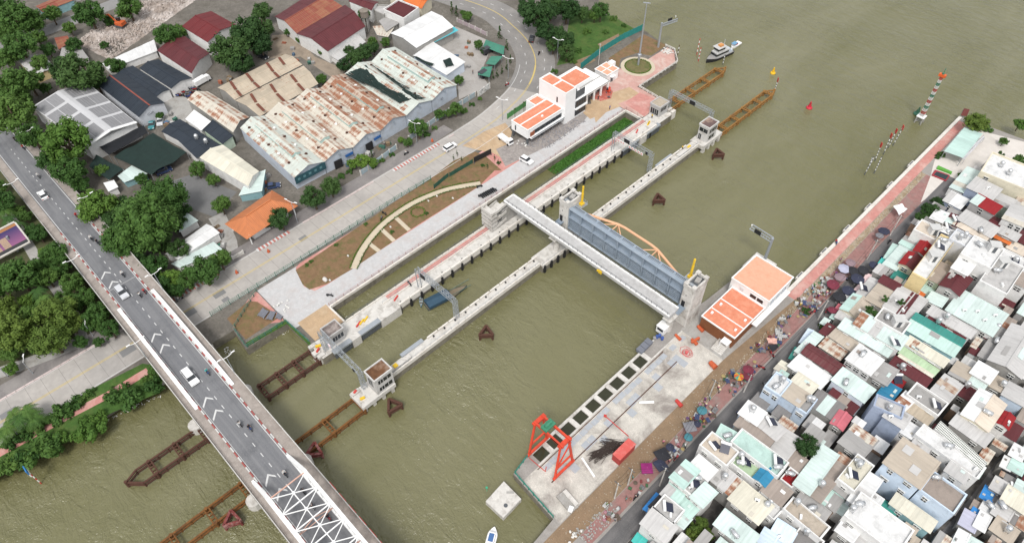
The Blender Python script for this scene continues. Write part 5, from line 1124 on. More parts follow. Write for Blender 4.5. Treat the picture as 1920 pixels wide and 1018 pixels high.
cloth('shade_net','dark green net canopy in front of the navy roofed houses','net','A',[(640,880),(860,750),(1050,860),(850,980)],5.6,m_net,.5)
cloth('shade_net','dark net canopy over the yard by the broad bushy tree','net','A',[(540,870),(690,950),(610,1010),(500,935)],5.2,m_net,.35)
nv=dict(g=GL,name='house',cat='house',win=False)
house('navy gabled house with red ridge and white gable reading CUA','A',[(700,415),(925,580),(780,660),(555,485)],6.5,'gable','navy','pale',rise=1.7,**nv)
house('navy roof with white barge boards beside the scooter park','A',[(890,335),(1078,440),(960,500),(780,385)],6,'gable','navy','white',rise=.9,**nv)
house('long navy roof with rounded white end between two navy gables','A',[(745,370),(955,505),(880,545),(650,420)],5.8,'gable','navy','white',rise=.5,**nv)
house('small navy roof beside the parked cars in the factory yard','A',[(1010,670),(1115,735),(1000,790),(905,740)],5.6,'gable','navy','white',rise=.7,**nv)
house('navy roof carrying two white tanks','A',[(1100,730),(1245,820),(1105,892),(990,780)],5.8,'gable','navy','white',rise=.6,extra=(('vat',.4,.6),('vat',.7,.7)),short='navy roof in the factory yard',**nv)
house('narrow navy roof with mint verge against the rusty arch','A',[(1195,680),(1312,770),(1250,812),(1140,730)],6.0,'shed','navy','pgreen',**nv)
house('dark red hip roofed hall next to the rubble field','A',[(1185,65),(1325,142),(1165,240),(1020,150)],8.2,'gable','dred','white',rise=1.3,**nv)
house('maroon ridged workshop with white gable end and row of roof lights','A',[(1035,205),(1178,300),(1075,415),(880,285)],6.8,'gable','maroon','white',rise=1.2,**nv)
house('long white lean-to roof along the rubble field','A',[(865,225),(885,290),(610,395),(572,360)],4.8,'shed','white','white',rise=.2,**nv)
house('white and rust striped shed by the upper street','A',[(200,38),(380,-40),(418,2),(238,72)],5.5,'gable','rustred','teal',rise=.5,**nv)
house('patched grey and white roof among the trees by the bridge approach','A',[(95,335),(235,310),(322,385),(190,440)],5.0,'gable','lgrey','yellow',rise=.8,**nv)
house('small grey roof with mint patch behind the round tree','A',[(350,275),(465,285),(500,330),(330,342)],4.8,'shed','grey','weather',**nv)
house('small rusty striped roof by the upper street corner','A',[(305,215),(378,208),(402,240),(330,282)],4.5,'shed','rustred','weather',**nv)
house('teal and white awning roof below the green net canopy','A',[(740,930),(830,980),(700,1030),(660,990)],4.4,'shed','pmint','teal',**nv)
house('maroon and rusty gabled shed at the head of the dirt yard','B',[(310,-35),(487,38),(228,190),(105,97)],7.2,'gable','maroon','white',rise=1.6,rows=2,rsplit='rustred',**nv)
house('maroon gabled shed with white ridge cap beside the water tower','B',[(500,30),(615,150),(402,292),(228,192)],7.2,'gable','maroon','white',rise=1.6,rows=2,**nv)
house('low grey white lean-to below the maroon shed','B',[(580,200),(617,240),(460,345),(392,297)],4.8,'shed','lgrey','white',rise=.3,**nv)
house('maroon striped long roof at the top of the dirt yard street','B',[(545,-20),(690,15),(650,62),(520,10)],7.5,'gable','maroon','white',rise=.8,**nv)
house('white flat house behind the maroon striped roof','B',[(640,35),(745,35),(720,92),(672,72)],6.5,'flat','lgrey','weather',**nv)
house('white walled house with maroon striped lean-to roof','B',[(800,5),(915,50),(830,112),(715,60)],8,'flat','maroon','white',**nv)
house('weathered grey house under the white walled house','B',[(690,120),(760,75),(800,140),(730,180)],5.5,'shed','grey','weather',**nv)
house('orange tiled house by the bend of the river road','B',[(745,-30),(990,-10),(930,52),(850,20)],6.5,'gable','orange','cream',rise=1.0,**nv)
house('bright white barrel roofed hall with turquoise awning','B',[(985,65),(1110,152),(900,272),(755,190)],7.5,'gable','white','weather',rise=1.0,**nv)
house('turquoise awning along the white barrel roofed hall','B',[(1110,152),(1137,178),(922,287),(897,272)],5.2,'shed',ROOF('roof_turq',(.10,.52,.60),0,.2),'white',wall=False,rise=.6,**nv)
house('torn white sheet roof with dark netting around its edge','B',[(990,240),(1175,355),(1070,425),(880,315)],5.8,'shed','white','pblue',rise=.3,**nv)
cloth('roof_net','dark net hanging off the edge of the torn white roof','net','B',[(880,315),(900,320),(1000,362),(975,372)],6.5,m_net,.3,8); cloth('roof_net','bunched dark green net on the corner of the torn white roof','net','B',[(1050,340),(1090,325),(1110,365),(1065,375)],6.6,m_net,.4,6)
house('rusty pale roof beside the concrete water tower','B',[(655,150),(790,140),(740,215),(680,200)],4.8,'shed','rusty','weather',**nv)
for k,(pts,l) in enumerate((([(1290,232),(1395,270),(1390,310),(1275,262)],'green carport roof with open bays nearest the cypresses'),([(1320,318),(1385,322),(1340,372),(1290,360)],'middle green carport roof in the bus yard'),([(1270,378),(1325,380),(1310,440),(1245,420)],'green carport roof over dark vans at the yard corner'))):
    house(l,'B',pts,4.6,'shed',ROOF('roof_cgreen',(.05,.20,.14),0,.2),'grey',g=GL,name='carport',cat='carport',wall=False)
house('white tent roof with torn edge under the broad tree','D',[(1160,240),(1235,290),(1000,440),(925,410)],5.0,'gable','white','white',rise=.7,**nv)
house('long pale mint lean-to below the white tent roof','D',[(1200,340),(1250,385),(1010,490),(960,465)],4.2,'shed','pmint','white',rise=.3,**nv)
house('white mint triangular roof hidden behind the tent','D',[(1050,175),(1115,225),(1010,290),(1000,240)],4.6,'shed','pmint','white',**nv)
house('small white roof by the yard under the broad tree','D',[(580,10),(640,0),(665,40),(610,60)],4.6,'shed','white','white',**nv)
house('grey concrete shed with green front at the yard corner','A',[(1400,985),(1490,960),(1470,1080),(1340,1100)],5,'shed','pmint','teal',g=GL,name='shed',cat='shed',win=False)
# orange tiled pavilion with hip roof
z=5.6; Q=ccw([P(x,y,z) for x,y in ((421,420),(510,357),(559,386),(463,449))]); t=thing('pavilion','open pavilion with orange tiled hip roof beside the river road','pavilion',tuple(sum(Q,Vector((0,0,0)))/4)[:2]+(GL,)); c=sum(Q,Vector((0,0,0)))/4
L01=(Q[1]-Q[0]).length; ax=(Q[1]-Q[0]+Q[2]-Q[3]).normalized() if L01>(Q[2]-Q[1]).length else (Q[2]-Q[1]+Q[3]-Q[0]).normalized(); hl=abs(L01-(Q[2]-Q[1]).length)/2+.4
R0=c-ax*hl+up*2.4; R1=c+ax*hl+up*2.4; m_ot=ROOF('orange_tile',(.52,.18,.07),0,.6,period=.45,dirtc=(.25,.09,.045),rib=.9)
for i in range(4):
    a,b=Q[i],Q[(i+1)%4]; ra=min((R0,R1),key=lambda q:(q-a).length); rb=min((R0,R1),key=lambda q:(q-b).length)
    pts=[a,b,rb] if (ra-rb).length<.01 else [a,b,rb,ra]; e=(b-a).normalized(); mb=MB(); mb.poly(pts,0,[((p-a).dot(e),(p-a-e*(p-a).dot(e)).length) for p in pts]); mb.build('roof_slope',m_ot,t)
for p in inset(Q,1): mb=MB(); mb.tube((p.x,p.y,GL),(p.x,p.y,z+.3),.18,.18,8); mb.build('column',m_white,t)
mb=MB(); mb.beam(R0+up*.05,R1+up*.05,.35,.25); mb.build('ridge_cap',m_ot,t); I=inset(Q,2.2); mb=MB(); mb.hexa([(p.x,p.y,GL) for p in I],[(p.x,p.y,GL+2.2) for p in I]); mb.build('kiosk',wallm('white'),t)
# water tower
p=PT('B',625,175,GL); t=thing('water_tower','old round concrete water tower beside the maroon shed','water tower',p); mb=MB()
for k in range(6): a=k*1.047; mb.beam((p.x+.9*math.cos(a),p.y+.9*math.sin(a),GL),(p.x+.9*math.cos(a),p.y+.9*math.sin(a),GL+5.5),.3)
mb.build('leg',m_concg,t); mb=MB(); mb.lathe((p.x,p.y,GL+5.5),[(1.0,0),(1.5,.3),(1.5,2.2),(1.65,2.3),(1.65,2.6),(1.2,2.7)],16); mb.build('drum',M('drum_conc',(.22,.19,.16),.9,.25,1),t)
# white office building of the lock
m_wall_old=m_wall; m_wall=M('office_white',(.80,.80,.795),.75,.03,.5,(.70,.70,.69),.4,.3)
t=thing('lock_office','new white office building with orange tiled roof terraces','office building',(-124,142,GL))
def bx(x0,x1,y0,y1,z0,z1,name,mat): mb=MB(); mb.box(x0,x1,y0,y1,z0,z1); return mb.build(name,mat,t)
bx(-130.7,-119.5,138.7,143.3,GL,13.7,'stair_block',m_wall); parapet(t,-130.7,-119.5,138.7,143.3,13.7,.3)
bx(-130.3,-125.6,139.1,143,13.7,13.75,'roof_tiles',m_tile); bx(-125,-120,139.1,143,13.7,13.76,'roof_tiles',m_tile); bx(-125.5,-125.1,139.1,143,13.7,13.9,'parapet',m_wall)
bx(-127.2,-120.3,123.2,138.69,5.0,8.0,'upper_floor',m_wall); parapet(t,-127.3,-120.2,123.1,138.69,8.0,.35); bx(-127,-123.9,123.4,138.4,8.0,8.06,'roof_tiles',m_tile); bx(-123.6,-120.5,123.4,138.4,8,8.07,'roof_tiles',m_tile); bx(-123.9,-123.6,123.4,138.4,8,8.3,'parapet',m_wall)
bx(-131.5,-127.3,133.8,138.69,GL,7.4,'side_wing',m_wall); bx(-131.1,-127.4,134.2,138.4,7.4,7.46,'roof_tiles',m_tile); parapet(t,-131.5,-127.35,133.8,138.69,7.4,.8)
bx(-122.4,-121.9,131,131.6,8.06,8.5,'roof_vent',m_wall)
for x,y in ((-126.8,123.6),(-120.8,123.6),(-126.8,130),(-120.8,130),(-126.8,137)): bx(x-.25,x+.25,y-.25,y+.25,GL,5.0,'column',m_gdark)
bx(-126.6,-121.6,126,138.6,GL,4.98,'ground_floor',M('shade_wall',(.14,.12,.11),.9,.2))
bx(-120.32,-120.22,125.5,138,5.5,6.9,'balcony_opening',m_gdark); bx(-120.3,-119.4,124,138.6,4.95,5.15,'balcony_slab',m_wall); bx(-119.5,-119.38,124,138.6,5.15,5.5,'balcony_rail',m_galv)
for i in range(5): bx(-120.21,-120.12,126.3+i*2.3,128.2+i*2.3,5.7,6.8,'window',m_glass)
bx(-120.22,-120.1,124.2,126,5.4,6.8,'timber_panel',M('timber',(.3,.1,.05),.8,.15)); bx(-125.6,-125.2,123.02,123.12,5.7,7.4,'window',m_glass)
bx(-123.2,-122.7,138.6,138.72,9.2,11,'window',m_glass)
bx(-131,-119.6,143.31,148.5,GL,9.0,'rear_block',m_wall); bx(-133,-125.6,148.51,158.6,GL,7.8,'rear_block',m_wall); parapet(t,-133.1,-125.5,148.51,158.7,7.8,.4); bx(-132.4,-126.1,149.2,157.9,7.8,7.87,'roof_tiles',m_tile)
bx(-125.45,-121.6,148.51,152,GL,6.4,'rear_block',m_wall); bx(-125.45,-121.4,152.01,162.2,5.9,6.4,'terrace_roof',m_wall); bx(-132,-125.46,158.75,162.2,5.9,6.4,'terrace_roof',m_wall); parapet(t,-125.44,-121.3,152.01,162.3,6.4,.15,mat=m_concg)
bx(-125.4,-123.6,152.05,161.8,GL,5.9,'ground_floor',M('hall_wall',(.5,.48,.46),.9,.12))
for y in (155,158.4,161.8): bx(-121.9,-121.4,y-.25,y+.25,GL,5.9,'column',m_wall)
for i in range(3): bx(-123.58,-123.45,152.8+i*3.1,155+i*3.1,GL+.2,5,'window',m_gdark)
for z0 in (3.4,6.3):
    bx(-119.48,-119.3,143.4,148.2,z0,z0+2.2,'window',m_glass)
    for k in range(5): bx(-119.3,-119.25,143.5+k*1.15,143.58+k*1.15,z0,z0+2.2,'mullion',m_gdark)
bx(-119.55,-118.9,143.3,148.6,5.7,6.2,'balcony_slab',m_wall); bx(-121.5,-119.2,143.4,152,9.0,9.15,'balcony_slab',m_wall)
bx(-119.6,-119.45,143.8,147.5,9.8,12.2,'balcony_screen',m_gdark); bx(-124,-119.6,143.31,144.0,9.4,12.9,'screen_wall',m_gdark)
bx(-121.58,-121.5,148.8,151.8,7.0,8.4,'window',m_glass)
t=thing('pump_house','small white cube with four orange roof tiles near the round bed','pump house',(-127,168,GL)); bx(-129.6,-124.3,164.5,170.2,GL,5.9,'wall',m_wall); parapet(t,-129.8,-124.1,164.3,170.4,5.9,.25)
for a in (0,1):
    for b in (0,1): bx(-129.5+a*2.65,-127.1+a*2.65,164.6+b*2.9,167.2+b*2.9,5.9,5.96,'roof_tiles',m_tilep)
bx(-127.1,-126.85,164.6,170.1,5.9,6.1,'parapet',m_wall); bx(-129.5,-124.4,167.2,167.5,5.9,6.12,'parapet',m_wall); bx(-124.28,-124.2,166.4,167.6,GL,4.6,'door',m_gdark); bx(-124.3,-123.4,166,168,4.7,4.9,'porch',m_wall)
m_wall=m_wall_old
p=PT('L',1230,90,7); tk=thing('water_tank','square white tank on a stand behind the small cube house','water tank',(p.x,p.y,GL)); t=tk; bx(p.x-.9,p.x+.9,p.y-.9,p.y+.9,5.6,7,'tank',m_white); bx(p.x-.5,p.x+.5,p.y-.5,p.y+.5,GL,5.6,'stand',m_galv)
# billboard beside the bridge
a=P(0,425,7.5); t=thing('billboard','roadside billboard picturing a tower block at dusk with pale frame','billboard',(-183,-1,GL))
q=[PT('D',*p,8.5) for p in ((-140,280),(95,225),(190,330),(-60,440))]
def facade(): 
    m,n,b=_nodes('billboard_print'); u=uvn(n); s=n.nodes.new('ShaderNodeSeparateXYZ'); n.links.new(u,s.inputs[0])
    def band(o,lo,hi):
        a=n.nodes.new('ShaderNodeMath'); a.operation='GREATER_THAN'; a.inputs[1].default_value=lo; n.links.new(o,a.inputs[0]); c=n.nodes.new('ShaderNodeMath'); c.operation='LESS_THAN'; c.inputs[1].default_value=hi; n.links.new(o,c.inputs[0]); d=n.nodes.new('ShaderNodeMath'); d.operation='MULTIPLY'; n.links.new(a.outputs[0],d.inputs[0]); n.links.new(c.outputs[0],d.inputs[1]); return d.outputs[0]
    def mul(a,b): d=n.nodes.new('ShaderNodeMath'); d.operation='MULTIPLY'; n.links.new(a,d.inputs[0]); n.links.new(b,d.inputs[1]); return d.outputs[0]
    X,Y=s.outputs[0],s.outputs[1]; skyc=mixc(n,ramp(n,Y,.05,.85),(.30,.10,.22),(.018,.015,.10))
    br_=n.nodes.new('ShaderNodeTexBrick'); br_.inputs['Scale'].default_value=26; br_.inputs['Color1'].default_value=(.55,.36,.20,1); br_.inputs['Color2'].default_value=(.34,.25,.22,1); br_.inputs['Mortar'].default_value=(.10,.07,.09,1); n.links.new(u,br_.inputs['Vector'])
    c=mixc(n,mul(band(X,.40,.56),band(Y,.12,.74)),skyc,br_.outputs[0]); c=mixc(n,mul(band(X,.60,.72),band(Y,.12,.62)),c,br_.outputs[0]); c=mixc(n,mul(band(X,.26,.36),band(Y,.12,.50)),c,br_.outputs[0])
    c=mixc(n,band(Y,-.1,.14),c,(.03,.03,.035)); c=mixc(n,band(Y,.86,1.1),c,(.35,.15,.05)); n.links.new(c,b.inputs['Base Color']); b.inputs['Roughness'].default_value=.5; return m
q=[PT('D',-150,470,4.2),PT('D',185,330,5.2)]
L0=Vector((-192,-.2,6.6)); A_=PT('D',-150,500,5.0); B_=PT('D',165,335,5.0); Zt=9.6; n_=Vector((0,0,1)); d=(B_-A_).normalized(); nn=Vector((d.y,-d.x,0))
mb=MB(); mb.poly([A_,B_,Vector((B_.x,B_.y,Zt))-nn*3.4,Vector((A_.x,A_.y,Zt))-nn*3.4],0,[(0,0),(1,0),(1,1),(0,1)]); mb.build('print',facade(),t)
mb=MB(); mb.beam(A_-n_*.2,B_-n_*.2,.9,.35); mb.beam(B_,Vector((B_.x,B_.y,Zt))-nn*3.4,.4,.3); mb.beam(Vector((B_.x,B_.y,Zt+.1))-nn*3.5,Vector((A_.x,A_.y,Zt+.1))-nn*3.5,.4,.3); mb.build('frame',M('frame_pale',(.6,.57,.52),.7,.1),t)
mb=MB()
for f in (.25,.75): p=A_.lerp(B_,f)-nn*1.8; mb.tube((p.x,p.y,GL),(p.x,p.y,Zt-1.5),.3,.3,10)
mb.build('post',m_galv,t)
# rubble field with excavator
mb=MB(); n=46; Q=[PT('A',*p,GL) for p in ((420,240),(760,10),(1130,-20),(620,340))]; rnd=random.Random(3); G={}
for i in range(n+1):
    for j in range(n+1):
        u,v=i/n,j/n; e=min(1,5*min(u,1-u,v,1-v)); p=bil(Q,u,v); G[i,j]=p+Vector((rnd.uniform(-.3,.3),rnd.uniform(-.3,.3),.02+e*(.9+1.1*math.sin(5*u+1)*math.sin(6*v)+rnd.uniform(-.35,.5))))
for i in range(n):
    for j in range(n):
        q=[G[i,j],G[i+1,j],G[i+1,j+1],G[i,j+1]]; q=q if (q[1]-q[0]).cross(q[3]-q[0]).z>0 else q[::-1]; mb.poly(q)
struct('rubble_ground',mb,M('rubble',(.36,.30,.26),.97,.4,.35,(.60,.55,.52),.9,.12,bmp=.8,bscale=2))
def excavator(label,p,rz,c,s=1.0):
    t=thing('excavator',label,'excavator',(0,0,0)); mb=MB()
    for y in (-1,1): mb.box(-1.7,1.7,y*1.1-.3,y*1.1+.3,0,.8)
    mb.build('track',m_gdark,t); mb=MB(); mb.box(-1.9,1.2,-1.25,1.25,.9,1.9); mb.box(-2,-1.0,-1.2,1.2,1.9,2.2); mb.build('body',c,t); mb=MB(); mb.box(.1,1.4,-1.2,-.2,1.9,3.1); mb.build('cab',m_glass,t)
    mb=MB(); mb.beam((1.0,.3,1.8),(3.4,.3,4.2),.45,.5); mb.beam((3.4,.3,4.2),(5.6,.3,3.4),.4,.45); mb.build('boom',c,t); mb=MB(); mb.beam((5.6,.3,3.5),(6.3,.3,1.2),.32,.35); mb.build('arm',c,t); mb=MB(); mb.hexa([(5.7,-.4,.5),(6.6,-.4,.5),(6.6,1,.5),(5.7,1,.5)],[(5.9,-.4,1.4),(6.9,-.4,1.2),(6.9,1,1.2),(5.9,1,1.4)]); mb.build('bucket',m_gdark,t)
    t.location=p; t.rotation_euler=(0,0,rz); t.scale=(s,)*3; return t
excavator('orange excavator working on the rubble heap',PT('A',680,150,GL+1.2),R(205),M('excavator_orange',(.60,.13,.04),.5,.12)); 
excavator('small red excavator on the red soil beside the office terrace',PT('L',1190,410,GL),R(-50),M('excavator_red',(.55,.06,.03),.5,.12),.55)
# trees of the left bank
trees('round','round green street tree along the upper street','upper street trees',[(33,30,33),(0,20,30),(60,45,22),(167,27,29),(130,53,13),(240,14,26)])
trees('round','leafy tree near the bridge approach and patched roof','trees by the bridge approach',[(38,87,31),(90,93,15),(137,84,17),(25,160,36),(52,150,26),(23,214,38),(60,254,26)])
trees('dark','dense dark tree between the grey warehouse and the rubble field','dark trees by the warehouse',[(150,134,44),(112,128,24),(178,150,22)])
trees('round','small tree leaning over the white lean-to roof','trees by the white lean-to',[(220,124,17),(206,118,12),(314,67,26),(333,62,18)])
trees('light','broad light green tree shading the end of the grey warehouse','light tree by the warehouse',[(120,266,46)]); trees('round','bushy tree below the broad light green tree','bushy trees by the bridge',[(127,321,34),(88,300,20),(150,345,18),(190,318,14)])
trees('dark','tall dense dark tree beside the maroon workshop','dense trees by the maroon workshop',[(430,90,40),(465,62,36),(452,115,28),(488,50,30),(492,22,22),(487,82,26)])
trees('big','large spreading green tree between the bridge and the white tent','large trees by the bridge',[(272,415,62),(307,370,46),(235,448,42)]); trees('light','light green tree beside the bridge kerb','light trees by the bridge',[(180,385,38),(320,520,22)])
trees('round','leafy tree crowding the foot of the bridge parapet','trees at the bridge foot',[(288,500,30),(300,535,22),(330,545,18)]); trees('round','rounded tree clump next to the river road and tent','trees by the river road tent',[(380,507,36),(412,487,24),(352,525,24)])
trees('round','small tree in the asphalt yard behind the pavilion','yard trees',[(414,384,21),(370,318,19),(400,336,15),(265,335,14),(300,217,9)]); trees('dark','dark round tree next to the orange pavilion','trees by the pavilion',[(587,368,30),(620,350,24),(525,410,26),(505,418,14)])
trees('olive','olive green tree in the park under the bridge','park trees',[(107,590,40),(93,632,38),(130,605,26),(20,622,40),(0,580,30)]); trees('round','leafy park tree behind the billboard','dark park trees',[(32,515,40),(0,530,34),(75,500,22),(102,476,28),(0,380,28),(20,660,20)])
trees('round','slender green tree in the row beside the bridge','row trees beside the bridge',[(64,432,18),(45,405,14),(114,502,19),(135,530,23),(160,556,22),(180,588,26),(207,618,21),(145,570,18),(190,610,16),(165,610,17)])
OD=('tallest','second tallest','third tallest','fourth tallest','fifth tallest','shortest')
for i,(x,y) in enumerate(((68,545),(78,560),(13,410),(30,420),(8,395))): palm(x,y,6.2-.4*i,OD[i]+' feathery palm tree in the park beside the billboard','park palms')
for i,(x,y) in enumerate(((50,770),(33,785),(14,800),(62,783),(0,812),(24,775))): palm(x,y,4.6-.25*i,OD[i]+' low palm on the verge of the riverside road','verge palms')
trees('bushl','bright green shrub on the canal bank below the pink path','bank shrubs',[(170,800,26),(150,812,17),(185,785,18),(117,818,16)]); trees('bush','dark shrub clump along the canal bank below the path','dark bank shrubs',[(235,745,28),(215,740,18),(73,845,30),(45,858,22),(20,868,20),(98,835,20),(255,735,16),(0,880,20)])
trees('bush','hedge shrub between the riverside road and pink path','verge hedge',[(115,775,20),(133,760,18),(90,790,18),(150,748,14),(70,800,16),(45,815,15),(20,830,15),(170,735,10)]); trees('bush','shrub at the bank under the bridge edge','shrubs under the bridge',[(287,692,12),(290,722,17),(275,712,12)])
trees('round','small tree beside the maroon shed and dirt yard','dirt yard trees',[(683,27,14),(697,78,12),(723,80,12),(603,97,10),(603,148,13),(540,60,9),(560,75,8)]); trees('dark','dark green tree belt behind the mint factory shed','tree belt',[(680,97,22),(664,110,18),(645,122,17),(700,90,14),(655,95,14)])
trees('round','street tree between the factory sheds and the river road','factory front trees',[(854,204,17),(824,214,13),(784,240,23),(764,267,12),(861,150,12),(840,212,11)]); trees('light','light leafed young tree on the factory forecourt','forecourt trees',[(680,300,18),(660,306,13),(700,305,12),(752,262,8)])
trees('cone','narrow cypress in the row beside the bus yard','cypress row',[(847,15,6),(856,22,6),(937,62,7),(950,85,6),(924,143,5),(932,138,5),(941,132,5),(950,124,5),(957,112,5),(697,290,5)]); trees('round','small round tree by the bend of the road','bend trees',[(877,30,12),(897,83,11),(906,95,8),(868,24,7)])
trees('dark','tall tree massed between the road bend and the grassy bank','trees inside the bend',[(1010,27,38),(1033,12,26),(1063,15,28),(1027,57,28),(1057,70,28),(1063,97,20),(1037,85,18),(985,12,20),(1092,25,18)]); trees('round','spreading tree at the river edge of the grassy bank','bank tree',[(1127,20,20),(1115,28,14)]); trees('bush','low shrub at the foot of the bend trees','bend shrubs',[(1040,134,8),(1085,95,8),(1100,60,9),(1075,115,8),(1150,35,8),(1170,48,6),(1135,60,7)])
trees('bush','small potted shrub in the brown garden','garden shrubs',[(E_[0],E_[1],5) for E_ in ((575,497),(583,490),(630,459),(686,420),(735,435),(800,400),(905,310),(935,305))])
# hedges of the garden
def hedge(label,line,w,h,closed=False):
    mb=MB(); rnd=random.Random(int(line[0][0]*7))
    for x,y,a in along(line,.16):
        for k in range(3):
            c=Vector((x+rnd.uniform(-w,w)/2,y+rnd.uniform(-w,w)/2,GL+rnd.uniform(.05,h))); n=Vector((rnd.gauss(0,1),rnd.gauss(0,1),rnd.gauss(.6,.6))).normalized(); u=n.orthogonal().normalized()*.17; v=n.cross(u); mb.poly([c-u,c-v*.7,c+u,c+v*.7])
    o=mb.build('hedge',m_leafl); tag(o,label,'hedge'); o['kind']='stuff' if False else o.get('kind',''); 
    del o['kind']; return o
hedge('low clipped hedge along the outer edge of the curved garden path',offset_line(gp,1.05),.35,.4); hedge('low clipped hedge along the inner edge of the curved garden path',offset_line(gp,-1.05),.35,.4)
cc=PT('E',908,175,GL); hedge('round clipped hedge ring in the brown garden',[(cc.x+1.9*math.cos(t*.2),cc.y+1.9*math.sin(t*.2)) for t in range(33)],.5,.5)
cc=P(1196,125,GL); hedge('clipped hedge ring around the tall light mast',[(cc.x+4.4*math.cos(t*.2),cc.y+4.4*math.sin(t*.2)) for t in range(33)],.4,.3)
# water hyacinth
mb=MB(); rnd=random.Random(8)
for i in range(19000):
    y=121.5+35.8*rnd.random()**.9; 
    if y<124 and rnd.random()<.5: continue
    c=Vector((rnd.uniform(-110.2,-104.6),y,rnd.uniform(.05,.45))); n=Vector((rnd.gauss(0,.9),rnd.gauss(0,.9),1)).normalized(); u=n.orthogonal().normalized()*rnd.uniform(.12,.24); v=n.cross(u); mb.poly([c-u,c-v*.8,c+u,c+v*.8])
o=mb.build('water_hyacinth',leaf_mat('hyacinth',(.035,.12,.016),(.065,.17,.022),(.10,.20,.04))); tag(o,'dense green water hyacinth filling the end of the basin','water plants',kind='stuff')

def junk(label,kind,tile,pts,n,group):
    Q=[PT(tile,x,y,GL) for x,y in pts]; rj=random.Random(len(label)); pal=[M('junk_%d'%k,c,.9,.2,2) for k,c in enumerate(((.22,.16,.10),(.30,.29,.28),(.10,.16,.24),(.35,.12,.07),(.50,.49,.47),(.06,.16,.12)))]
    for i in range(n):
        p=bil(Q,rj.random(),rj.random()); mb=MB(); w,l,h=rj.uniform(.5,1.3),rj.uniform(.6,1.9),rj.uniform(.3,1.2)
        if i%3==0:
            for k in range(4): mb.box(-w/2,w/2,-l/2,l/2,k*.26,k*.26+.05); mb.box(-w/2,-w/2+.1,-l/2,l/2,k*.26+.05,k*.26+.26); mb.box(w/2-.1,w/2,-l/2,l/2,k*.26+.05,k*.26+.26)
            nm,cl='pallet_stack','stack of pallets'
        elif i%3==1:
            mb.box(-w/2,w/2,-l/2,l/2,0,h); mb.box(-w/2-.05,w/2+.05,-l/2-.05,l/2+.05,h,h+.06); nm,cl='storage_box','lidded storage box'
        else:
            for k in range(5): mb.tube((-l/2,(k-2)*.22,.12+.2*(k%2)),(l/2,(k-2)*.22,.12+.2*(k%2)),.11,.11,6)
            nm,cl='pipe_bundle','bundle of pipes'
        q=rj.randrange(6); o=mb.build(nm,pal[q]); o.location=(p.x,p.y,GL+.01); o.rotation_euler=(0,0,rj.uniform(0,3.1)); tag(o,('brown','grey','blue','rusty','pale','green')[q]+' '+cl+' '+label,cl.split()[-1],('brown','grey','blue','rusty','pale','green')[q]+' yard goods '+label)
junk('beside the tan gables','','A',[(1180,480),(1290,420),(1420,520),(1300,560)],14,'')
junk('on the factory forecourt','','B',[(430,980),(560,890),(760,800),(700,860)],12,'')
junk('by the navy roofs','','A',[(860,700),(960,640),(1040,640),(960,720)],9,'')
junk('behind the orange pavilion','','D',[(1330,60),(1500,-40),(1560,20),(1420,110)],12,'')
junk('along the dirt yard','','B',[(60,300),(110,210),(330,340),(420,430)],10,'')
junk('in the bus yard','','B',[(1060,300),(1200,240),(1240,380),(1180,420)],8,'')
junk('near the white tent','','D',[(1080,300),(1230,250),(1290,380),(1250,420)],8,'')

trees('round','leafy tree filling the park edge below the bridge parapet','park edge fill trees',[(0,350,14),(15,375,14),(2,372,14),(34,395,13),(72,440,17),(125,478,18),(88,520,22),(150,520,16),(60,590,24),(40,640,22),(150,640,15),(185,640,12),(120,560,20)])
trees('light','light undergrowth tree between the park palms','park undergrowth trees',[(85,475,14),(50,562,16),(75,650,18),(20,690,14)])
trees('round','fill tree around the upper street and patched roof','upper street fill trees',[(15,60,22),(70,70,16),(10,110,22),(75,120,18),(10,190,20),(40,185,18),(85,165,12),(95,25,18),(205,40,12),(195,85,10)])
trees('dark','tree in the thicket beside the bridge lamp and yard','thicket trees',[(215,415,26),(330,415,22),(335,465,24),(255,485,24),(300,455,26),(230,385,22),(345,395,16)])
trees('bush','scrub growing along the factory boundary wall','boundary scrub',[(700,312,7),(715,300,8),(735,290,7),(800,252,8),(815,240,7),(870,208,8),(885,196,7),(900,185,6),(640,330,9),(655,322,8)])
# ================================================================ right bank: houses of the river quarter
def H(label,tile,pts,z,kind,rk,wk,**k): return house(label,tile,pts,z,kind,rk,wk,**k)
# --- upper end by the temple yard
H('open mint shed with grey tarpaulin side beside the promenade tip','T1',[(905,300),(1080,352),(868,556),(705,500)],5.2,'shed','mint','white',wall=False,rise=.6,name='open_shed',cat='shed')
cloth('tarpaulin','grey tarpaulin hanging along the side of the mint shed','tarpaulin','T1',[(1078,352),(1086,378),(905,572),(868,556)],4.4,M('tarp_grey',(.55,.54,.56),.8,.1),.15,10)
H('long white roofed villa with cream walls and dark arched windows','T1',[(1130,535),(1560,660),(1500,850),(1072,712)],9,'flat','white','cream',dens=4)
H('translucent mint lean-to beside the white villa','T1',[(930,640),(1035,690),(885,872),(785,828)],5.2,'shed','pmint','white',rise=.3)
H('light grey roofed house with blue side wall below the mint lean-to','T1',[(1000,745),(1238,850),(1135,945),(950,815)],7.5,'shed','lgrey','slate')
H('dull red roofed two storey house with bare grey walls','',[(1823,377),(1837,365),(1874,392),(1859,403)],8.4,'shed','red','grey',rise=.5)
H('grey roof with mint edge next to the red roofed house','T1',[(1215,880),(1362,945),(1290,1020),(1140,938)],6.6,'shed','lgrey','pgreen')
H('broad grey roof at the upper end of the quarter','T1',[(1400,930),(1560,990),(1500,1120),(1290,1035)],6.4,'shed','lgrey','white')
H('white roofed house behind the trees at the street bend','T1',[(790,880),(932,945),(860,1018),(712,935)],5.8,'shed','white','slate')
H('small white roof beside the street trees','T2',[(660,65),(757,105),(690,182),(595,142)],6.2,'shed','white','cream')
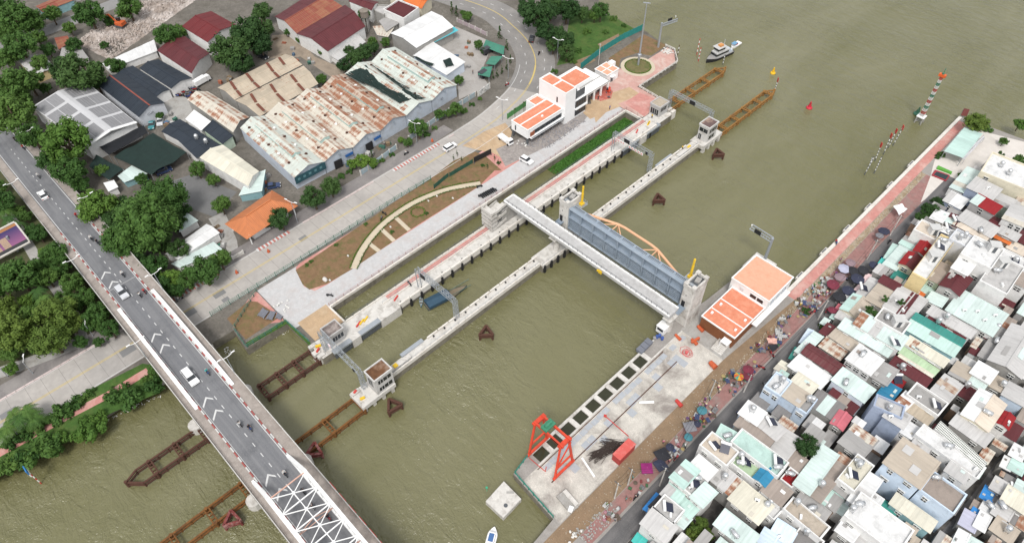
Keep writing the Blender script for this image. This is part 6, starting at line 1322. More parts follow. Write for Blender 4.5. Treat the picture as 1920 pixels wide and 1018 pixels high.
H('wide light grey roof running behind the white terraces','T2',[(930,70),(1206,262),(1115,320),(858,140)],7.2,'shed','lgrey','weather')
H('tan ribbed roof overlapping the light grey roof','T2',[(860,140),(1116,322),(1078,348),(815,190)],6.9,'shed','ltan','weather',rise=.2)
H('maroon roof strip in front of the tan ribbed roof','T2',[(798,100),(858,138),(814,192),(726,180)],6.6,'shed','maroon','weather')
H('lower maroon strip along the white terrace parapets','T2',[(815,192),(1078,350),(1050,362),(800,215)],6.4,'shed','maroon','weather',rise=.1,win=False)
H('grey brown flat house beside the maroon strip','T2',[(720,200),(830,262),(800,300),(665,262)],8,'flat','brown','weather')
H('white terraced house with sunken roof courts facing the street','T2',[(535,188),(700,245),(640,330),(430,255)],9,'flat','ltan','white',extra=(('hut',.7,.5,.8),),short='white terraced house at the street')
H('pale terrace house with small parapet rooms','T2',[(700,255),(830,262),(760,350),(650,320)],9.5,'flat','white','white')
H('mint roofed shop at the widening of the street','T2',[(405,265),(525,332),(440,428),(328,370)],5.6,'shed','mint','white',rise=.3)
H('mint shop roof with aqua front awning','T2',[(335,382),(432,440),(275,605),(175,555)],5.4,'shed','pmint','white',rise=.3)
H('pale mint strip roof behind the aqua awning','T2',[(265,376),(312,384),(215,512),(155,500)],4.6,'shed','mint','white',wall=False,rise=.2,name='awning',cat='awning')
H('bright aqua awning over the pavement','T2',[(160,502),(232,530),(190,572),(112,556)],4.3,'shed','aqua','white',wall=False,rise=.2,name='awning',cat='awning')
H('red gable roof behind the mint shops','T2',[(520,342),(606,385),(545,470),(440,440)],7.4,'gable','red','white',rise=.6,rsplit='red')
H('larger red roof with maroon lower eave','T2',[(405,450),(515,500),(435,608),(322,545)],7.0,'gable','red','cream',rise=.7,rsplit='maroon')
H('narrow yellow house with stacked white terraces','T2',[(700,312),(802,350),(548,692),(430,642)],10.5,'flat','white','yellow',extra=(('heater',.25,.5,2),('hut',.55,.5,.8),('tank',.12,.4,.5)),short='narrow yellow house')
H('big white block with deep grey light well','T2',[(985,322),(1248,432),(1130,592),(880,470)],11.5,'flat','white','white',extra=(('tank',.3,.3),('ac',.6,.6),('hut',.2,.7,.6)),short='big white block',dens=2.6)
H('white block annex with plain lower roof','T2',[(878,470),(1002,532),(922,658),(800,588)],10.5,'shed','white','white',rise=.2)
H('tall white slab house between the yellow house and the white block','T2',[(832,258),(985,325),(905,392),(775,335)],11,'flat','white','pale')
H('grey ribbed roof below the tall white slab house','T2',[(690,540),(792,590),(665,737),(558,672)],7.6,'shed','brown','pgreen')
H('maroon gable house with grey rendered end wall','T2',[(802,602),(962,692),(852,842),(690,742)],8.8,'gable','maroon','grey',rise=.9)
H('white house with curved balcony and patched terrace','T2',[(1208,490),(1441,600),(1262,805),(1040,722)],9.8,'flat','lgrey','white',extra=(('tank',.5,.3),('ac',.8,.7),('hut',.25,.3,.9)),short='white house with curved balcony')
H('long white parapet house along the upper lane','T2',[(1240,425),(1460,530),(1430,592),(1190,488)],9.0,'flat','white','white')
H('grey brown roof house with arched white windows','T2',[(1440,598),(1560,650),(1460,790),(1338,708)],8.8,'shed','brown','white')
H('low maroon roof in the gap beside the arched windows','T2',[(1200,858),(1345,912),(1312,975),(1188,902)],5,'shed','maroon','weather')
H('long maroon roof in the upper corner of the quarter','T2',[(1190,130),(1500,300),(1480,420),(1110,182)],6.0,'gable','maroon','weather',rise=.5)
H('white windowed house with grey roof above the maroon roof','T2',[(1345,20),(1500,90),(1450,222),(1240,148)],8.8,'shed','lgrey','white',dens=1.6)
H('small grey roof above the orange strip','T2',[(1240,225),(1392,300),(1370,350),(1200,265)],7.0,'shed','lgrey','weather')
H('orange tiled strip roof beneath the small grey roof','T2',[(1200,278),(1328,342),(1300,374),(1178,312)],6.0,'shed','orange','brown')
H('tan lean-to at the edge of the upper lane','T2',[(1330,360),(1460,430),(1420,482),(1290,400)],5.6,'shed','ltan','weather')
# --- middle
H('very wide pale mint roof with four small skylights','T2',[(905,838),(1318,1005),(1135,1172),(690,965)],7.2,'shed','pmint','white',rise=.5,extra=(('ac',.3,.3,1),('ac',.5,.5,1),('ac',.7,.35,1),('ac',.8,.7,1)),short='very wide pale mint roof')
H('pale mint annex left of the wide mint roof','T2',[(612,805),(725,862),(690,955),(570,872)],6.8,'shed','pmint','white')
H('tan roof framed by maroon sheets near the market','T2',[(148,720),(288,795),(150,945),(12,870)],6.5,'shed','tan','weather',rise=.3)
H('maroon strip above the framed tan roof','T2',[(172,668),(322,745),(290,792),(135,712)],6.9,'shed','maroon','weather',rise=.2,win=False)
H('light grey roof beside the framed tan roof','T2',[(322,755),(442,815),(292,1002),(182,935)],7.0,'shed','lgrey','white',rise=.3)
H('narrow maroon roof between two light grey roofs','T2',[(446,822),(478,836),(325,1018),(290,1003)],7.2,'shed','maroon','weather',rise=.1,win=False)
H('blotchy light grey roof with maroon rim','T2',[(480,828),(548,876),(410,1075),(318,1018)],7.1,'shed','lgrey','weather',rise=.2)
H('teal striped awning roof behind the market','T2',[(272,612),(402,672),(350,737),(240,680)],4.6,'shed','teal','white',wall=False,name='awning',cat='awning')
H('white stall roof beside the teal striped awning','T2',[(392,692),(492,745),(450,802),(350,742)],5,'shed','white','white',rise=.2)
H('black roofed lean-to under the yellow house','T2',[(440,645),(520,692),(494,745),(392,690)],5.4,'shed','black','white',rise=.2)
H('bright green walled house with mint roof','T2',[(492,740),(628,802),(572,852),(470,792)],5.2,'shed','mint','pgreen')
H('orange tarpaulin roof wedged beside the mint roof','T2',[(480,790),(528,832),(510,862),(445,812)],5.4,'shed','orange','weather',rise=.1,win=False)
H('pale grey roof behind the pink market awnings','T8',[(1130,590),(1192,620),(1060,762),(978,722)],5.2,'shed','lgrey','white')
H('mint and beige gabled house on the market street','T8',[(960,728),(1128,826),(988,937),(850,862)],5.8,'gable','mint','cream',rise=.8,rsplit='tan')
H('corrugated grey roof with worn sheets on the market street','T8',[(842,876),(1002,952),(960,1012),(800,942)],5,'shed','lgrey','weather')
H('mint awning beside the corrugated grey roof','T8',[(797,880),(834,892),(772,952),(728,942)],4.0,'shed','mint','white',wall=False,name='awning',cat='awning',rise=.2)
H('pink awning over the market pavement','T8',[(822,820),(882,832),(832,880),(788,862)],4.0,'shed','pink','white',wall=False,name='awning',cat='awning',rise=.2)
H('white awning beside the pink awning','T8',[(900,730),(942,732),(882,822),(840,802)],4.1,'shed','white','white',wall=False,name='awning',cat='awning',rise=.2)
H('pale pink awning under the large dark umbrellas','T8',[(1012,640),(1042,660),(992,702),(958,690)],4.0,'shed','pinkw','white',wall=False,name='awning',cat='awning',rise=.2)
H('pinkish white awning at the corner of the pale grey roof','T8',[(1070,545),(1138,555),(1062,642),(1022,650)],4.2,'shed','pinkw','white',wall=False,name='awning',cat='awning',rise=.2)
H('pale mint awning at the street by the potted hedge','T4',[(702,80),(757,95),(702,152),(648,122)],4.2,'shed','pmint','white',wall=False,name='awning',cat='awning',rise=.2)
H('small dark maroon roof by the potted hedge','T4',[(745,138),(802,175),(738,247),(643,205)],6,'shed','maroon','weather')
H('sagging blue translucent awning over the street','T4',[(562,180),(602,192),(512,312),(450,300)],4.0,'shed','pblue','white',wall=False,name='awning',cat='awning',rise=.3)
H('mint white front roof of the speckled maroon house','T4',[(612,210),(697,265),(480,402),(440,375)],6,'shed','pmint','white',rise=.2)
H('speckled maroon gable roof dotted with pale patches','T4',[(575,325),(877,510),(812,592),(490,390)],7,'gable','mspeck','weather',rise=.6)
H('patchwork roof of grey and rusty scrap sheets','T4',[(722,250),(900,380),(832,452),(668,330)],6.2,'shed','rusty','weather',rise=.2,step=.9)
H('tan grey roof beside the long mint roof','T4',[(832,165),(1042,332),(962,392),(750,235)],7,'shed','tan','weather',rise=.3)
H('long pale mint roof with grey end wall','T4',[(882,105),(1312,340),(1272,432),(830,160)],7.8,'shed','pmint','grey',rise=.4)
H('large mint roof stepped around a plant court','T4',[(1040,32),(1427,260),(1387,367),(970,135)],8.8,'shed','pmint','white',rise=.4,extra=(('heater',.85,.25,2.4),),short='large stepped mint roof')
H('grey roof terrace with steel frame and skylight','T4',[(1225,-5),(1442,130),(1402,232),(1170,92)],9.3,'flat','grey','white',extra=(('hut',.65,.5,.8),('tank',.3,.5)),short='grey roof terrace')
H('bright white roof over a columned balcony','T4',[(1040,350),(1217,460),(1117,587),(870,432)],8.8,'shed','white','white',rise=.3,dens=1.4)
H('grey corrugated roof with bare rear wall','T4',[(1215,470),(1342,550),(1252,687),(1105,592)],7.8,'shed','grey','weather')
H('red roof lean-to beside the blue roof','T4',[(1300,610),(1422,662),(1370,717),(1280,660)],5.2,'shed','red','weather')
H('blue roof with dotted solar panels','T4',[(1272,665),(1362,710),(1292,847),(1180,752)],6.8,'shed','blue','weather',rise=.4)
H('long white ribbed roof beside the speckled maroon roof','T4',[(475,415),(752,627),(640,717),(395,500)],6.6,'shed','white','weather',rise=.3)
H('cream white roof above the light blue house','T4',[(465,580),(632,697),(558,772),(400,652)],7.6,'shed','cream','white',rise=.2)
H('light blue house with tan roof and many small windows','T4',[(400,660),(548,767),(462,872),(302,768)],8.2,'shed','tan','lblue',rise=.3,dens=1.8)
H('light blue corner house with white roof and barred windows','T4',[(272,590),(385,652),(300,772),(165,702)],8.8,'flat','white','lblue',dens=1.5)
H('light blue rear wing with grey roof terrace','T4',[(552,790),(622,812),(520,937),(455,882)],7.8,'flat','grey','lblue',dens=1.6)
H('mint roof house with pale blue wall and two tiny windows','T4',[(872,540),(1137,740),(1042,842),(778,625)],7.8,'shed','pmint','pblue',rise=.4,dens=4)
H('maroon roof below the pale blue wall','T4',[(802,715),(1022,852),(942,947),(725,770)],5.8,'shed','maroon','weather')
H('dark slate grey roof with loose sheets','T4',[(640,715),(862,880),(775,1017),(588,852)],6.2,'shed','dgrey','weather',rise=.3)
H('pinkish red barrel roof at the end of the slate roof','T6',[(832,-35),(947,5),(850,117),(763,66)],6.5,'gable','pink','weather',rise=.5)
H('white roof next to the light blue corner house','',[(1399,755),(1437,774),(1417,796),(1389,776)],8.8,'shed','white','lblue',rise=.2)
H('tiny white roof with a planted front at the street','T4',[(322,478),(382,510),(312,562),(243,530)],5,'shed','cream','white')
H('teal awning over the street by the white ribbed roof','T4',[(440,345),(472,352),(402,442),(358,450)],4,'shed','teal','white',wall=False,name='awning',cat='awning',rise=.2)
H('pale mint roof scrap above the barred windows','T4',[(310,562),(367,586),(342,618),(288,600)],5.4,'shed','mint','white',rise=.1)
# --- lower middle
H('light grey roof behind the tan ribbed roof','T6',[(165,0),(362,140),(240,207),(88,60)],8.6,'shed','lgrey','weather',rise=.3)
H('long grey brown roof with dark rim','T6',[(-50,15),(240,205),(195,277),(-112,82)],8.2,'shed','brown','weather',rise=.3)
H('mint roof terrace house with blue gabled dormer','T5',[(1022,12),(1402,300),(1342,412),(918,112)],9.8,'flat','mint','white',extra=(('heater',.85,.7,2.2),('tank',.9,.4)),short='mint roof terrace house')
H('white house with tan terrace and rounded street corner','T5',[(755,40),(962,212),(882,300),(628,150)],9.6,'flat','ltan','white')
H('pale green tiled terrace with tank and laundry','T5',[(1002,188),(1212,332),(1112,432),(900,290)],8.4,'flat','green','white',extra=(('tank',.35,.3,.6),('heater',.45,.55,2.2),('vat',.2,.6)),short='pale green tiled terrace')
H('blue gabled roof with white trim beside the green terrace','T5',[(1220,328),(1312,400),(1215,492),(1118,430)],9.2,'gable','blue','white',rise=.5)
H('brown ribbed roof with maroon end strip','T5',[(1292,440),(1445,562),(1362,692),(1198,532)],8.8,'shed','brown','white',rise=.3)
H('pinkish white lower storey under the brown ribbed roof','T5',[(1210,560),(1345,700),(1270,850),(1140,600)],6.8,'flat','white','white',dens=2.5)
H('mint front roof beside the tan terrace','T5',[(775,0),(1005,5),(908,107),(828,50)],9.2,'shed','mint','white',rise=.3)
H('white street house with mint roof and rooftop court','T5',[(512,283),(622,370),(480,512),(368,425)],9.6,'shed','mint','white',rise=.2)
H('plain white roof next to the long grey warehouse roof','T5',[(625,245),(782,367),(702,447),(545,310)],8.8,'shed','white','white',rise=.2)
H('grey roof court with solar heaters and steel tank','T5',[(602,385),(702,460),(562,592),(470,510)],8.0,'flat','lgrey','white',extra=(('tank',.3,.4,.6),('heater',.5,.55,2.3),('ac',.75,.5)),short='grey roof court')
H('pale mint rear roof with slim balcony','T5',[(692,478),(767,560),(650,702),(560,592)],8.6,'shed','pmint','white',rise=.2)
H('mint roof above the blue shop awnings','T5',[(352,498),(484,592),(410,672),(292,577)],7.8,'shed','mint','white',rise=.2)
H('lower mint roof of the same terrace row','T5',[(484,608),(602,732),(542,792),(410,667)],6.8,'shed','mint','white',rise=.2)
H('small mint roof end beside the planted balcony','T5',[(482,740),(542,802),(482,872),(403,812)],6.6,'shed','pmint','white',rise=.1)
H('white speckled terrace with a dark solar heater','T5',[(322,610),(472,722),(400,832),(218,710)],8.2,'flat','lgrey','white',extra=(('heater',.45,.55,2.3),('ac',.7,.3)),short='white speckled terrace')
H('light grey ribbed roof of the corner shop house','T5',[(192,702),(412,872),(332,1022),(128,852)],8.4,'shed','lgrey','white',rise=.3)
H('black roof strip above the shop front','T5',[(302,575),(322,608),(220,712),(178,690)],7.2,'shed','black','white',rise=.1,win=False)
H('blue awning row over the shop fronts','T5',[(240,560),(265,580),(160,740),(118,715)],4.2,'shed','sky','white',wall=False,name='awning',cat='awning',rise=.2)
H('teal umbrella-like awning at the street bend','T5',[(62,930),(165,1000),(120,1050),(10,1020)],4.2,'shed','aqua','white',wall=False,name='awning',cat='awning',rise=.3)
H('light grey ribbed workshop roof with weathered side wall','T5',[(832,338),(1032,475),(920,597),(733,445)],7.4,'shed','lgrey','weather',rise=.3)
H('patched cream workshop roof with skylight frames','T5',[(1032,480),(1272,692),(1150,862),(908,602)],7.6,'shed','cream','weather',rise=.3,step=1.6)
H('pale green roofed house beside the dark tree court','T5',[(862,752),(1165,942),(1080,1050),(738,872)],7.6,'shed','pmint','weather',rise=.3)
H('pale blue stepped roof in the lower row','T5',[(1320,820),(1460,885),(1445,1030),(1288,940)],7,'shed','pblue','white',rise=.2)
H('pale blue roof corner with bright blue edge','T5',[(1222,888),(1322,950),(1270,1040),(1150,1022)],7,'shed','pblue','white',rise=.2)
H('grey shed roof between tan roof and mint roof','T6',[(492,703),(742,862),(682,962),(440,762)],7,'shed','grey','weather',rise=.3)
H('long tan flat roof with dirty white parapet','T6',[(420,748),(735,1020),(640,1090),(348,832)],8.2,'flat','tan','white',extra=(('vat',.15,.8),('ac',.4,.3)),short='long tan flat roof')
H('translucent white ribbed roof under the dense tree','T6',[(682,265),(797,342),(568,712),(435,612)],7.8,'shed','pmint','white',rise=.3,step=1.4)
H('grey roof with red warning strip','T6',[(822,325),(957,417),(628,757),(568,702)],7.5,'shed','brown','weather',rise=.3)
H('brown grey roof left of the dense tree','T6',[(432,330),(557,432),(482,532),(358,402)],7,'shed','brown','weather')
H('light grey roof beneath the dense tree','T6',[(362,140),(482,205),(352,392),(208,292)],7.4,'shed','lgrey','weather')
H('crimson roof deck with water tank in the gap','T6',[(400,500),(482,545),(395,632),(298,560)],6.8,'flat','red','white',extra=(('tank',.4,.3,.5),),short='crimson roof deck',win=False)
H('dark grey weathered roof sheet above a narrow yard','T6',[(987,80),(1172,236),(1010,377),(828,226)],7.6,'shed','grey','weather',rise=.3)
H('tall slate blue house with grey flat roof','T3',[(140,802),(250,845),(430,992),(70,880)],10.5,'flat','lgrey','slate',win=False,extra=(('vat',.5,.3),),short='tall slate blue house')
H('slate blue rear block with grey roof sheet','T3',[(250,845),(420,980),(330,1060),(190,975)],10.2,'shed','lgrey','slate',win=False,rise=.2)
H('cream roof terrace crowded with tanks and heater','T6',[(1002,372),(1132,455),(942,672),(828,560)],8.8,'flat','cream','white',extra=(('vat',.3,.4),('tank',.2,.3,.4),('heater',.6,.5,2.2),('ac',.75,.3)),short='cream roof terrace')
H('plain grey floor court below the cream terrace','T6',[(828,562),(942,672),(890,745),(740,600)],7.2,'shed','grey','white',rise=.2)
H('large plain white roof beside the light blue block','T6',[(1107,512),(1237,606),(1010,790),(890,760)],8,'shed','white','pale',rise=.3)
H('white front roof of the large white house','T6',[(1090,640),(1215,780),(1160,820),(1010,790)],7.4,'shed','white','white',rise=.1)
H('glass green roof behind the brown cornice','T6',[(702,650),(857,745),(792,857),(638,745)],6.6,'shed','mint','brown',rise=.2)
H('pale glass awning at the end of the green roof','T6',[(852,758),(932,810),(882,902),(798,852)],6,'shed','pmint','white',rise=.2)
H('long white roof terrace with pink parapet and tan tiles','T9',[(790,258),(1152,500),(1030,645),(678,400)],8.8,'flat','white','white',extra=(('vat',.05,.3),('tank',.1,.6,.9)),short='long pink edged terrace')
H('white lean-to below the pink edged terrace','T9',[(690,420),(782,490),(722,570),(608,492)],7,'shed','white','weather')
H('grey lean-to at the foot of the pink edged terrace','T9',[(780,495),(860,560),(800,620),(722,572)],6.6,'shed','lgrey','weather')
H('light blue block with wide grey brown roof and hooded windows','T7',[(372,192),(657,435),(480,645),(180,415)],11.5,'shed','tan','lblue',rise=.3,dens=2.8)
H('light blue front block with planted roof terrace','T7',[(640,550),(905,700),(785,885),(500,642)],10.3,'flat','brown','lblue',dens=2.6,extra=(('tank',.15,.8,.6),),short='light blue front block')
H('cream roofed row house with teal side wall','T7',[(300,708),(632,960),(595,1030),(228,792)],7,'shed','cream','teal',rise=.3,dens=2.6)
H('teal walled yard building beside the cream row house','T7',[(160,768),(232,800),(330,900),(120,800)],5.6,'shed','teal','teal',rise=.1)
H('long white roofed house beside the perforated screen','T7',[(545,95),(1082,492),(985,547),(470,165)],8.8,'flat','white','white',extra=(('tank',.45,.7,.6),('ac',.9,.5)),short='long white roofed house')
H('light grey roof north of the perforated screen','T7',[(862,0),(1162,190),(1062,272),(768,50)],8.6,'shed','lgrey','weather',rise=.3)
H('white and tan house with red awning on its end','T3',[(1062,720),(1292,882),(1100,1060),(860,950)],9.6,'gable','white','cream',rise=.5,rsplit='ltan')
H('red striped awning roof at the end of the white and tan house','T7',[(1240,-40),(1360,15),(1285,112),(1200,55)],9.2,'gable','red','white',rise=.5,step=.8)
H('small grey roof beside the light blue block','T7',[(490,190),(612,260),(562,332),(430,242)],8,'shed','lgrey','brown')
H('white grey roof with small wooden door above the alley','T7',[(790,400),(942,522),(892,602),(740,492)],8.8,'shed','lgrey','white',rise=.2)
H('white metal roof beside the slate blue house','T7',[(380,50),(502,110),(420,202),(318,132)],7.6,'shed','white','white',rise=.2)
H('pale grey plain roof beyond the cream ribbed shed','T3',[(742,590),(872,690),(720,862),(588,742)],7,'shed','lgrey','weather',rise=.2)
H('cream ribbed roof with curly grille','T3',[(850,470),(972,552),(900,652),(768,580)],7,'shed','tan','weather',step=1.0)
H('white roof at the corner of the big grey hall','T3',[(1040,470),(1192,566),(1105,662),(963,570)],7.8,'shed','white','white',rise=.2)
H('pale mint strip above the maroon gable','T3',[(970,590),(1102,680),(1062,722),(918,640)],7,'shed','pmint','white',rise=.1)
H('maroon gable roof with a round vent','T3',[(920,642),(1042,732),(932,832),(828,740)],6.2,'shed','maroon','weather',extra=(('vat',.4,.3),),short='maroon gable roof')
H('square grey tan roof beside the blue walled house','T3',[(1190,602),(1302,660),(1240,752),(1108,680)],6.6,'shed','tan','weather')
H('light roof house with bright blue side wall','T3',[(1320,662),(1480,750),(1440,872),(1238,768)],7.2,'shed','lgrey','lblue',rise=.2)
H('large grey hall with two ridges and round vent','T3',[(1352,140),(1580,270),(1445,630),(1108,452)],8,'gable','lgrey','weather',rise=1.0,step=2.4)
H('grey flat annex along the large hall','T3',[(1250,120),(1342,160),(1112,462),(1028,410)],6.4,'shed','grey','weather',rise=.1)
H('small dark red roof at the hall corner','T3',[(1230,120),(1252,148),(1132,282),(1078,250)],5.6,'shed','maroon','weather',rise=.1)
H('mint and teal gabled house with blue skylight','T3',[(450,20),(908,290),(792,418),(400,190)],7.6,'gable','mint','teal',rise=.9,rsplit='teal')
H('maroon roof behind the mint and teal gable','T3',[(612,55),(918,240),(886,287),(575,90)],7.4,'shed','maroon','weather',rise=.2)
H('long light grey roof behind the maroon roof','T3',[(622,-20),(997,205),(952,257),(570,30)],7.8,'shed','lgrey','white',rise=.3)
H('cream ribbed row roof above the dark lane','T3',[(420,250),(747,470),(702,522),(373,295)],7.6,'shed','cream','white',rise=.2,step=1.4)
H('green and glass roof strip beside the cream ribbed row','T3',[(362,358),(662,560),(612,592),(318,390)],6.8,'shed','green','weather',rise=.2,step=1.4)
H('olive glazed strip between cream and green roofs','T3',[(400,340),(680,530),(658,558),(372,352)],6.6,'shed',ROOF('roof_olive',(.20,.21,.13),0,.4),'weather',rise=.1,step=1.2)
H('second cream strip roof beside the maroon row roof','T3',[(322,420),(612,600),(582,632),(298,448)],6.9,'shed','cream','weather',rise=.1)
H('maroon row roof along the dark lane','T3',[(290,430),(584,642),(542,712),(248,480)],6.8,'shed','maroon','weather',rise=.3)
H('light grey gutter roof between teal gable and cream row','T3',[(482,210),(822,470),(790,492),(438,240)],6.4,'shed','lgrey','weather',rise=.1)
H('grey terrace with curved white parapet','T3',[(480,690),(747,860),(642,952),(388,760)],8.8,'flat','grey','white',extra=(('heater',.8,.5,2.2),('ac',.3,.3)),short='grey terrace with curved parapet')
H('rust streaked brown ribbed roof','T3',[(472,820),(652,942),(562,1020),(368,910)],8,'shed','rusttan','white',rise=.3)
H('plain white roof beside the blue roof','T3',[(400,740),(445,812),(322,942),(238,870)],8.4,'shed','white','white',rise=.2)
# perforated screen wall strip
t=thing('block_screen','long white perforated block screen along a roof edge','screen',PT('T7',880,260,9)); Q=[PT('T7',*p,9.3) for p in ((690,40),(1112,420),(1060,490),(640,110))]
mb=MB(); mb.prism([(p.x,p.y) for p in Q],GR,9.3); mb.build('wall',wallm('white'),t); mb=MB()
for i in range(34):
    for j in range(5):
        p=bil(Q,(i+.5)/34,(j+.5)/5); mb.cbox((p.x,p.y,9.301),.24,.24,.02,R(45))
o=mb.build('block_opening',M('opening_green',(.10,.13,.09),.8,.2),t); o['kind']='stuff'
# right of the alley
dd=[('white roof at the alley mouth',[(1370,270),(1460,300),(1400,392),(1293,340)],6,'white'),('pale white roof beside the mint alley roof',[(1280,378),(1345,400),(1292,472),(1218,450)],5.6,'white'),('mint roof beside the dark marked alley roof',[(1345,392),(1460,440),(1392,512),(1292,470)],5.8,'mint'),('dark roof with yellow mark by the alley',[(1260,470),(1362,512),(1322,572),(1233,540)],5,'black'),('grey white roof above the blue tarpaulin',[(1190,560),(1292,602),(1212,692),(1138,640)],6,'lgrey'),('bright blue tarpaulin roof over the alley',[(1100,640),(1187,680),(1120,762),(1048,730)],5,'sky'),('brown board roof below the blue tarpaulin',[(1000,768),(1082,810),(1032,862),(958,830)],4.4,'brown'),('small white sheet roof beside the brown boards',[(1100,753),(1182,792),(1112,877),(1048,830)],5,'white'),('small blue tarpaulin scrap at the alley',[(990,833),(1057,870),(1020,902),(968,870)],4.6,'sky'),('lavender sheet roof at the lower alley',[(920,850),(1032,910),(982,1020),(848,982)],5,'lav'),('white sheet roof with planted rear',[(1060,868),(1137,910),(1060,1020),(983,990)],5.4,'white'),('ribbed off white roof behind the alley row',[(1312,645),(1480,750),(1445,882),(1228,740)],7,'cream'),('pale roof with mint rim behind the alley row',[(1220,768),(1332,850),(1272,952),(1148,870)],6,'lgrey'),('tan roof at the lower corner of the alley row',[(1212,918),(1400,1060),(1300,1120),(1128,1020)],6,'tan'),('pale mint roof scrap behind the dark alley roof',[(1392,585),(1480,620),(1440,700),(1350,650)],6.2,'pmint'),('weathered grey roof between ribbed and tan roofs',[(1330,850),(1480,930),(1440,1010),(1280,945)],5.6,'dgrey'),('narrow weathered roof beside the white alley roofs',[(1310,560),(1400,590),(1200,770),(1140,745)],5.2,'dgrey')]
for l,p,z,c in dd: H(l,'T7',p,z,'shed',c,'weather',rise=.2,win=False)
H('white roof at the bottom of the alley','T9',[(1480,498),(1535,530),(1480,600),(1415,583)],5,'shed','white','weather')
H('weathered pale roof at the lower corner by the alley','T9',[(1560,560),(1660,600),(1600,680),(1500,640)],5,'shed','pmint','weather')
H('dark tiled patio with round pots in the lower row','T9',[(372,458),(530,590),(420,680),(310,600)],6.6,'flat','dgrey','white',win=False,extra=(('vat',.2,.3),),short='dark tiled patio')
H('grey roof in the lower row beside the patio','T9',[(200,440),(330,520),(290,600),(150,560)],6.6,'shed','pblue','white')
H('teal and white roof scraps at the foot of the quarter','T9',[(0,480),(90,560),(40,640),(-60,560)],6.6,'shed','pmint','weather')
# canopy over the temple gate, small ornaments
t=thing('garden_gate','maroon framed pond with green curb in the white yard','pond',PT('T1',700,710,GR)); Q=[PT('T1',*p,GR+.3) for p in ((640,665),(775,715),(740,765),(610,712))]; mb=MB(); mb.prism([(p.x,p.y) for p in Q],GR,GR+.35); mb.build('rim',M('rim_maroon',(.3,.04,.05),.7,.1),t)
Q=[PT('T1',*p,GR+.36) for p in ((655,682),(762,718),(735,755),(628,710))]; mb=MB(); mb.prism([(p.x,p.y) for p in Q],GR+.34,GR+.38); mb.build('water',M('pond_dark',(.02,.035,.04),.15,.1),t)
mb=MB(); Q=[PT('T1',*p,GR+.4) for p in ((668,628),(796,685),(788,700),(655,650))]; mb.prism([(p.x,p.y) for p in Q],GR,GR+.5); mb.build('green_curb',M('curb_green',(.10,.32,.05),.8,.1),t)
t=thing('info_board','dark red sheet panel standing at the promenade tip','board',PT('T1',905,170,GR)); Q=[PT('T1',*p,z) for p,z in (((870,178),GR+.8),((925,185),GR+.8),((952,125),GR+2.6),((900,115),GR+2.6))]; mb=MB(); mb.hexa([Q[0],Q[1],Q[2],Q[3]],[q+Vector((0,0,.1)) for q in Q]); mb.build('panel',M('panel_dred',(.13,.03,.025),.7,.15),t); mb=MB()
for q in Q: mb.tube((q.x,q.y,GR),tuple(q),.06)
mb.build('post',m_galv,t)
trees('olive','broad tree leaning over the mint shed at the promenade tip','tip tree',[(1015,235,105)],GR,'T1'); trees('light','tree at the far river edge of the white yard','yard edge tree',[(1405,250,62)],GR,'T1'); trees('round','small round tree standing alone on white sand','yard shrub',[(1260,408,42)],GR,'T1'); trees('bush','shrub between the mint shed and the promenade','promenade shrubs',[(700,525,36),(660,550,26),(1120,300,40),(870,715,28)],GR,'T1')
trees('dark','dark street tree before the white roofed house','street bend trees',[(1743,392,19),(1728,408,14),(1758,380,13)],GR); trees('dark','dense dark tree rising between the roofs','court tree',[(1513,836,25)],GR,'',1.9); trees('olive','sprawling dark bush in the sunken court','court bushes',[(1312,985,20),(1300,1005,18),(1330,1000,14)],GR); trees('bush','rooftop plants in the court beside the mint roof','rooftop plants',[(1632,582,11),(1645,590,9),(1690,566,7),(1660,560,7)],GR+6); trees('bush','planted pots by the street hedge','street pots',[(1540,611,7),(1470,688,7),(1328,862,11),(1512,583,9)],GR); trees('bush','bush behind the villa roof','villa bushes',[(1912,300,12),(1875,290,7)],GR+3)

# ---- lean-tos wedged into the gaps between the houses
def toPx(X,Y,Z):
    d=Vector((X,Y,Z-CAMH)); w=d.dot(CF); return (960+FPX*d.dot(CX)/w,509-FPX*d.dot(CY)/w)
def pin(x,y,poly):
    r=False; n=len(poly)
    for i in range(n):
        a,b=poly[i],poly[(i+1)%n]
        if (a[1]>y)!=(b[1]>y) and x<(b[0]-a[0])*(y-a[1])/(b[1]-a[1])+a[0]: r=not r
    return r
EXC=[[(p.x,p.y) for p in PL('T7',[(1460,10),(1490,60),(1370,300),(1190,560),(970,830),(840,1030),(720,1080),(690,1040),(870,830),(1050,600),(1290,250)],GR)],[(p.x,p.y) for p in PL('T1',[(600,560),(880,280),(1130,310),(1560,420),(1560,600),(1130,560),(1040,650),(960,660),(760,800),(600,920),(480,1000)],GR)],[(p.x,p.y) for p in PL('T5',[(560,760),(720,650),(850,760),(740,900),(600,1060),(460,1000)],GR)]]
occ=set(); CE=.5
for (hx,hy,a,hu,hv,_) in HOUSES:
    ca,sa=math.cos(a),math.sin(a); nu=int(hu*2/CE)*2+2; nv_=int(hv*2/CE)*2+2
    for i in range(nu+1):
        for j in range(nv_+1):
            u=-hu+2*hu*i/nu; v=-hv+2*hv*j/nv_; occ.add((int(math.floor((hx+u*ca-v*sa)/CE)),int(math.floor((hy+u*sa+v*ca)/CE))))
rl=random.Random(31); cnt=0; seen=set()
CW={'lgrey':'light grey','grey':'grey','white':'white','brown':'brown','rusty':'rusty','pmint':'pale mint','dgrey':'dark grey','maroon':'maroon','tan':'tan'}
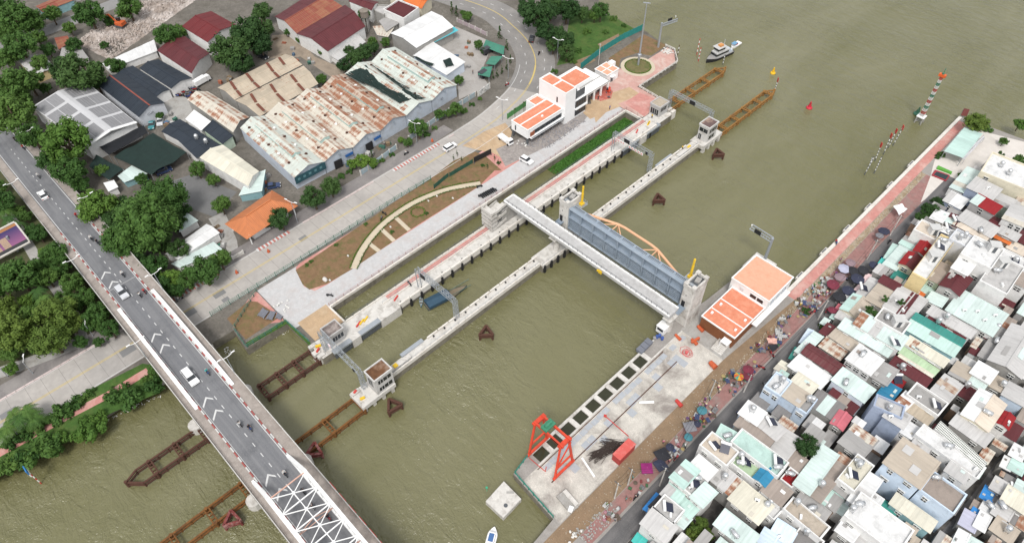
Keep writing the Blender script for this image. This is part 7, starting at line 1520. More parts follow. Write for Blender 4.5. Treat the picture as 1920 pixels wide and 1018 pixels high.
for att in range(16000):
    if cnt>=150: break
    X_=rl.uniform(-21.6,48); Y_=rl.uniform(42,205); w=rl.uniform(.7,2.0); l=rl.uniform(.7,2.4)
    if Y_>140 and X_>20: continue
    q=toPx(X_,Y_,5)
    if not(0<q[0]<1935 and 0<q[1]<1040) or any(pin(X_,Y_,e) for e in EXC): continue
    cells=[(int(math.floor(x/CE)),int(math.floor(y/CE))) for x in [X_-w+i*CE for i in range(int(2*w/CE)+1)] for y in [Y_-l+j*CE for j in range(int(2*l/CE)+1)]]
    if sum(c in occ for c in cells)>len(cells)*.2 or any(pin((c[0]+.5)*CE,(c[1]+.5)*CE,e) for e in EXC for c in (cells[0],cells[-1],cells[len(cells)//2])): continue
    for c in cells: occ.add(c)
    ck=rl.choice(('lgrey','lgrey','grey','white','brown','rusty','pmint','dgrey','dgrey','maroon','tan','grey')); z=rl.uniform(4.3,6.3)
    nb=min(HOUSES,key=lambda h:(h[0]-X_)**2+(h[1]-Y_)**2)[5].split(); lab=CW[ck]+' lean-to roof in the gap beside the '+' '.join(nb[:6])
    for suf in ('',' too',' again'): 
        if lab+suf not in seen: break
    seen.add(lab)
    t=thing('lean_to',lab,'lean-to',(X_,Y_,GR),'lean-tos in the gaps'); up=Vector((0,0,1)); Qc=[Vector((X_-w,Y_-l,z)),Vector((X_+w,Y_-l,z)),Vector((X_+w,Y_+l,z+.3)),Vector((X_-w,Y_+l,z+.3))]
    mb=MB(); mb.box(X_-w+.15,X_+w-.15,Y_-l+.15,Y_+l-.15,GR-.3,z-.02); mb.build('wall',wallm(rl.choice(('weather','grey','white','brown'))),t)
    slope_sheets(t,Qc[3],Qc[2],Qc[1],Qc[0],roofm(ck),1.3,1,vary=.1); cnt+=1
# ================================================================ vehicles, boats, people, street things
m_tyre=M('tyre',(.015,.015,.016),.9,.1); m_lamp=M('headlamp',(.7,.7,.68),.2,.05); m_tail=M('tail_lamp',(.4,.02,.02),.3,.05); m_rim=M('rim',(.45,.45,.46),.4,.05,metal=.6)
def paint(n,c): return M('car_'+n,c,.28,.03,1,spec=.6)
def car(label,p,rz,c,kind='sedan',L=4.6,W=1.85,cat='car'):
    t=thing('car',label,cat,(0,0,0)); h=L/2; w=W/2
    if kind=='suv': prof=[(-h,.35),(-h,1.0),(-h+.15,1.1),(h-1.2,1.1),(h-.1,.85),(h,.4)]; cab=[(-h+.25,1.1),(-h+.55,1.66),(h-1.9,1.66),(h-1.15,1.1)]
    else: prof=[(-h,.35),(-h+.05,.9),(-h+.5,.98),(h-1.3,.95),(h-.15,.75),(h,.38)]; cab=[(-h+.55,.97),(-h+1.25,1.42),(h-2.1,1.42),(h-1.25,.95)]
    def ext(mb,pr,wl,wu,m=0):
        n=len(pr); zt=max(z for x,z in pr); i=len(mb.v)
        for s in (-1,1):
            for x,z in pr: k=wl if z<zt-.2 else wu; mb.v.append((x,s*k,z))
        mb.f.append(tuple(range(i,i+n))); mb.f.append(tuple(range(i+n,i+2*n))[::-1]); mb.m+=[m,m]; mb.uv+=[None,None]
        for k in range(n): j=(k+1)%n; mb.f.append((i+k,i+n+k,i+n+j,i+j)); mb.m.append(m); mb.uv.append(None)
    mb=MB(); ext(mb,prof,w,w*.93); mb.build('body',c,t); mb=MB(); ext(mb,cab,w*.9,w*.78); mb.build('windows',m_glass,t)
    zt=cab[1][1]; mb=MB(); mb.hexa([(cab[1][0]-.05,-w*.78,zt-.02),(cab[2][0]+.1,-w*.78,zt-.02),(cab[2][0]+.1,w*.78,zt-.02),(cab[1][0]-.05,w*.78,zt-.02)],[(cab[1][0]+.05,-w*.72,zt+.06),(cab[2][0],-w*.72,zt+.06),(cab[2][0],w*.72,zt+.06),(cab[1][0]+.05,w*.72,zt+.06)]); mb.build('roof',c,t)
    for x in (-h+.85,h-.85):
        for s in (-1,1): mb=MB(); mb.tube((x,s*(w-.2),.33),(x,s*(w+.01),.33),.33,.33,12); wh=mb.build('wheel',m_tyre,t); mb=MB(); mb.tube((x,s*(w),.33),(x,s*(w+.02),.33),.19,.19,10); mb.build('rim',m_rim,wh)
    for s in (-1,1):
        mb=MB(); mb.box(h-.18,h+.02,s*w*.72-.2,s*w*.72+.2,.55,.72); mb.build('headlight',m_lamp,t); mb=MB(); mb.box(-h-.02,-h+.1,s*w*.75-.18,s*w*.75+.18,.65,.85); mb.build('tail_light',m_tail,t)
    t.location=p; t.rotation_euler=(0,0,rz); return t
def truck(label,p,rz,c,box=None,L=5.6):
    t=thing('truck',label,'truck',(0,0,0)); h=L/2; mb=MB(); mb.hexa([(h-1.5,-.9,.5),(h,-.9,.5),(h,.9,.5),(h-1.5,.9,.5)],[(h-1.4,-.85,2.1),(h-.25,-.85,2.1),(h-.25,.85,2.1),(h-1.4,.85,2.1)]); mb.build('cab',c,t); mb=MB(); mb.box(h-.18,h+.0,-.75,.75,1.25,1.85); mb.build('windscreen',m_glass,t)
    mb=MB(); mb.box(-h,h-1.6,-.95,.95,.7,.85); 
    if box: mb.box(-h,h-1.6,-.95,.95,.85,2.4)
    else:
        for a in ((-h,h-1.6,-.95,-.88),(-h,h-1.6,.88,.95),(-h,-h+.07,-.88,.88)): mb.box(*a,.85,1.25)
    mb.build('load_bed',box or c,t)
    for x in (-h+.9,h-.8):
        for s in (-1,1): mb=MB(); mb.tube((x,s*.7,.4),(x,s*.95,.4),.4,.4,12); mb.build('wheel',m_tyre,t)
    t.location=p; t.rotation_euler=(0,0,rz); return t
cw=paint('white',(.75,.75,.75)); cs=paint('silver',(.50,.51,.53)); cd=paint('dark',(.03,.033,.04)); ct=paint('teal',(.05,.22,.24)); cb=paint('blue',(.03,.05,.12))
car('white hatchback driving down the bridge approach past the lamp',PB(82,369),R(180),cw,'sedan',4.4)
car('silver car near the bridge expansion joint with grey roof',PB(230,551),R(0),cs,'suv',4.7); car('large white people carrier with black roof bars on the bridge',PB(358,709),R(0),cw,'suv',5.2,2.0)
p=P(844,279,GL); car('white and dark blue patrol car on the riverside road',(p.x,p.y,GL+.02),R(90),cw,'suv',4.6); p=P(997,76,GL); car('dark grey car turning through the road bend',(p.x,p.y,GL+.02),R(125),cd,'suv',4.6)
p=P(987,304,GL); car('white car parked on the grey promenade paving',(p.x,p.y,GL+.01),R(5),cw,'suv',4.3); p=P(948,266,GL); truck('small white tipper truck parked by the office forecourt',(p.x,p.y,GL+.01),R(-4),cw)
p=PT('A',855,712,GL); car('teal hatchback in the factory yard beside the net canopy',(p.x,p.y,GL+.01),R(-30),ct,'sedan',4); p=PT('A',903,690,GL); car('silver saloon in the factory yard next to the teal one',(p.x,p.y,GL+.01),R(-30),cs,'sedan',4.4)
p=PT('A',1140,470,GL); truck('white box truck beside the parked scooters',(p.x,p.y,GL+.01),R(100),cw,m_white,6); p=PT('A',925,968,GL); car('dark blue car under the edge of the green net',(p.x,p.y,GL+.01),R(80),cb,'suv')
p=PT('B',40,325,GL); car('black saloon parked at the mouth of the dirt yard',(p.x,p.y,GL+.01),R(10),cd,'sedan'); p=PT('E',95,35,GL); car('dark blue car parked behind the orange pavilion',(p.x,p.y,GL+.01),R(60),cb,'sedan')
for i,(x,y) in enumerate(((1285,430),(1300,300))): p=PT('B',x,y,GL); truck(('dark van under the corner green carport','dark van in the open bay of the upper carport')[i],(p.x,p.y,GL+.01),R(90),cd,cd,4.6)
# ---- people and motorbikes
def skin_person(pose):
    V=[(0,0,.95),(0,0,1.2),(0,0,1.42),(0,0,1.52),(0,0,1.66),(.2,0,1.40),(-.2,0,1.40)]; Rr=[.16,.15,.14,.065,.115,.075,.075]; E=[(0,1),(1,2),(2,3),(3,4),(2,5),(2,6)]
    def add(p,r,e): V.append(p); Rr.append(r); E.append((e,len(V)-1)); return len(V)-1
    if pose=='stand':
        for s,e in ((1,5),(-1,6)):
            k=add((s*.27,.02,1.12),.05,e); k=add((s*.26,.12,.9),.04,k); add((s*.25,.15,.82),.045,k)
            k=add((s*.1,0,.85),.10,0); k=add((s*.11,.02,.48),.07,k); k=add((s*.11,-.02,.08),.05,k); add((s*.12,.14,.05),.045,k)
    else:
        for s,e in ((1,5),(-1,6)):
            k=add((s*.30,.2,1.2),.05,e); k=add((s*.27,.5,1.12),.04,k); add((s*.27,.58,1.12),.045,k)
            k=add((s*.13,.08,.86),.10,0); k=add((s*.17,.45,.80),.075,k); k=add((s*.17,.36,.42),.055,k); add((s*.17,.5,.38),.045,k)
    me=bpy.data.meshes.new('sk'); me.from_pydata(V,E,[]); o=bpy.data.objects.new('sk',me); col.objects.link(o)
    m=o.modifiers.new('s','SKIN'); 
    for i,sv_ in enumerate(me.skin_vertices[0].data): sv_.radius=(Rr[i],Rr[i]); sv_.use_root=(i==0)
    ss=o.modifiers.new('u','SUBSURF'); ss.levels=1; ss.render_levels=1
    dg=bpy.context.evaluated_depsgraph_get(); ev=o.evaluated_get(dg); out=bpy.data.meshes.new_from_object(ev); bpy.data.objects.remove(o); return out
SK={k:skin_person(k) for k in ('stand','ride')}
m_skin=M('skin',(.36,.20,.13),.7,.05); CLO={'white':(.66,.66,.64),'black':(.02,.02,.025),'red':(.42,.03,.035),'blue':(.05,.10,.32),'teal':(.06,.33,.33),'pink':(.60,.20,.28),'grey':(.28,.28,.29),'yellow':(.60,.42,.06),'purple':(.20,.05,.25),'green':(.06,.25,.08)}
PM={}
def person_mesh(pose,shirt,hat):
    k=(pose,shirt,hat)
    if k not in PM:
        me=SK[pose].copy(); me.name='person'; me.materials.clear(); hz={'helmet':CLO['white'],'dark':(.015,.012,.01),'cone':(.62,.52,.33),'redhelmet':CLO['red']}[hat]
        for m in (M('cloth_'+shirt,CLO[shirt],.9,.08),M('trousers',(.035,.04,.06),.9,.1),m_skin,M('hair_'+hat,hz,.6,.05)): me.materials.append(m)
        for p in me.polygons:
            c=p.center; p.material_index=3 if c.z>1.62 else 2 if (c.z>1.47 or (abs(c.x)>.23 and c.z<1.18 and c.z>.7) or c.z<.1) else 1 if (c.z<.93) else 0; p.use_smooth=True
        PM[k]=me
    return PM[k]
def person(label,p,rz,shirt,pose='stand',hat='dark',group=None):
    o=bpy.data.objects.new('person',person_mesh(pose,shirt,hat)); col.objects.link(o); o.location=p; o.rotation_euler=(0,0,rz-R(90)); tag(o,label,'person',group)
    if hat=='cone':
        mb=MB(); mb.lathe((0,0,1.68),[(.26,0),(.02,.17)],10); c=mb.build('conical_hat',M('straw',(.62,.52,.33),.9,.1)); c.parent=o
    return o
BK={}
def bike(label,p,rz,c='black',group=None):
    if c not in BK:
        t=thing('motorbike','x','motorbike'); pc=M('bike_'+c,CLO[c],.35,.1,spec=.6); mb=MB()
        mb.hexa([(-.75,-.13,.5),(.1,-.13,.38),(.1,.13,.38),(-.75,.13,.5)],[(-.85,-.1,.75),(.05,-.14,.62),(.05,.14,.62),(-.85,.1,.75)]); mb.hexa([(.1,-.1,.35),(.5,-.2,.45),(.5,.2,.45),(.1,.1,.35)],[(.05,-.1,.62),(.62,-.2,1.0),(.62,.2,1.0),(.05,.1,.62)]); mb.build('body',pc,t)
        mb=MB(); mb.box(-.7,.0,-.13,.13,.74,.82); mb.build('seat',m_black,t); mb=MB(); mb.tube((.5,-.36,1.05),(.5,.36,1.05),.025,.025,6); mb.beam((.5,0,1.05),(.68,0,.3),.06); mb.build('handlebar',m_gdark,t)
        for x in (-.62,.68): mb=MB(); mb.tube((x,-.05,.29),(x,.05,.29),.29,.29,12); mb.build('wheel',m_tyre,t)
        BK[c]=proto(t)
    return place(BK[c],p,rz,label,group)
def rider(label,p,rz,shirt,c,hat='helmet'):
    bike('%s motorbike ridden %s'%(c,label),p,rz,c); person('%s shirted rider %s'%(shirt,label),(p[0]-.25*math.cos(rz),p[1]-.25*math.sin(rz),p[2]-.02),rz,shirt,'ride',hat)
for (t,x,y,sh,c,l,hat,up_) in (('A',90,795,'black','black','beside the dense tree on the bridge approach','dark',0),('A',135,838,'red','black','in red by the lamp on the bridge approach','redhelmet',0),('A',220,998,'white','grey','above the white hatchback on the approach','helmet',1),('D',435,203,'red','red','in maroon alone below the white hatchback','redhelmet',0),('D',517,330,'white','black','leading three bikes by the striped kerb','helmet',1),('D',553,352,'black','black','amid three bikes by the striped kerb','dark',1),('D',608,372,'grey','grey','hugging the striped kerb beside two bikes','helmet',1),('D',693,530,'white','black','at the bridge expansion joint','helmet',1),('D',788,645,'white','black','next to the silver car on the bridge','dark',1),('D',813,625,'red','red','overtaking beside the silver car on the bridge','redhelmet',1),('G',1168,66,'teal','blue','in teal beside the white people carrier','helmet',1),('G',1350,355,'white','black','in white below the paired chevrons','helmet',1),('G',1405,378,'black','blue','in black below the paired chevrons','dark',1),('',535,890,'white','black','about to enter the white truss','helmet',1),('',569,923,'black','black','under the first truss panel','dark',1),('',586,951,'black','grey','under the second truss panel','helmet',1),('',617,972,'black','red','under the third truss panel','dark',1)):
    p=PB(*px(t,(x,y))); rider(l,(p.x,p.y,p.z+.01),R(180) if up_ and y%2 else R(0),sh,c,hat)
for (t,x,y,sh,c,l,rz,g) in (('B',845,868,'white','black','past the long striped kerb nose',90,GL),('C',152,308,'black','black','round the bend ahead of the dark car',110,GL),('B',1410,482,'white','red','along the graffiti wall',85,GL),('D',1010,668,'white','grey','on the service lane by the bridge',90,GL),('H',695,765,'black','black','past the blue shop awnings',90,GR),('T8',1282,266,'black','black','down the market street past the mint shops',90,GR),('T8',712,895,'red','red','at the pink awning on the market street',270,GR),('T8',630,880,'white','blue','beside the leafy market planter',90,GR),('T8',1415,213,'black','black','near the aqua awning street',90,GR),('T5',60,610,'black','black','by the white vending cart',90,GR)):
    p=PT(t,x,y,g); rider(l,(p.x,p.y,g+.02),R(rz),sh,c)
k=0
for i in range(9):
    p=PT('E',1262+i*9.5,92-i*5,GL); bike('black motorbike parked in the tight row on the grey promenade',(p.x,p.y,GL+.01),R(20),'black','motorbikes parked on the promenade')
for (x,y,l) in ((1255,35,'at the garden path end'),(705,216,'on the curved garden path'),(720,186,'beside the path hedge'),(415,645,'near the soil bed corner'),(862,580,'on the pink lock walkway')): 
    p=PT('E',x,y,GL+.05); bike('dark motorbike parked '+l,(p.x,p.y,GL+.04),R(random.uniform(0,180)),'black')
for i in range(26):
    p=PT('A',1000+(i%9)*14+random.uniform(-3,3),500+(i//9)*20+random.uniform(-4,4)+(i%9)*1,GL); bike(('black','grey','blue','red')[i%4]+' scooter in the crowded scooter park of the factory yard',(p.x,p.y,GL+.01),R(random.uniform(20,70)),('black','grey','blue','red')[i%4],('black','grey','blue','red')[i%4]+' scooters in the factory yard')
for i,(t,x,y,sh,l,g) in enumerate((('L',1082,498,'black','in black by the small red excavator',GL),('L',1205,600,'blue','bending at the sand by the basin rail',GL),('B',1218,418,'black','standing alone in the bus yard',GL),('T8',795,272,'red','in red walking the pink promenade',GR),('T8',800,288,'blue','in blue walking the pink promenade',GR),('B',722,818,'white','on the factory forecourt',GL),('O',695,420,'white','by the road under the bridge',GL),('C',785,665,'yellow','working by the sandy roofed control house',GL),('C',955,842,'yellow','working on the upper island wall',GL))):
    p=PT(t,x,y,g); person('person in %s shirt %s'%(sh,l),(p.x,p.y,g+.02),random.uniform(0,6),sh,'stand','dark')
# ---- lamps
def lamp(label,base,h,az,z0,group,double=True):
    t=thing('street_lamp',label,'street lamp',(base[0],base[1],z0),group); x,y=base[0],base[1]; mb=MB(); mb.tube((x,y,z0),(x,y,z0+h),.11,.07,8); mb.build('pole',m_galv,t)
    for s in ((-1,1) if double else (1,)):
        d=Vector((math.cos(az),math.sin(az),0))*s; pts=[Vector((x,y,z0+h))+d*(1.7*f)+Vector((0,0,.45*f*f)) for f in (0,.25,.5,.75,1)]; mb=MB(); mb.path(pts,.07,6); mb.build('arm',m_white,t); e=pts[-1]; mb=MB(); mb.beam(e-d*.5,e+d*.35,.26,.12); mb.build('lamp_head',m_white,t)
    return t
for i,(x,y,yy) in enumerate(((40,250,16.7),(148,376,16.7),(285,516,16.7),(424,671,16.7),(43,333,4.8),(144,484,4.8),(265,637,4.8))):
    X_=P(x,y,13).x; z=ZB(X_); X_=P(x,y,z+6.5).x; lamp('twin armed white lamp on the %s side of the bridge'%('garden' if yy<10 else 'lock'),(X_,yy),6.5,R(90),ZB(X_)+.1,'bridge lamps on the %s side'%('garden' if yy<10 else 'lock'))
for x,y,l in ((782,269,'before the rusty factory sheds'),(1045,112,'inside the tree filled bend'),(953,147,'by the cypress row'),(942,225,'at the start of the road bend'),(558,417,'next to the orange pavilion'),(15,125,'at the bridge approach street')):
    p=P(x,y,GL); lamp('twin armed street lamp '+l,p,7.5,R(20),GL,'street lamps',True)
for x,y,l in ((62,700,'along the park path near the olive trees'),(15,706,'at the park path junction'),(175,630,'by the bridge flank in the park'),(45,905-20,'x')): 
    if l=='x': continue
    p=P(x,y,GL); lamp('single armed park lamp '+l,p,4.5,R(150),GL,'park lamps',False)
p=P(1196.5,122,GL); t=thing('light_mast','very tall grey light mast in the round hedge bed','light mast',p); mb=MB(); mb.tube((p.x,p.y,GL),(p.x,p.y,GL+3),.38,.34,12); mb.tube((p.x,p.y,GL+3),(p.x,p.y,25),.34,.14,12); mb.build('pole',m_galv,t); mb=MB(); mb.beam((p.x-1,p.y-.6,25),(p.x+1,p.y+.6,25),.35,.25); mb.build('head_frame',m_galv,t); mb=MB(); mb.lathe((p.x,p.y,GL+3.2),[(.7,0),(.7,.9),(.4,1.1)],10); mb.build('collar',m_galv,t)
p=P(1122,122,GL); mb=MB(); mb.tube((p.x,p.y,GL),(p.x,p.y,GL+8),.13,.1,8); mb.box(p.x-.3,p.x+.3,p.y-.1,p.y+.1,GL+7.7,GL+7.9); tag(mb.build('utility_pole',m_concw),'plain pale pole by the teal sheet fence','pole')
# ---- beacon, buoys, marker poles
def sp(n,c): return M('nav_'+n,c,.5,.1)
b=(-42.9,221.7); t=thing('navigation_beacon','tall lattice beacon ringed in white red and green with orange board','beacon',(*b,0)); mb=MB()
for x in (-1,1):
    for y in (-1,1): mb.tube((b[0]+x,b[1]+y,-2),(b[0]+x*.9,b[1]+y*.9,2.3),.2)
for a,c in (((-1,-1),(1,1)),((1,-1),(-1,1))): mb.beam((b[0]+a[0],b[1]+a[1],.4),(b[0]+c[0],b[1]+c[1],1.9),.15)
mb.build('timber_base',m_concg,t); mb=MB(); mb.box(b[0]-1.2,b[0]+1.2,b[1]-1.2,b[1]+1.2,2.3,2.55); mb.build('platform',m_white,t)
for i in range(14):
    z0=2.6+i*1.02; r0=.55-.016*i; mb=MB(); cc=(sp('white',(.6,.6,.58)),sp('red',(.36,.07,.06)),sp('white',(.6,.6,.58)),sp('green',(.06,.18,.12)))[i%4]
    q0=[(b[0]+sx*r0,b[1]+sy*r0,z0) for sx,sy in ((-1,-1),(1,-1),(1,1),(-1,1))]; q1=[(b[0]+sx*(r0-.016),b[1]+sy*(r0-.016),z0+1.0) for sx,sy in ((-1,-1),(1,-1),(1,1),(-1,1))]
    for k_ in range(4): mb.beam(q0[k_],q1[k_],.16); mb.beam(q0[k_],q1[(k_+1)%4],.12); mb.beam(q0[k_],q0[(k_+1)%4],.14); mb.beam(q1[k_],q0[(k_+1)%4],.12)
    mb.build('lattice_section',cc,t)
mb=MB(); mb.box(b[0]-1.0,b[0]+1.0,b[1]-.5,b[1]+.5,16.8,17.6); mb.build('top_board',sp('orange',(.65,.12,.03)),t); mb=MB(); mb.lathe((*b,17.6),[(.35,0),(.35,.5),(.12,.6),(.1,2.0)],8); mb.build('lantern',sp('green',(.03,.2,.13)),t)
def buoy(label,x,y,c,big=1.0):
    p=P(x,y,0); t=thing('buoy',label,'buoy',(p.x,p.y,0)); mb=MB(); mb.lathe((p.x,p.y,-.4),[(.5*big,0),(1.0*big,.35),(1.0*big,.75),(.6*big,.95)],14); mb.build('float',c,t,True); mb=MB()
    for k in range(4): a=k*1.57; mb.beam((p.x+.55*big*math.cos(a),p.y+.55*big*math.sin(a),.5),(p.x+.15*big*math.cos(a),p.y+.15*big*math.sin(a),2.1*big),.14)
    mb.lathe((p.x,p.y,.5),[(.5*big,0),(.3*big,.9*big)],8); mb.build('frame',c,t); mb=MB(); mb.lathe((p.x,p.y,2.0*big),[(.2,0),(.22,.3),(.05,.6)],8); mb.build('lantern',c,t)
buoy('yellow buoy afloat above the tip of the orange guide frame',1449,138,sp('yellow',(.70,.42,.02)),.9); buoy('red conical buoy floating alone in mid river',1517,203,sp('bred',(.50,.03,.05))); buoy('dark green buoy beside the tall beacon',1719,214,sp('green',(.03,.2,.13)),1.1)
def marker(label,t_,x,y,h,board=True,c1=None,tilt=(0,0),group=None,n=10,x2=None):
    p=PT(t_,x,y,0); t=thing('marker_pole',label,'marker pole',(p.x,p.y,0),group); mb=MB(); q=Vector((p.x,p.y,0)); tv=Vector((tilt[0],tilt[1],h))
    mb.tube(q-tv.normalized()*2,q+tv*.2,.12,.12,6,1)
    for i in range(n): mb.tube(q+tv*(.2+.8*i/n),q+tv*(.2+.8*(i+1)/n),.13,.13,6,i%2)
    mb.build('pole',[m_white,c1 or m_gdark],t)
    if board: mb=MB(); e=q+tv; mb.cbox((e.x,e.y-.1,e.z-1.2),.12,.9,1.5,R(45)); mb.build('board',m_red,t)
for i,(x,y,h,bd) in enumerate(((172,530,7.5,1),(215,472,7,1),(258,450,7.5,1),(95,590,6.5,1),(88,700,6.5,0),(2,712,7,0),(40,650,4,0))):
    marker(('black and white striped marker pole with red board at the head of the slanting row','striped pole with red board in the middle of the slanting trio','striped pole with small red board at the outer end of the trio','short striped pole with narrow red board','plain striped pole without board opposite the promenade','plain striped pole leaning in the shallows','stumpy striped pole beside the leaning one')[i],'T1',x,y,h,bd,None,(.3*(i%3-1),.4 if i==5 else .1))
marker('red and white pole beside the patrol boat bow','S',930,660,6.5,False,m_red,n=6); marker('second red and white pole nearer the guide frame','S',948,735,5.5,False,m_red,n=6); marker('short rusty pole at the promenade tip wall','S',703,660,4,False,m_rust,n=4); marker('striped pole with red board on the nose of the long orange frame','',1452,172,5,True,None,n=8); marker('short striped pole on the nose of the orange frame by the boat','',1355,122,4,False,None,n=6)
p=PT('G',232,683,0); t=thing('river_sign','blue and white river sign on a red striped pole near the bank','sign',(p.x,p.y,0)); mb=MB()
for i in range(6): mb.tube((p.x,p.y,-2 if i==0 else i*.9),(p.x,p.y,(i+1)*.9),.12,.12,8,i%2)
mb.build('pole',[m_red,m_white],t); mb=MB(); mb.box(p.x-.9,p.x+.9,p.y-.15,p.y+.05,4.6,5.4); mb.build('white_board',m_white,t); mb=MB(); mb.box(p.x-.9,p.x+.9,p.y-.15,p.y+.05,5.45,6.7); mb.build('blue_board',M('sign_blue',(.03,.17,.42),.6,.1),t)
# ---- boats
def hull(mb,L,W,h,z0=-.3,m=0,bow=.35):
    n=10; prof=[]
    for i in range(n+1): f=i/n; w=W/2*(1 if f<1-bow else max(.02,1-((f-1+bow)/bow)**1.8)); prof.append((-L/2+L*f,w,h+(.5*h*max(0,f-.6))))
    for (x0,w0,h0),(x1,w1,h1) in zip(prof,prof[1:]):
        mb.quad((x0,-w0*.75,z0),(x1,-w1*.75,z0),(x1,-w1,h1),(x0,-w0,h0),m); mb.quad((x1,w1*.75,z0),(x0,w0*.75,z0),(x0,w0,h0),(x1,w1,h1),m); mb.quad((x0,-w0,h0-.15),(x1,-w1,h1-.15),(x1,w1,h1-.15),(x0,w0,h0-.15),m+1)
    x,w,h0=prof[0]; mb.quad((x,w*.75,z0),(x,-w*.75,z0),(x,-w,h0),(x,w,h0),m)
def boat_at(t_,a,b,z=0): p,q=PT(t_,*a,z),PT(t_,*b,z); return (p+q)/2,math.atan2(q.y-p.y,q.x-p.x),(q-p).length
c,a,L=boat_at('S',(1330,625),(1040,755)); L=max(9,L); m_bw=M('boat_white',(.50,.50,.49),.7,.12,2,(.3,.3,.3),.5,1); t=thing('patrol_boat','white two deck patrol boat with black hull moored by the guide frame','boat'); mb=MB(); hull(mb,L,3.6,1.3); mb.build('hull',[m_black,M('deck_grey',(.45,.45,.44),.8,.1)],t)
mb=MB(); mb.box(-L*.28,L*.22,-1.4,1.4,1.1,3.0); mb.build('main_cabin',m_bw,t); mb=MB(); mb.box(-L*.27,L*.235,-1.43,1.43,1.9,2.6); mb.build('cabin_windows',m_glass,t); mb=MB(); mb.box(-L*.1,L*.16,-1.2,1.2,3.0,4.5); mb.box(-L*.14,L*.2,-1.5,1.5,4.5,4.65); mb.build('wheelhouse',m_bw,t); mb=MB(); mb.box(-L*.09,L*.17,-1.22,1.22,3.6,4.2); mb.build('wheelhouse_windows',m_glass,t); mb=MB(); mb.box(-.8,.8,-.7,.7,4.65,5.2); mb.build('orange_raft',M('raft',(.55,.25,.08),.7,.1),t); mb=MB(); mb.tube((-1.6,0,3),(-1.6,0,6.5),.07); mb.tube((-L*.35,.8,1.2),(-L*.35,.8,2.6),.35); mb.box(-L*.46,-L*.3,-1.2,1.2,1.2,1.9); mb.build('mast_and_gear',M('gear',(.5,.55,.6),.6,.2),t); t.location=(c.x,c.y,0); t.rotation_euler=(0,0,a)
c,a,L=boat_at('S',(1340,585),(1440,520)); t=thing('speed_boat','small white speed boat with blue canopy trailing the patrol boat','boat'); mb=MB(); hull(mb,L,1.9,.7); mb.build('hull',[m_white,m_white],t); mb=MB(); mb.box(-.2,L*.38,-.75,.75,1.5,1.6); mb.build('canopy',M('canopy_blue',(.15,.3,.45),.7,.1),t); mb=MB(); mb.box(-L*.2,.2,-.4,.4,.55,1.0); mb.build('seat',M('seat_red',(.35,.05,.06),.7,.1),t); t.location=(c.x,c.y,0); t.rotation_euler=(0,0,a+R(180))
c,a,L=boat_at('V',(1395,620),(1880,375)); t=thing('house_boat','dark wooden houseboat under a blue tarpaulin in the lock chamber','boat'); mb=MB(); hull(mb,L,3.0,.8,bow=.6); mb.build('hull',[M('hull_wood',(.06,.09,.09),.8,.2),M('deck_wood',(.2,.16,.11),.9,.2)],t); mb=MB(); x0,x1=-L*.48,L*.06
mb.quad((x0,-1.5,1.6),(x1,-1.5,1.6),(x1,0,2.1),(x0,0,2.1)); mb.quad((x0,0,2.1),(x1,0,2.1),(x1,1.5,1.6),(x0,1.5,1.6)); mb.quad((x0,-1.5,.7),(x1,-1.5,.7),(x1,-1.5,1.6),(x0,-1.5,1.6)); mb.quad((x1,1.5,.7),(x0,1.5,.7),(x0,1.5,1.6),(x1,1.5,1.6)); mb.poly([(x0,1.5,.7),(x0,-1.5,.7),(x0,-1.5,1.6),(x0,0,2.1),(x0,1.5,1.6)]); mb.build('tarpaulin',M('tarp_navy',(.03,.07,.11),.7,.2,1.2),t); mb=MB(); mb.beam((L*.1,.9,.9),(L*.62,1.3,1.1),.12,.1); mb.beam((L*.1,-.7,.9),(L*.58,-.6,1.0),.12,.1); mb.build('oar',M('oar_wood',(.12,.17,.14),.8,.2),t); t.location=(c.x,c.y,0); t.rotation_euler=(0,0,a)
c,a,L=boat_at('V',(1335,480),(1335,620)); t=thing('dinghy','tiny blue wooden dinghy tied beside the houseboat','boat'); mb=MB(); hull(mb,L,1.0,.5,bow=.5); mb.build('hull',[M('dinghy_blue',(.06,.2,.32),.7,.15),M('dinghy_in',(.25,.3,.3),.8,.15)],t); mb=MB(); mb.box(-.5,-.3,-.4,.4,.4,.5); mb.box(.5,.7,-.35,.35,.4,.5); mb.build('thwart',m_rust,t); t.location=(c.x,c.y,0); t.rotation_euler=(0,0,a)
c,a,L=boat_at('',(926,996),(917,1030)); t=thing('work_boat','small white work boat with blue cabin roof below the pontoon','boat'); mb=MB(); hull(mb,5,2.0,.8); mb.build('hull',[m_white,m_white],t); mb=MB(); mb.box(-1.2,1.0,-.7,.7,.7,1.9); mb.build('cabin',m_white,t); mb=MB(); mb.box(-.9,.7,-.5,.5,1.9,2.0); mb.build('cabin_roof',M('boat_blue',(.06,.14,.32),.6,.1),t); t.location=(c.x,c.y,0); t.rotation_euler=(0,0,a+R(180))
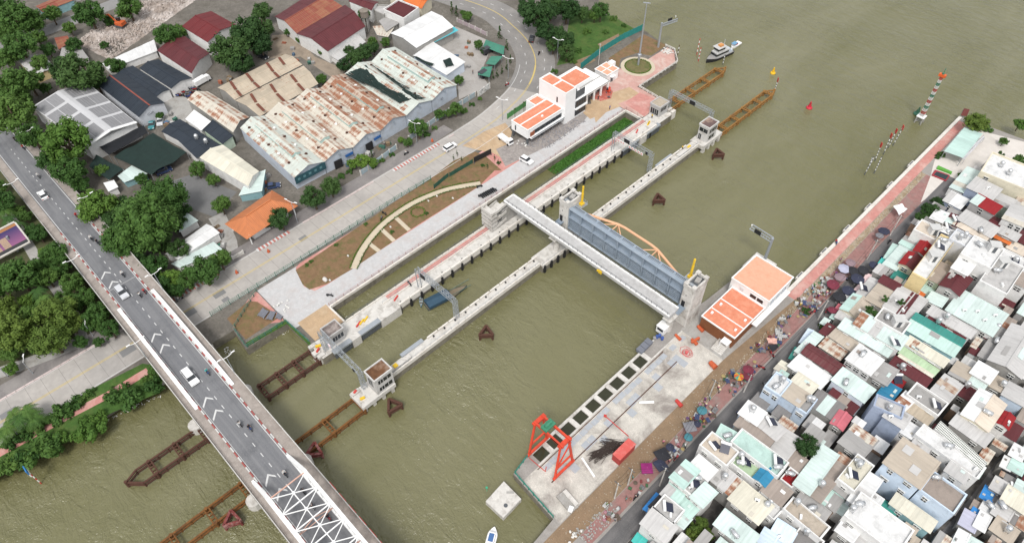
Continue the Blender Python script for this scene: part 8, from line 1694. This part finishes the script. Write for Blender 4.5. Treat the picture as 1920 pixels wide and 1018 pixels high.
# ---- market: parasols, tarps, goods, people
UM={}
def parasol(label,t_,x,y,rpx,c,c2=None,square=False,h=2.5):
    p=PT(t_,x,y,GR+h); r=rpx/TILE[t_][2]*(p-CAM).length/FPX; t=thing('parasol',label,'parasol',(p.x,p.y,GR)); mb=MB(); n=4 if square else 8; rot=random.uniform(0,.8); top=Vector((p.x,p.y,GR+h+.35)); tilt=random.uniform(-.15,.15)
    ring=[Vector((p.x+r*math.cos(rot+k*6.2832/n),p.y+r*math.sin(rot+k*6.2832/n),GR+h-.15+tilt*math.cos(k))) for k in range(n)]
    for k in range(n):
        a,b=ring[k],ring[(k+1)%n]; mb.poly([top,a,b],k%(3 if c2 else 1)); mb.poly([top-Vector((0,0,.05)),b-Vector((0,0,.05)),a-Vector((0,0,.05))]); mb.quad(a,a-Vector((0,0,.2)),b-Vector((0,0,.2)),b)
    mb.build('canopy',[c]+(c2 or []),t); mb=MB(); mb.tube((p.x,p.y,GR),tuple(top),.04,.04,6); mb.build('pole',m_galv,t); mb=MB(); mb.lathe((p.x,p.y,GR+.015),[(.3,0),(.3,.12),(.08,.16)],10); mb.build('base',m_concg,t)
def um(n,c): return M('parasol_'+n,c,.85,.12,1.5)
un,ub,um_,ug,ul,up2,ut=um('navy',(.035,.04,.07)),um('black',(.025,.026,.032)),um('maroon',(.17,.03,.05)),um('grey',(.20,.20,.22)),um('lavender',(.40,.41,.52)),um('mauve',(.25,.18,.20)),um('teal',(.06,.20,.24))
for (t_,x,y,r,c,l) in (('T8',1240,155,46,un,'navy parasol at the street end of the pink pavement'),('T8',1200,195,32,ug,'small grey parasol under the navy one at the pavement end'),('T8',882,492,50,ul,'pale lavender parasol over the fruit stalls'),('T8',940,440,42,up2,'mauve grey parasol touching the lavender one'),('T8',962,512,44,ub,'black parasol beside the lavender parasol'),('T8',1003,585,56,un,'big navy parasol spread over the market road'),('T8',918,690,52,un,'navy parasol by the pale pink awning'),('T8',838,745,56,ub,'black parasol with pale ribs by the white awning'),('T8',845,570,48,up2,'mauve parasol over the purple stall'),('T8',782,635,54,um_,'maroon parasol among the vegetable stalls'),('T8',775,865,38,um_,'maroon parasol beside the pink awning'),('T8',1150,460,40,un,'blue black parasol by the aqua awning'),('T8',1055,505,46,ub,'dark tarpaulin parasol in the middle of the road'),('H',1328,42,30,um_,'maroon parasol over the kerb stalls'),('H',1325,78,30,um_,'second maroon parasol touching the rainbow parasol'),('H',1068,270,28,ut,'teal parasol above the scrap seller'),('H',1040,345,22,un,'small navy parasol by the square grey tarp'),('H',992,420,24,ut,'grey teal parasol near the street pole'),('H',888,476,24,un,'navy parasol beside the big black tarp')): parasol(l,t_,x,y,r,c)
parasol('rainbow parasol in yellow orange and green','H',1275,80,26,um('yellow',(.60,.33,.04)),[um('orangered',(.55,.10,.04)),um('sea',(.08,.33,.24))]); parasol('green and yellow parasol in the narrow yard between houses','T6',1200,305,30,um('lime',(.35,.42,.06)),[um('leafgreen',(.05,.25,.06)),um('lemon',(.6,.5,.1))],h=3)
for (t_,x,y,r,c,l) in (('H',758,595,42,um('magenta',(.26,.02,.14)),'square magenta stall canopy beside a bush'),('H',1000,362,42,ug,'square grey stall tarp on the pavement'),('H',845,520,50,ub,'large square black stall tarp'),('H',835,575,44,un,'square navy tarp below the large black one')): parasol(l,t_,x,y,r,c,None,True)
cloth('market_tarp','pink tarpaulin stretched over a stall','tarpaulin','T4',[(180,255),(270,260),(275,310),(195,300)],GR+2.2,M('tarp_pink',(.62,.36,.30),.8,.1),.2,6); cloth('market_tarp','black tarpaulin beside the pink one','tarpaulin','T4',[(190,320),(275,310),(290,340),(235,385)],GR+2.1,ub,.2,6); cloth('market_tent','white canvas tent at the end of the pavement','tent','T2',[(265,30),(340,10),(390,60),(320,110)],GR+2.6,m_white,.3,6)
GOODS={}
def good(kind,c):
    k=(kind,c)
    if k not in GOODS:
        mb=MB(); cv=CLO.get(c) or {'orange':(.50,.20,.05),'brown':(.20,.13,.08),'cream':(.5,.45,.35)}[c]; gv=sum(cv)/3; m=M('goods_'+c,tuple((v*.6+gv*.4)*.72 for v in cv),.85,.2,2)
        if kind=='crate': mb.box(-.32,.32,-.24,.24,0,.05); [mb.box(*a,.05,.34) for a in ((-.32,.32,-.24,-.2),(-.32,.32,.2,.24),(-.32,-.28,-.2,.2),(.28,.32,-.2,.2))]; mb.box(-.27,.27,-.19,.19,.05,.22)
        elif kind=='box': mb.box(-.36,.36,-.27,.27,0,.4); mb.box(-.38,.38,-.29,.29,.4,.47)
        elif kind=='basket': mb.lathe((0,0,0),[(.22,0),(.36,.2),(.38,.22),(.33,.22),(.1,.3)],10)
        elif kind=='sack': mb.ball((0,0,.26),.33,.27,.3,8); mb.lathe((0,0,.5),[(.1,0),(.15,.14)],6)
        elif kind=='table': mb.box(-.6,.6,-.4,.4,.55,.62); [mb.box(x-.04,x+.04,y-.04,y+.04,0,.55) for x in (-.5,.5) for y in (-.32,.32)]; [mb.ball((random.uniform(-.5,.5),random.uniform(-.3,.3),.68),.1,n=6) for _ in range(9)]
        GOODS[k]=mb.mesh({'crate':'plastic_crate','box':'foam_box','basket':'basket','sack':'sack','table':'stall_table'}[kind],m)
    return GOODS[k]
rnd=random.Random(21)
LAB={'crate':'plastic crate','box':'lidded foam box','basket':'round basket of goods','sack':'tied sack','table':'low stall table with goods'}
ST=[(rnd.uniform(-30.2,-27.2),rnd.choice((rnd.uniform(92,140),rnd.uniform(52,140))),rnd.choice('abcd')) for _ in range(34)]
for i in range(300):
    sx,sy,sk=rnd.choice(ST); x=min(-26.6,max(-31,sx+rnd.gauss(0,.75))); y=sy+rnd.gauss(0,1.1)
    kind=rnd.choice(('crate','crate','box','box','basket','basket','sack','table')); c={'crate':('red','blue','green','orange','grey'),'box':('white','white','cream'),'basket':('pink','yellow','green','brown','purple'),'sack':('white','brown','grey','cream'),'table':('brown','blue','grey','white')}[kind]; c=rnd.choice(c)
    me=good(kind,c); o=bpy.data.objects.new(me.name.split('.')[0],me); col.objects.link(o); o.location=(x,y,GR+.02); o.rotation_euler=(0,0,rnd.uniform(0,3.1)); s=rnd.uniform(.75,1.25); o.scale=(s,s,s*rnd.uniform(.8,1.1))
    w=' by the rubble strip' if x<-29.4 else ' on the pink market pavement'; w+=' near the gate house' if y>95 else ' opposite the long platform'
    tag(o,c+' '+LAB[kind]+w,LAB[kind].split()[-1] if kind not in('table','basket') else kind,c+' '+kind+' market goods')
for i in range(46):
    y=rnd.choice((rnd.uniform(80,140),rnd.uniform(50,150))); x=rnd.uniform(-30.4,-26.2); sh=rnd.choice(list(CLO)); hat=rnd.choice(('dark','dark','cone','helmet'))
    person('market person in %s top%s %s'%(sh,{'dark':'','cone':' and conical hat','helmet':' and white helmet'}[hat],'near the gate house' if y>95 else 'opposite the platform'),(x,y,GR+.02),rnd.uniform(0,6),sh,'stand',hat,'market people in '+sh)
for i in range(22):
    y=rnd.uniform(52,160); x=rnd.choice((-26.3,-22.9))+rnd.uniform(-.2,.2); c=rnd.choice(('black','red','grey','blue')); bike('%s motorbike parked at the %s of the market road'%(c,'stall side' if x<-25 else 'house side'),(x,y,GR+.02),rnd.uniform(0,3.1),c,c+' motorbikes parked on the market road')
# stone rubble along the strip and on the site
def stones(label,fn,n,mat,smin,smax,name='rubble_stones',g=GR):
    mb=MB(); r_=random.Random(n)
    for i in range(n):
        x,y=fn(r_); s=r_.uniform(smin,smax); z=g; q=[(x+s*math.cos(k*1.57+r_.uniform(-.4,.4))*r_.uniform(.6,1.1),y+s*math.sin(k*1.57+r_.uniform(-.4,.4))*r_.uniform(.6,1.1)) for k in range(4)]; h=s*r_.uniform(.4,1.1)
        mb.hexa([(a,b,z) for a,b in q],[(x+(a-x)*.7,y+(b-y)*.7,z+h) for a,b in q])
    o=mb.build(name,mat); return tag(o,label,'stones',kind='stuff')
stones('broken stones and soil heaps along the pavement rubble strip',lambda r:(r.uniform(-31,-29.5),r.uniform(80,196)),900,M('stone_pale',(.42,.36,.28),.95,.3,2),.08,.28)
stones('pale broken stones on the dirt track beside the platform',lambda r:(r.uniform(-33.3,-29.8),r.uniform(40,100)),220,M('stone_pale',(.42,.36,.28),.95,.3,2),.06,.2)
def inpoly(t_,pts,z):
    Q=PL(t_,pts,z)
    return lambda r:(lambda u,v:tuple(bil(Q,u,v))[:2])(r.random(),r.random())
stones('scattered grey paving debris before the new office',inpoly('L',[(230,980),(760,690),(960,720),(560,1010)],GL),700,M('debris_grey',(.30,.29,.30),.95,.35,2),.08,.32,'paving_debris',GL)
stones('broken brick and concrete over the rubble field',inpoly('A',[(450,230),(780,20),(1100,-10),(640,330)],GL),900,M('rubble_bits',(.48,.42,.38),.95,.35,2),.12,.5,'rubble_stones',GL+.9)
stones('white building rubble heap at the street foot',inpoly('H',[(330,960),(560,780),(600,860),(420,1018)],GR),120,m_concg,.12,.38,'rubble_stones',GR)
stones('floating white litter against the canal bank',inpoly('G',[(560,330),(900,180),(905,200),(590,345)],.0),60,m_white,.06,.16,'floating_litter',.0)
stones('floating white litter in the corner by the culvert',inpoly('N',[(560,370),(700,260),(740,320),(600,370)],.0),40,m_white,.08,.2,'floating_litter',.0); stones('white litter on the mud beside the bridge',inpoly('N',[(90,460),(220,470),(170,530),(100,520)],0),18,m_white,.1,.25,'floating_litter',.0)
for (t_,x,y,g,n_,l) in (('S',585,625,GL,34,'heap of white sacks at the promenade tip'),('E',140,700,GL,12,'scattered white sacks beside the pink loop'),('C',60,800,GL,6,'white bags beside the parked car'),('H',340,985,GR,9,'white sacks at the street foot')):
    p=PT(t_,x,y,g); t=thing('sack_heap',l,'sacks',(p.x,p.y,g)); b=MB(); b.ball((0,0,.15),.34,.24,.17,8); me=b.mesh('sack',M('sack_white',(.62,.61,.58),.9,.1))
    for k in range(n_): o=bpy.data.objects.new('sack',me); col.objects.link(o); o.parent=t; o.location=(random.gauss(0,1.1),random.gauss(0,1.1),.2*(k%3==0)); o.rotation_euler=(random.uniform(-.2,.2),0,random.uniform(0,3))
for k,pts in enumerate(([(470,85),(530,120),(480,185),(420,155)],[(545,115),(600,120),(560,200),(500,190)],[(610,130),(660,165),(640,200),(590,180)])): cloth('ground_tarp',('dark grey tarpaulin square on the brown soil plot','crumpled grey tarpaulin between two others on the soil plot','small grey tarpaulin by the plot railing')[k],'tarpaulin','N',pts,GL+.5,M('tarp_slate',(.16,.165,.19),.8,.12),.12,8)
# things on the platform by the tower
p=PT('Y',520,915,GR); t=thing('site_cabin','small white site cabin with dark windows under the footbridge','cabin',(p.x,p.y,GR)); mb=MB(); mb.box(p.x-1.1,p.x+1.1,p.y-1.3,p.y+1.3,GR+.2,GR+2.3); mb.build('wall',m_wall,t); mb=MB(); mb.box(p.x-.8,p.x+.8,p.y-1.34,p.y-1.28,GR+1.2,GR+2.0); mb.build('window',m_glass,t); mb=MB(); mb.box(p.x-1.2,p.x+1.2,p.y-1.4,p.y+1.4,GR+2.3,GR+2.42); mb.build('roof',m_white,t)
for i,(t_,x,y,c) in enumerate((('Y',465,985,'blue'),('Y',490,975,'blue'),('Y',515,1000,'blue'),('Y',440,1000,'grey'))): p=PT(t_,x,y,GR); mb=MB(); mb.lathe((p.x,p.y,GR+.02),[(.33,0),(.36,.3),(.33,.32),(.36,.62),(.33,.64),(.36,.9),(.3,.95)],12); tag(mb.build('drum',M('drum_'+c,CLO[c],.5,.1)),c+' oil drum beside the white site cabin','drum','drums by the site cabin')
for (t_,x,y,l,r_) in (('M',145,742,'orange float tube lying against the brown wall',.5),('M',95,850,'orange plastic chute on the concrete slab',.45),('Y',665,985,'orange coil on the slab below the tower',.4),('H',1125,25,'orange sheet bundle at the slab edge',.7),('H',935,237,'dull red cover lying on the slab edge',.5)):
    p=PT(t_,x,y,GR); mb=MB(); mb.tube((p.x-.9,p.y+.2,GR+r_*.8),(p.x+.9,p.y-.2,GR+r_*.8),r_*.8,r_,10); mb.ball((p.x,p.y,GR+r_*.6),r_*1.1,r_,r_*.6,8); tag(mb.build('orange_bundle',M('float_orange',(.50,.105,.04),.6,.15) if 'dull' not in l else m_red),l,'bundle')
p=PT('M',30,940,GR); mb=MB()
for k in range(4): r_=.75+.22*k; mb.path([(p.x+.12*k*(-1)**k+r_*math.cos(a*.39)*(1+.08*math.sin(3*a+k)),p.y+.1*k+r_*math.sin(a*.39)*.9,GR+.08+.05*k) for a in range(17)],.055,6)
mb.cbox((p.x,p.y,GR),.7,.7,.7,.3); tag(mb.build('hose_coil',M('hose_pink',(.55,.12,.12),.6,.1)),'pink red hose coiled on the concrete slab','hose')
p=PT('M',70,860,GR); q=PT('M',130,830,GR); mb=MB(); mb.beam((p.x,p.y,GR+.5),(q.x,q.y,GR+.9),.5,.5); mb.beam((q.x,q.y,GR),(q.x,q.y,GR+1),.4); tag(mb.build('chute',M('float_orange',(.50,.105,.04),.6,.15)),'bent orange chute beside the coiled hose','chute')
for k in range(3): p=PT('F',720+k*22,955-k*22,GR); mb=MB(); mb.cbox((p.x,p.y,GR+.01),1.6,1.3,.9,0); mb.cbox((p.x,p.y,GR+.91),1.7,1.4,.08,0); tag(mb.build('equipment_box',M('equip_slate',(.16,.17,.20),.7,.1)),'slate grey equipment box in the row by the quay cells','box','slate equipment boxes')
# walls and poles
def wall_line(label,line,h,mat,name='boundary_wall',g=GL,step=3.0):
    t=thing(name,label,'wall',(line[0][0],line[0][1],g)); pts=along(line,step)
    for (x,y,a) in pts[:-1]: mb=MB(); c_,s_=math.cos(a),math.sin(a); mb.beam((x+.05*c_,y+.05*s_,g+h/2),(x+(step-.05)*c_,y+(step-.05)*s_,g+h/2),.2,h); mb.build('wall_panel',mat,t)
    for (x,y,a) in pts: mb=MB(); mb.box(x-.18,x+.18,y-.18,y+.18,g,g+h+.2); mb.build('pillar',m_concw,t)
    return t
mw=M('wall_bluegrey',(.30,.38,.42),.85,.15,.8,(.45,.42,.38),.5,.5); W_=lambda t_,pts:[(p.x,p.y) for p in PL(t_,pts,GL)]
wall_line('blue grey boundary wall along the factory forecourt',W_('B',[(590,985),(700,905),(820,815)]),1.7,mw); wall_line('blue grey boundary wall below the mint shed corner',W_('B',[(860,790),(1000,690),(1140,600),(1250,530)]),1.7,mw); t=wall_line('white wall section with black graffiti shapes',W_('B',[(1248,545),(1320,490)]),2.0,M('graffiti_white',(.62,.62,.6),.8,.1,3,(.02,.02,.02),1.0,1.1)); wall_line('low white wall with gate beside the pavilion',W_('D',[(1310,440),(1410,385)]),1.2,m_concw); wall_line('low grey wall under the rounded trees by the road',W_('D',[(1030,610),(1160,545),(1300,450)]),.9,m_concg)
wall_line('long white wall of the upper street yard',W_('A',[(240,120),(400,30),(520,-30)]),1.6,m_concw); wall_line('blue grey site wall by the bus yard entrance',W_('B',[(1130,125),(1220,165),(1320,215)]),1.4,M('wall_mauve',(.4,.33,.35),.85,.1))
wires=[]
for i,(t_,x,y,h) in enumerate((('T5',272,500,8),('H',575,765,7),('H',650,690,7),('H',1105,200,7),('T8',640,960,7.5),('T8',1080,420,7.5),('T8',1290,200,7.5),('H',1300,170,7))):
    p=PT(t_,x,y,GR); t=thing('utility_pole',('concrete street pole by the blue awnings','leaning pole among the street foot sacks','pole beside the magenta canopy','pole near the teal parasol','pole at the leafy market planter','pole in the middle of the market road stalls','pole by the navy parasol at the pavement end','pole opposite the barred windows')[i],'pole',(p.x,p.y,GR)); mb=MB(); mb.tube((p.x,p.y,GR),(p.x+.1,p.y,GR+h),.17,.11,8); mb.build('shaft',m_concw,t); mb=MB(); mb.beam((p.x-.8,p.y,GR+h-.4),(p.x+.8,p.y,GR+h-.4),.12,.12); mb.build('crossarm',m_gdark,t); wires.append((p.x,p.y,GR+h-.4))
wires.sort(key=lambda w:w[1])
for k,(a,b) in enumerate(zip(wires,wires[1:])):
    mb=MB()
    for d in (-.6,0,.6): mb.path([(a[0]+(b[0]-a[0])*f+d,a[1]+(b[1]-a[1])*f,a[2]+(b[2]-a[2])*f-.8*math.sin(math.pi*f)) for f in (0,.25,.5,.75,1)],.025,4)
    tag(mb.build('overhead_wire',m_black),'thin black overhead wires strung along the market street','wires','overhead wires')
# saplings by the office, garden boulders, posts
for x,y in ((200,690),(295,620)): p=PT('L',x,y,GL); t=thing('sapling','thin staked sapling beside the green hoarding','sapling',(p.x,p.y,GL),'staked saplings'); mb=MB(); mb.tube((p.x,p.y,GL),(p.x,p.y,GL+3.4),.08,.05,6); mb.build('trunk',m_bark,t); o=bpy.data.objects.new('crown',CROWN['bush'][0]); col.objects.link(o); o.parent=t; o.location=(0,0,3.5); o.scale=(.35,.35,.5)
for i,(x,y) in enumerate(((388,555),(415,557),(517,420),(1015,85),(1105,97),(968,112),(755,258))): p=PT('E',x,y,GL); mb=MB(); s=.35 if i else .75; mb.ball((p.x,p.y,GL+s*.5),s*1.1,s*.8,s*.7,8); mb.ball((p.x+.4*s,p.y,GL+s*.3),s*.7,s*.7,s*.5,7); tag(mb.build('garden_boulder',m_concw),'large pale boulder at the corner of the brown garden' if i==0 else 'small pale boulder on the brown garden soil','boulder',None if i==0 else 'garden boulders')
for i in range(14): p=PT('B',1060+i*9,1000-i*8,GL); 
for i,(x,y) in enumerate(((1110,905),(1130,880),(1155,915),(1340,905),(1360,930),(1300,950))): p=PT('B',x,y,GL); t=thing('sapling','young upright plant in the upper garden by the black sign','sapling',(p.x,p.y,GL),'upper garden saplings'); mb=MB(); mb.tube((p.x,p.y,GL),(p.x,p.y,GL+1.8),.06,.04,6); mb.build('trunk',m_bark,t); o=bpy.data.objects.new('crown',CROWN['cone'][0]); col.objects.link(o); o.parent=t; o.location=(0,0,1.6); o.scale=(.45,.45,.4)
# white striped barrier cones at the kerb noses
for (t_,x,y) in (('O',1245,165),('E',72,398),('B',990,797)): p=PT(t_,x,y,GL); mb=MB(); mb.box(p.x-.35,p.x+.35,p.y-.35,p.y+.35,GL+.15,GL+.25); mb.lathe((p.x,p.y,GL+.25),[(.4,0),(.25,.6),(.1,1.0)],10); tag(mb.build('kerb_marker',M('float_orange',(.50,.105,.04),.6,.15)),'orange marker at the tip of a striped kerb nose','marker','orange kerb markers')
# lettering on the navy gable and shed number
def text(label_parent,s,p,size,rot,mat):
    cu=bpy.data.curves.new('lettering','FONT'); cu.body=s; cu.size=size; cu.extrude=.02; o=bpy.data.objects.new('lettering',cu); col.objects.link(o); dg=bpy.context.evaluated_depsgraph_get(); me=bpy.data.meshes.new_from_object(o.evaluated_get(dg)); bpy.data.objects.remove(o); me.materials.clear(); me.materials.append(mat); o=bpy.data.objects.new('lettering',me); col.objects.link(o); o.parent=label_parent; o.rotation_euler=rot; o.location=Vector(p)-Vector(label_parent.location)
for ob in list(bpy.data.objects):
    l=ob.get('label','')
    if l.startswith('navy gabled house with red ridge'): 
        a,b=PT('A',780,660,6.5),PT('A',925,580,6.5); d=(b-a).normalized(); nn=Vector((d.y,-d.x,0)); nn=nn if nn.x>0 or nn.y<0 else -nn; q=a.lerp(b,.3)+nn*.05; text(ob,'CUA',(q.x-nn.x*.2,q.y-nn.y*.2,5.3),1.1,(R(90),0,math.atan2(d.y,d.x)),m_gdark)
        rr=[c for c in ob.children if c.name.startswith('roof')]
        if rr: rr[0].data.materials[0]=M('ridge_red',(.25,.07,.05),.8,.15)
    if 'gate number 02' in l:
        a,b=PT('B',1130,480,ZE),PT('B',990,565,ZE); d=(a-b).normalized(); nn=Vector((d.y,-d.x,0)); q=b.lerp(a,.3)+nn*.12; text(ob,'02',(q.x,q.y,5.2),1.2,(R(90),0,math.atan2(d.y,d.x)),m_gdark)
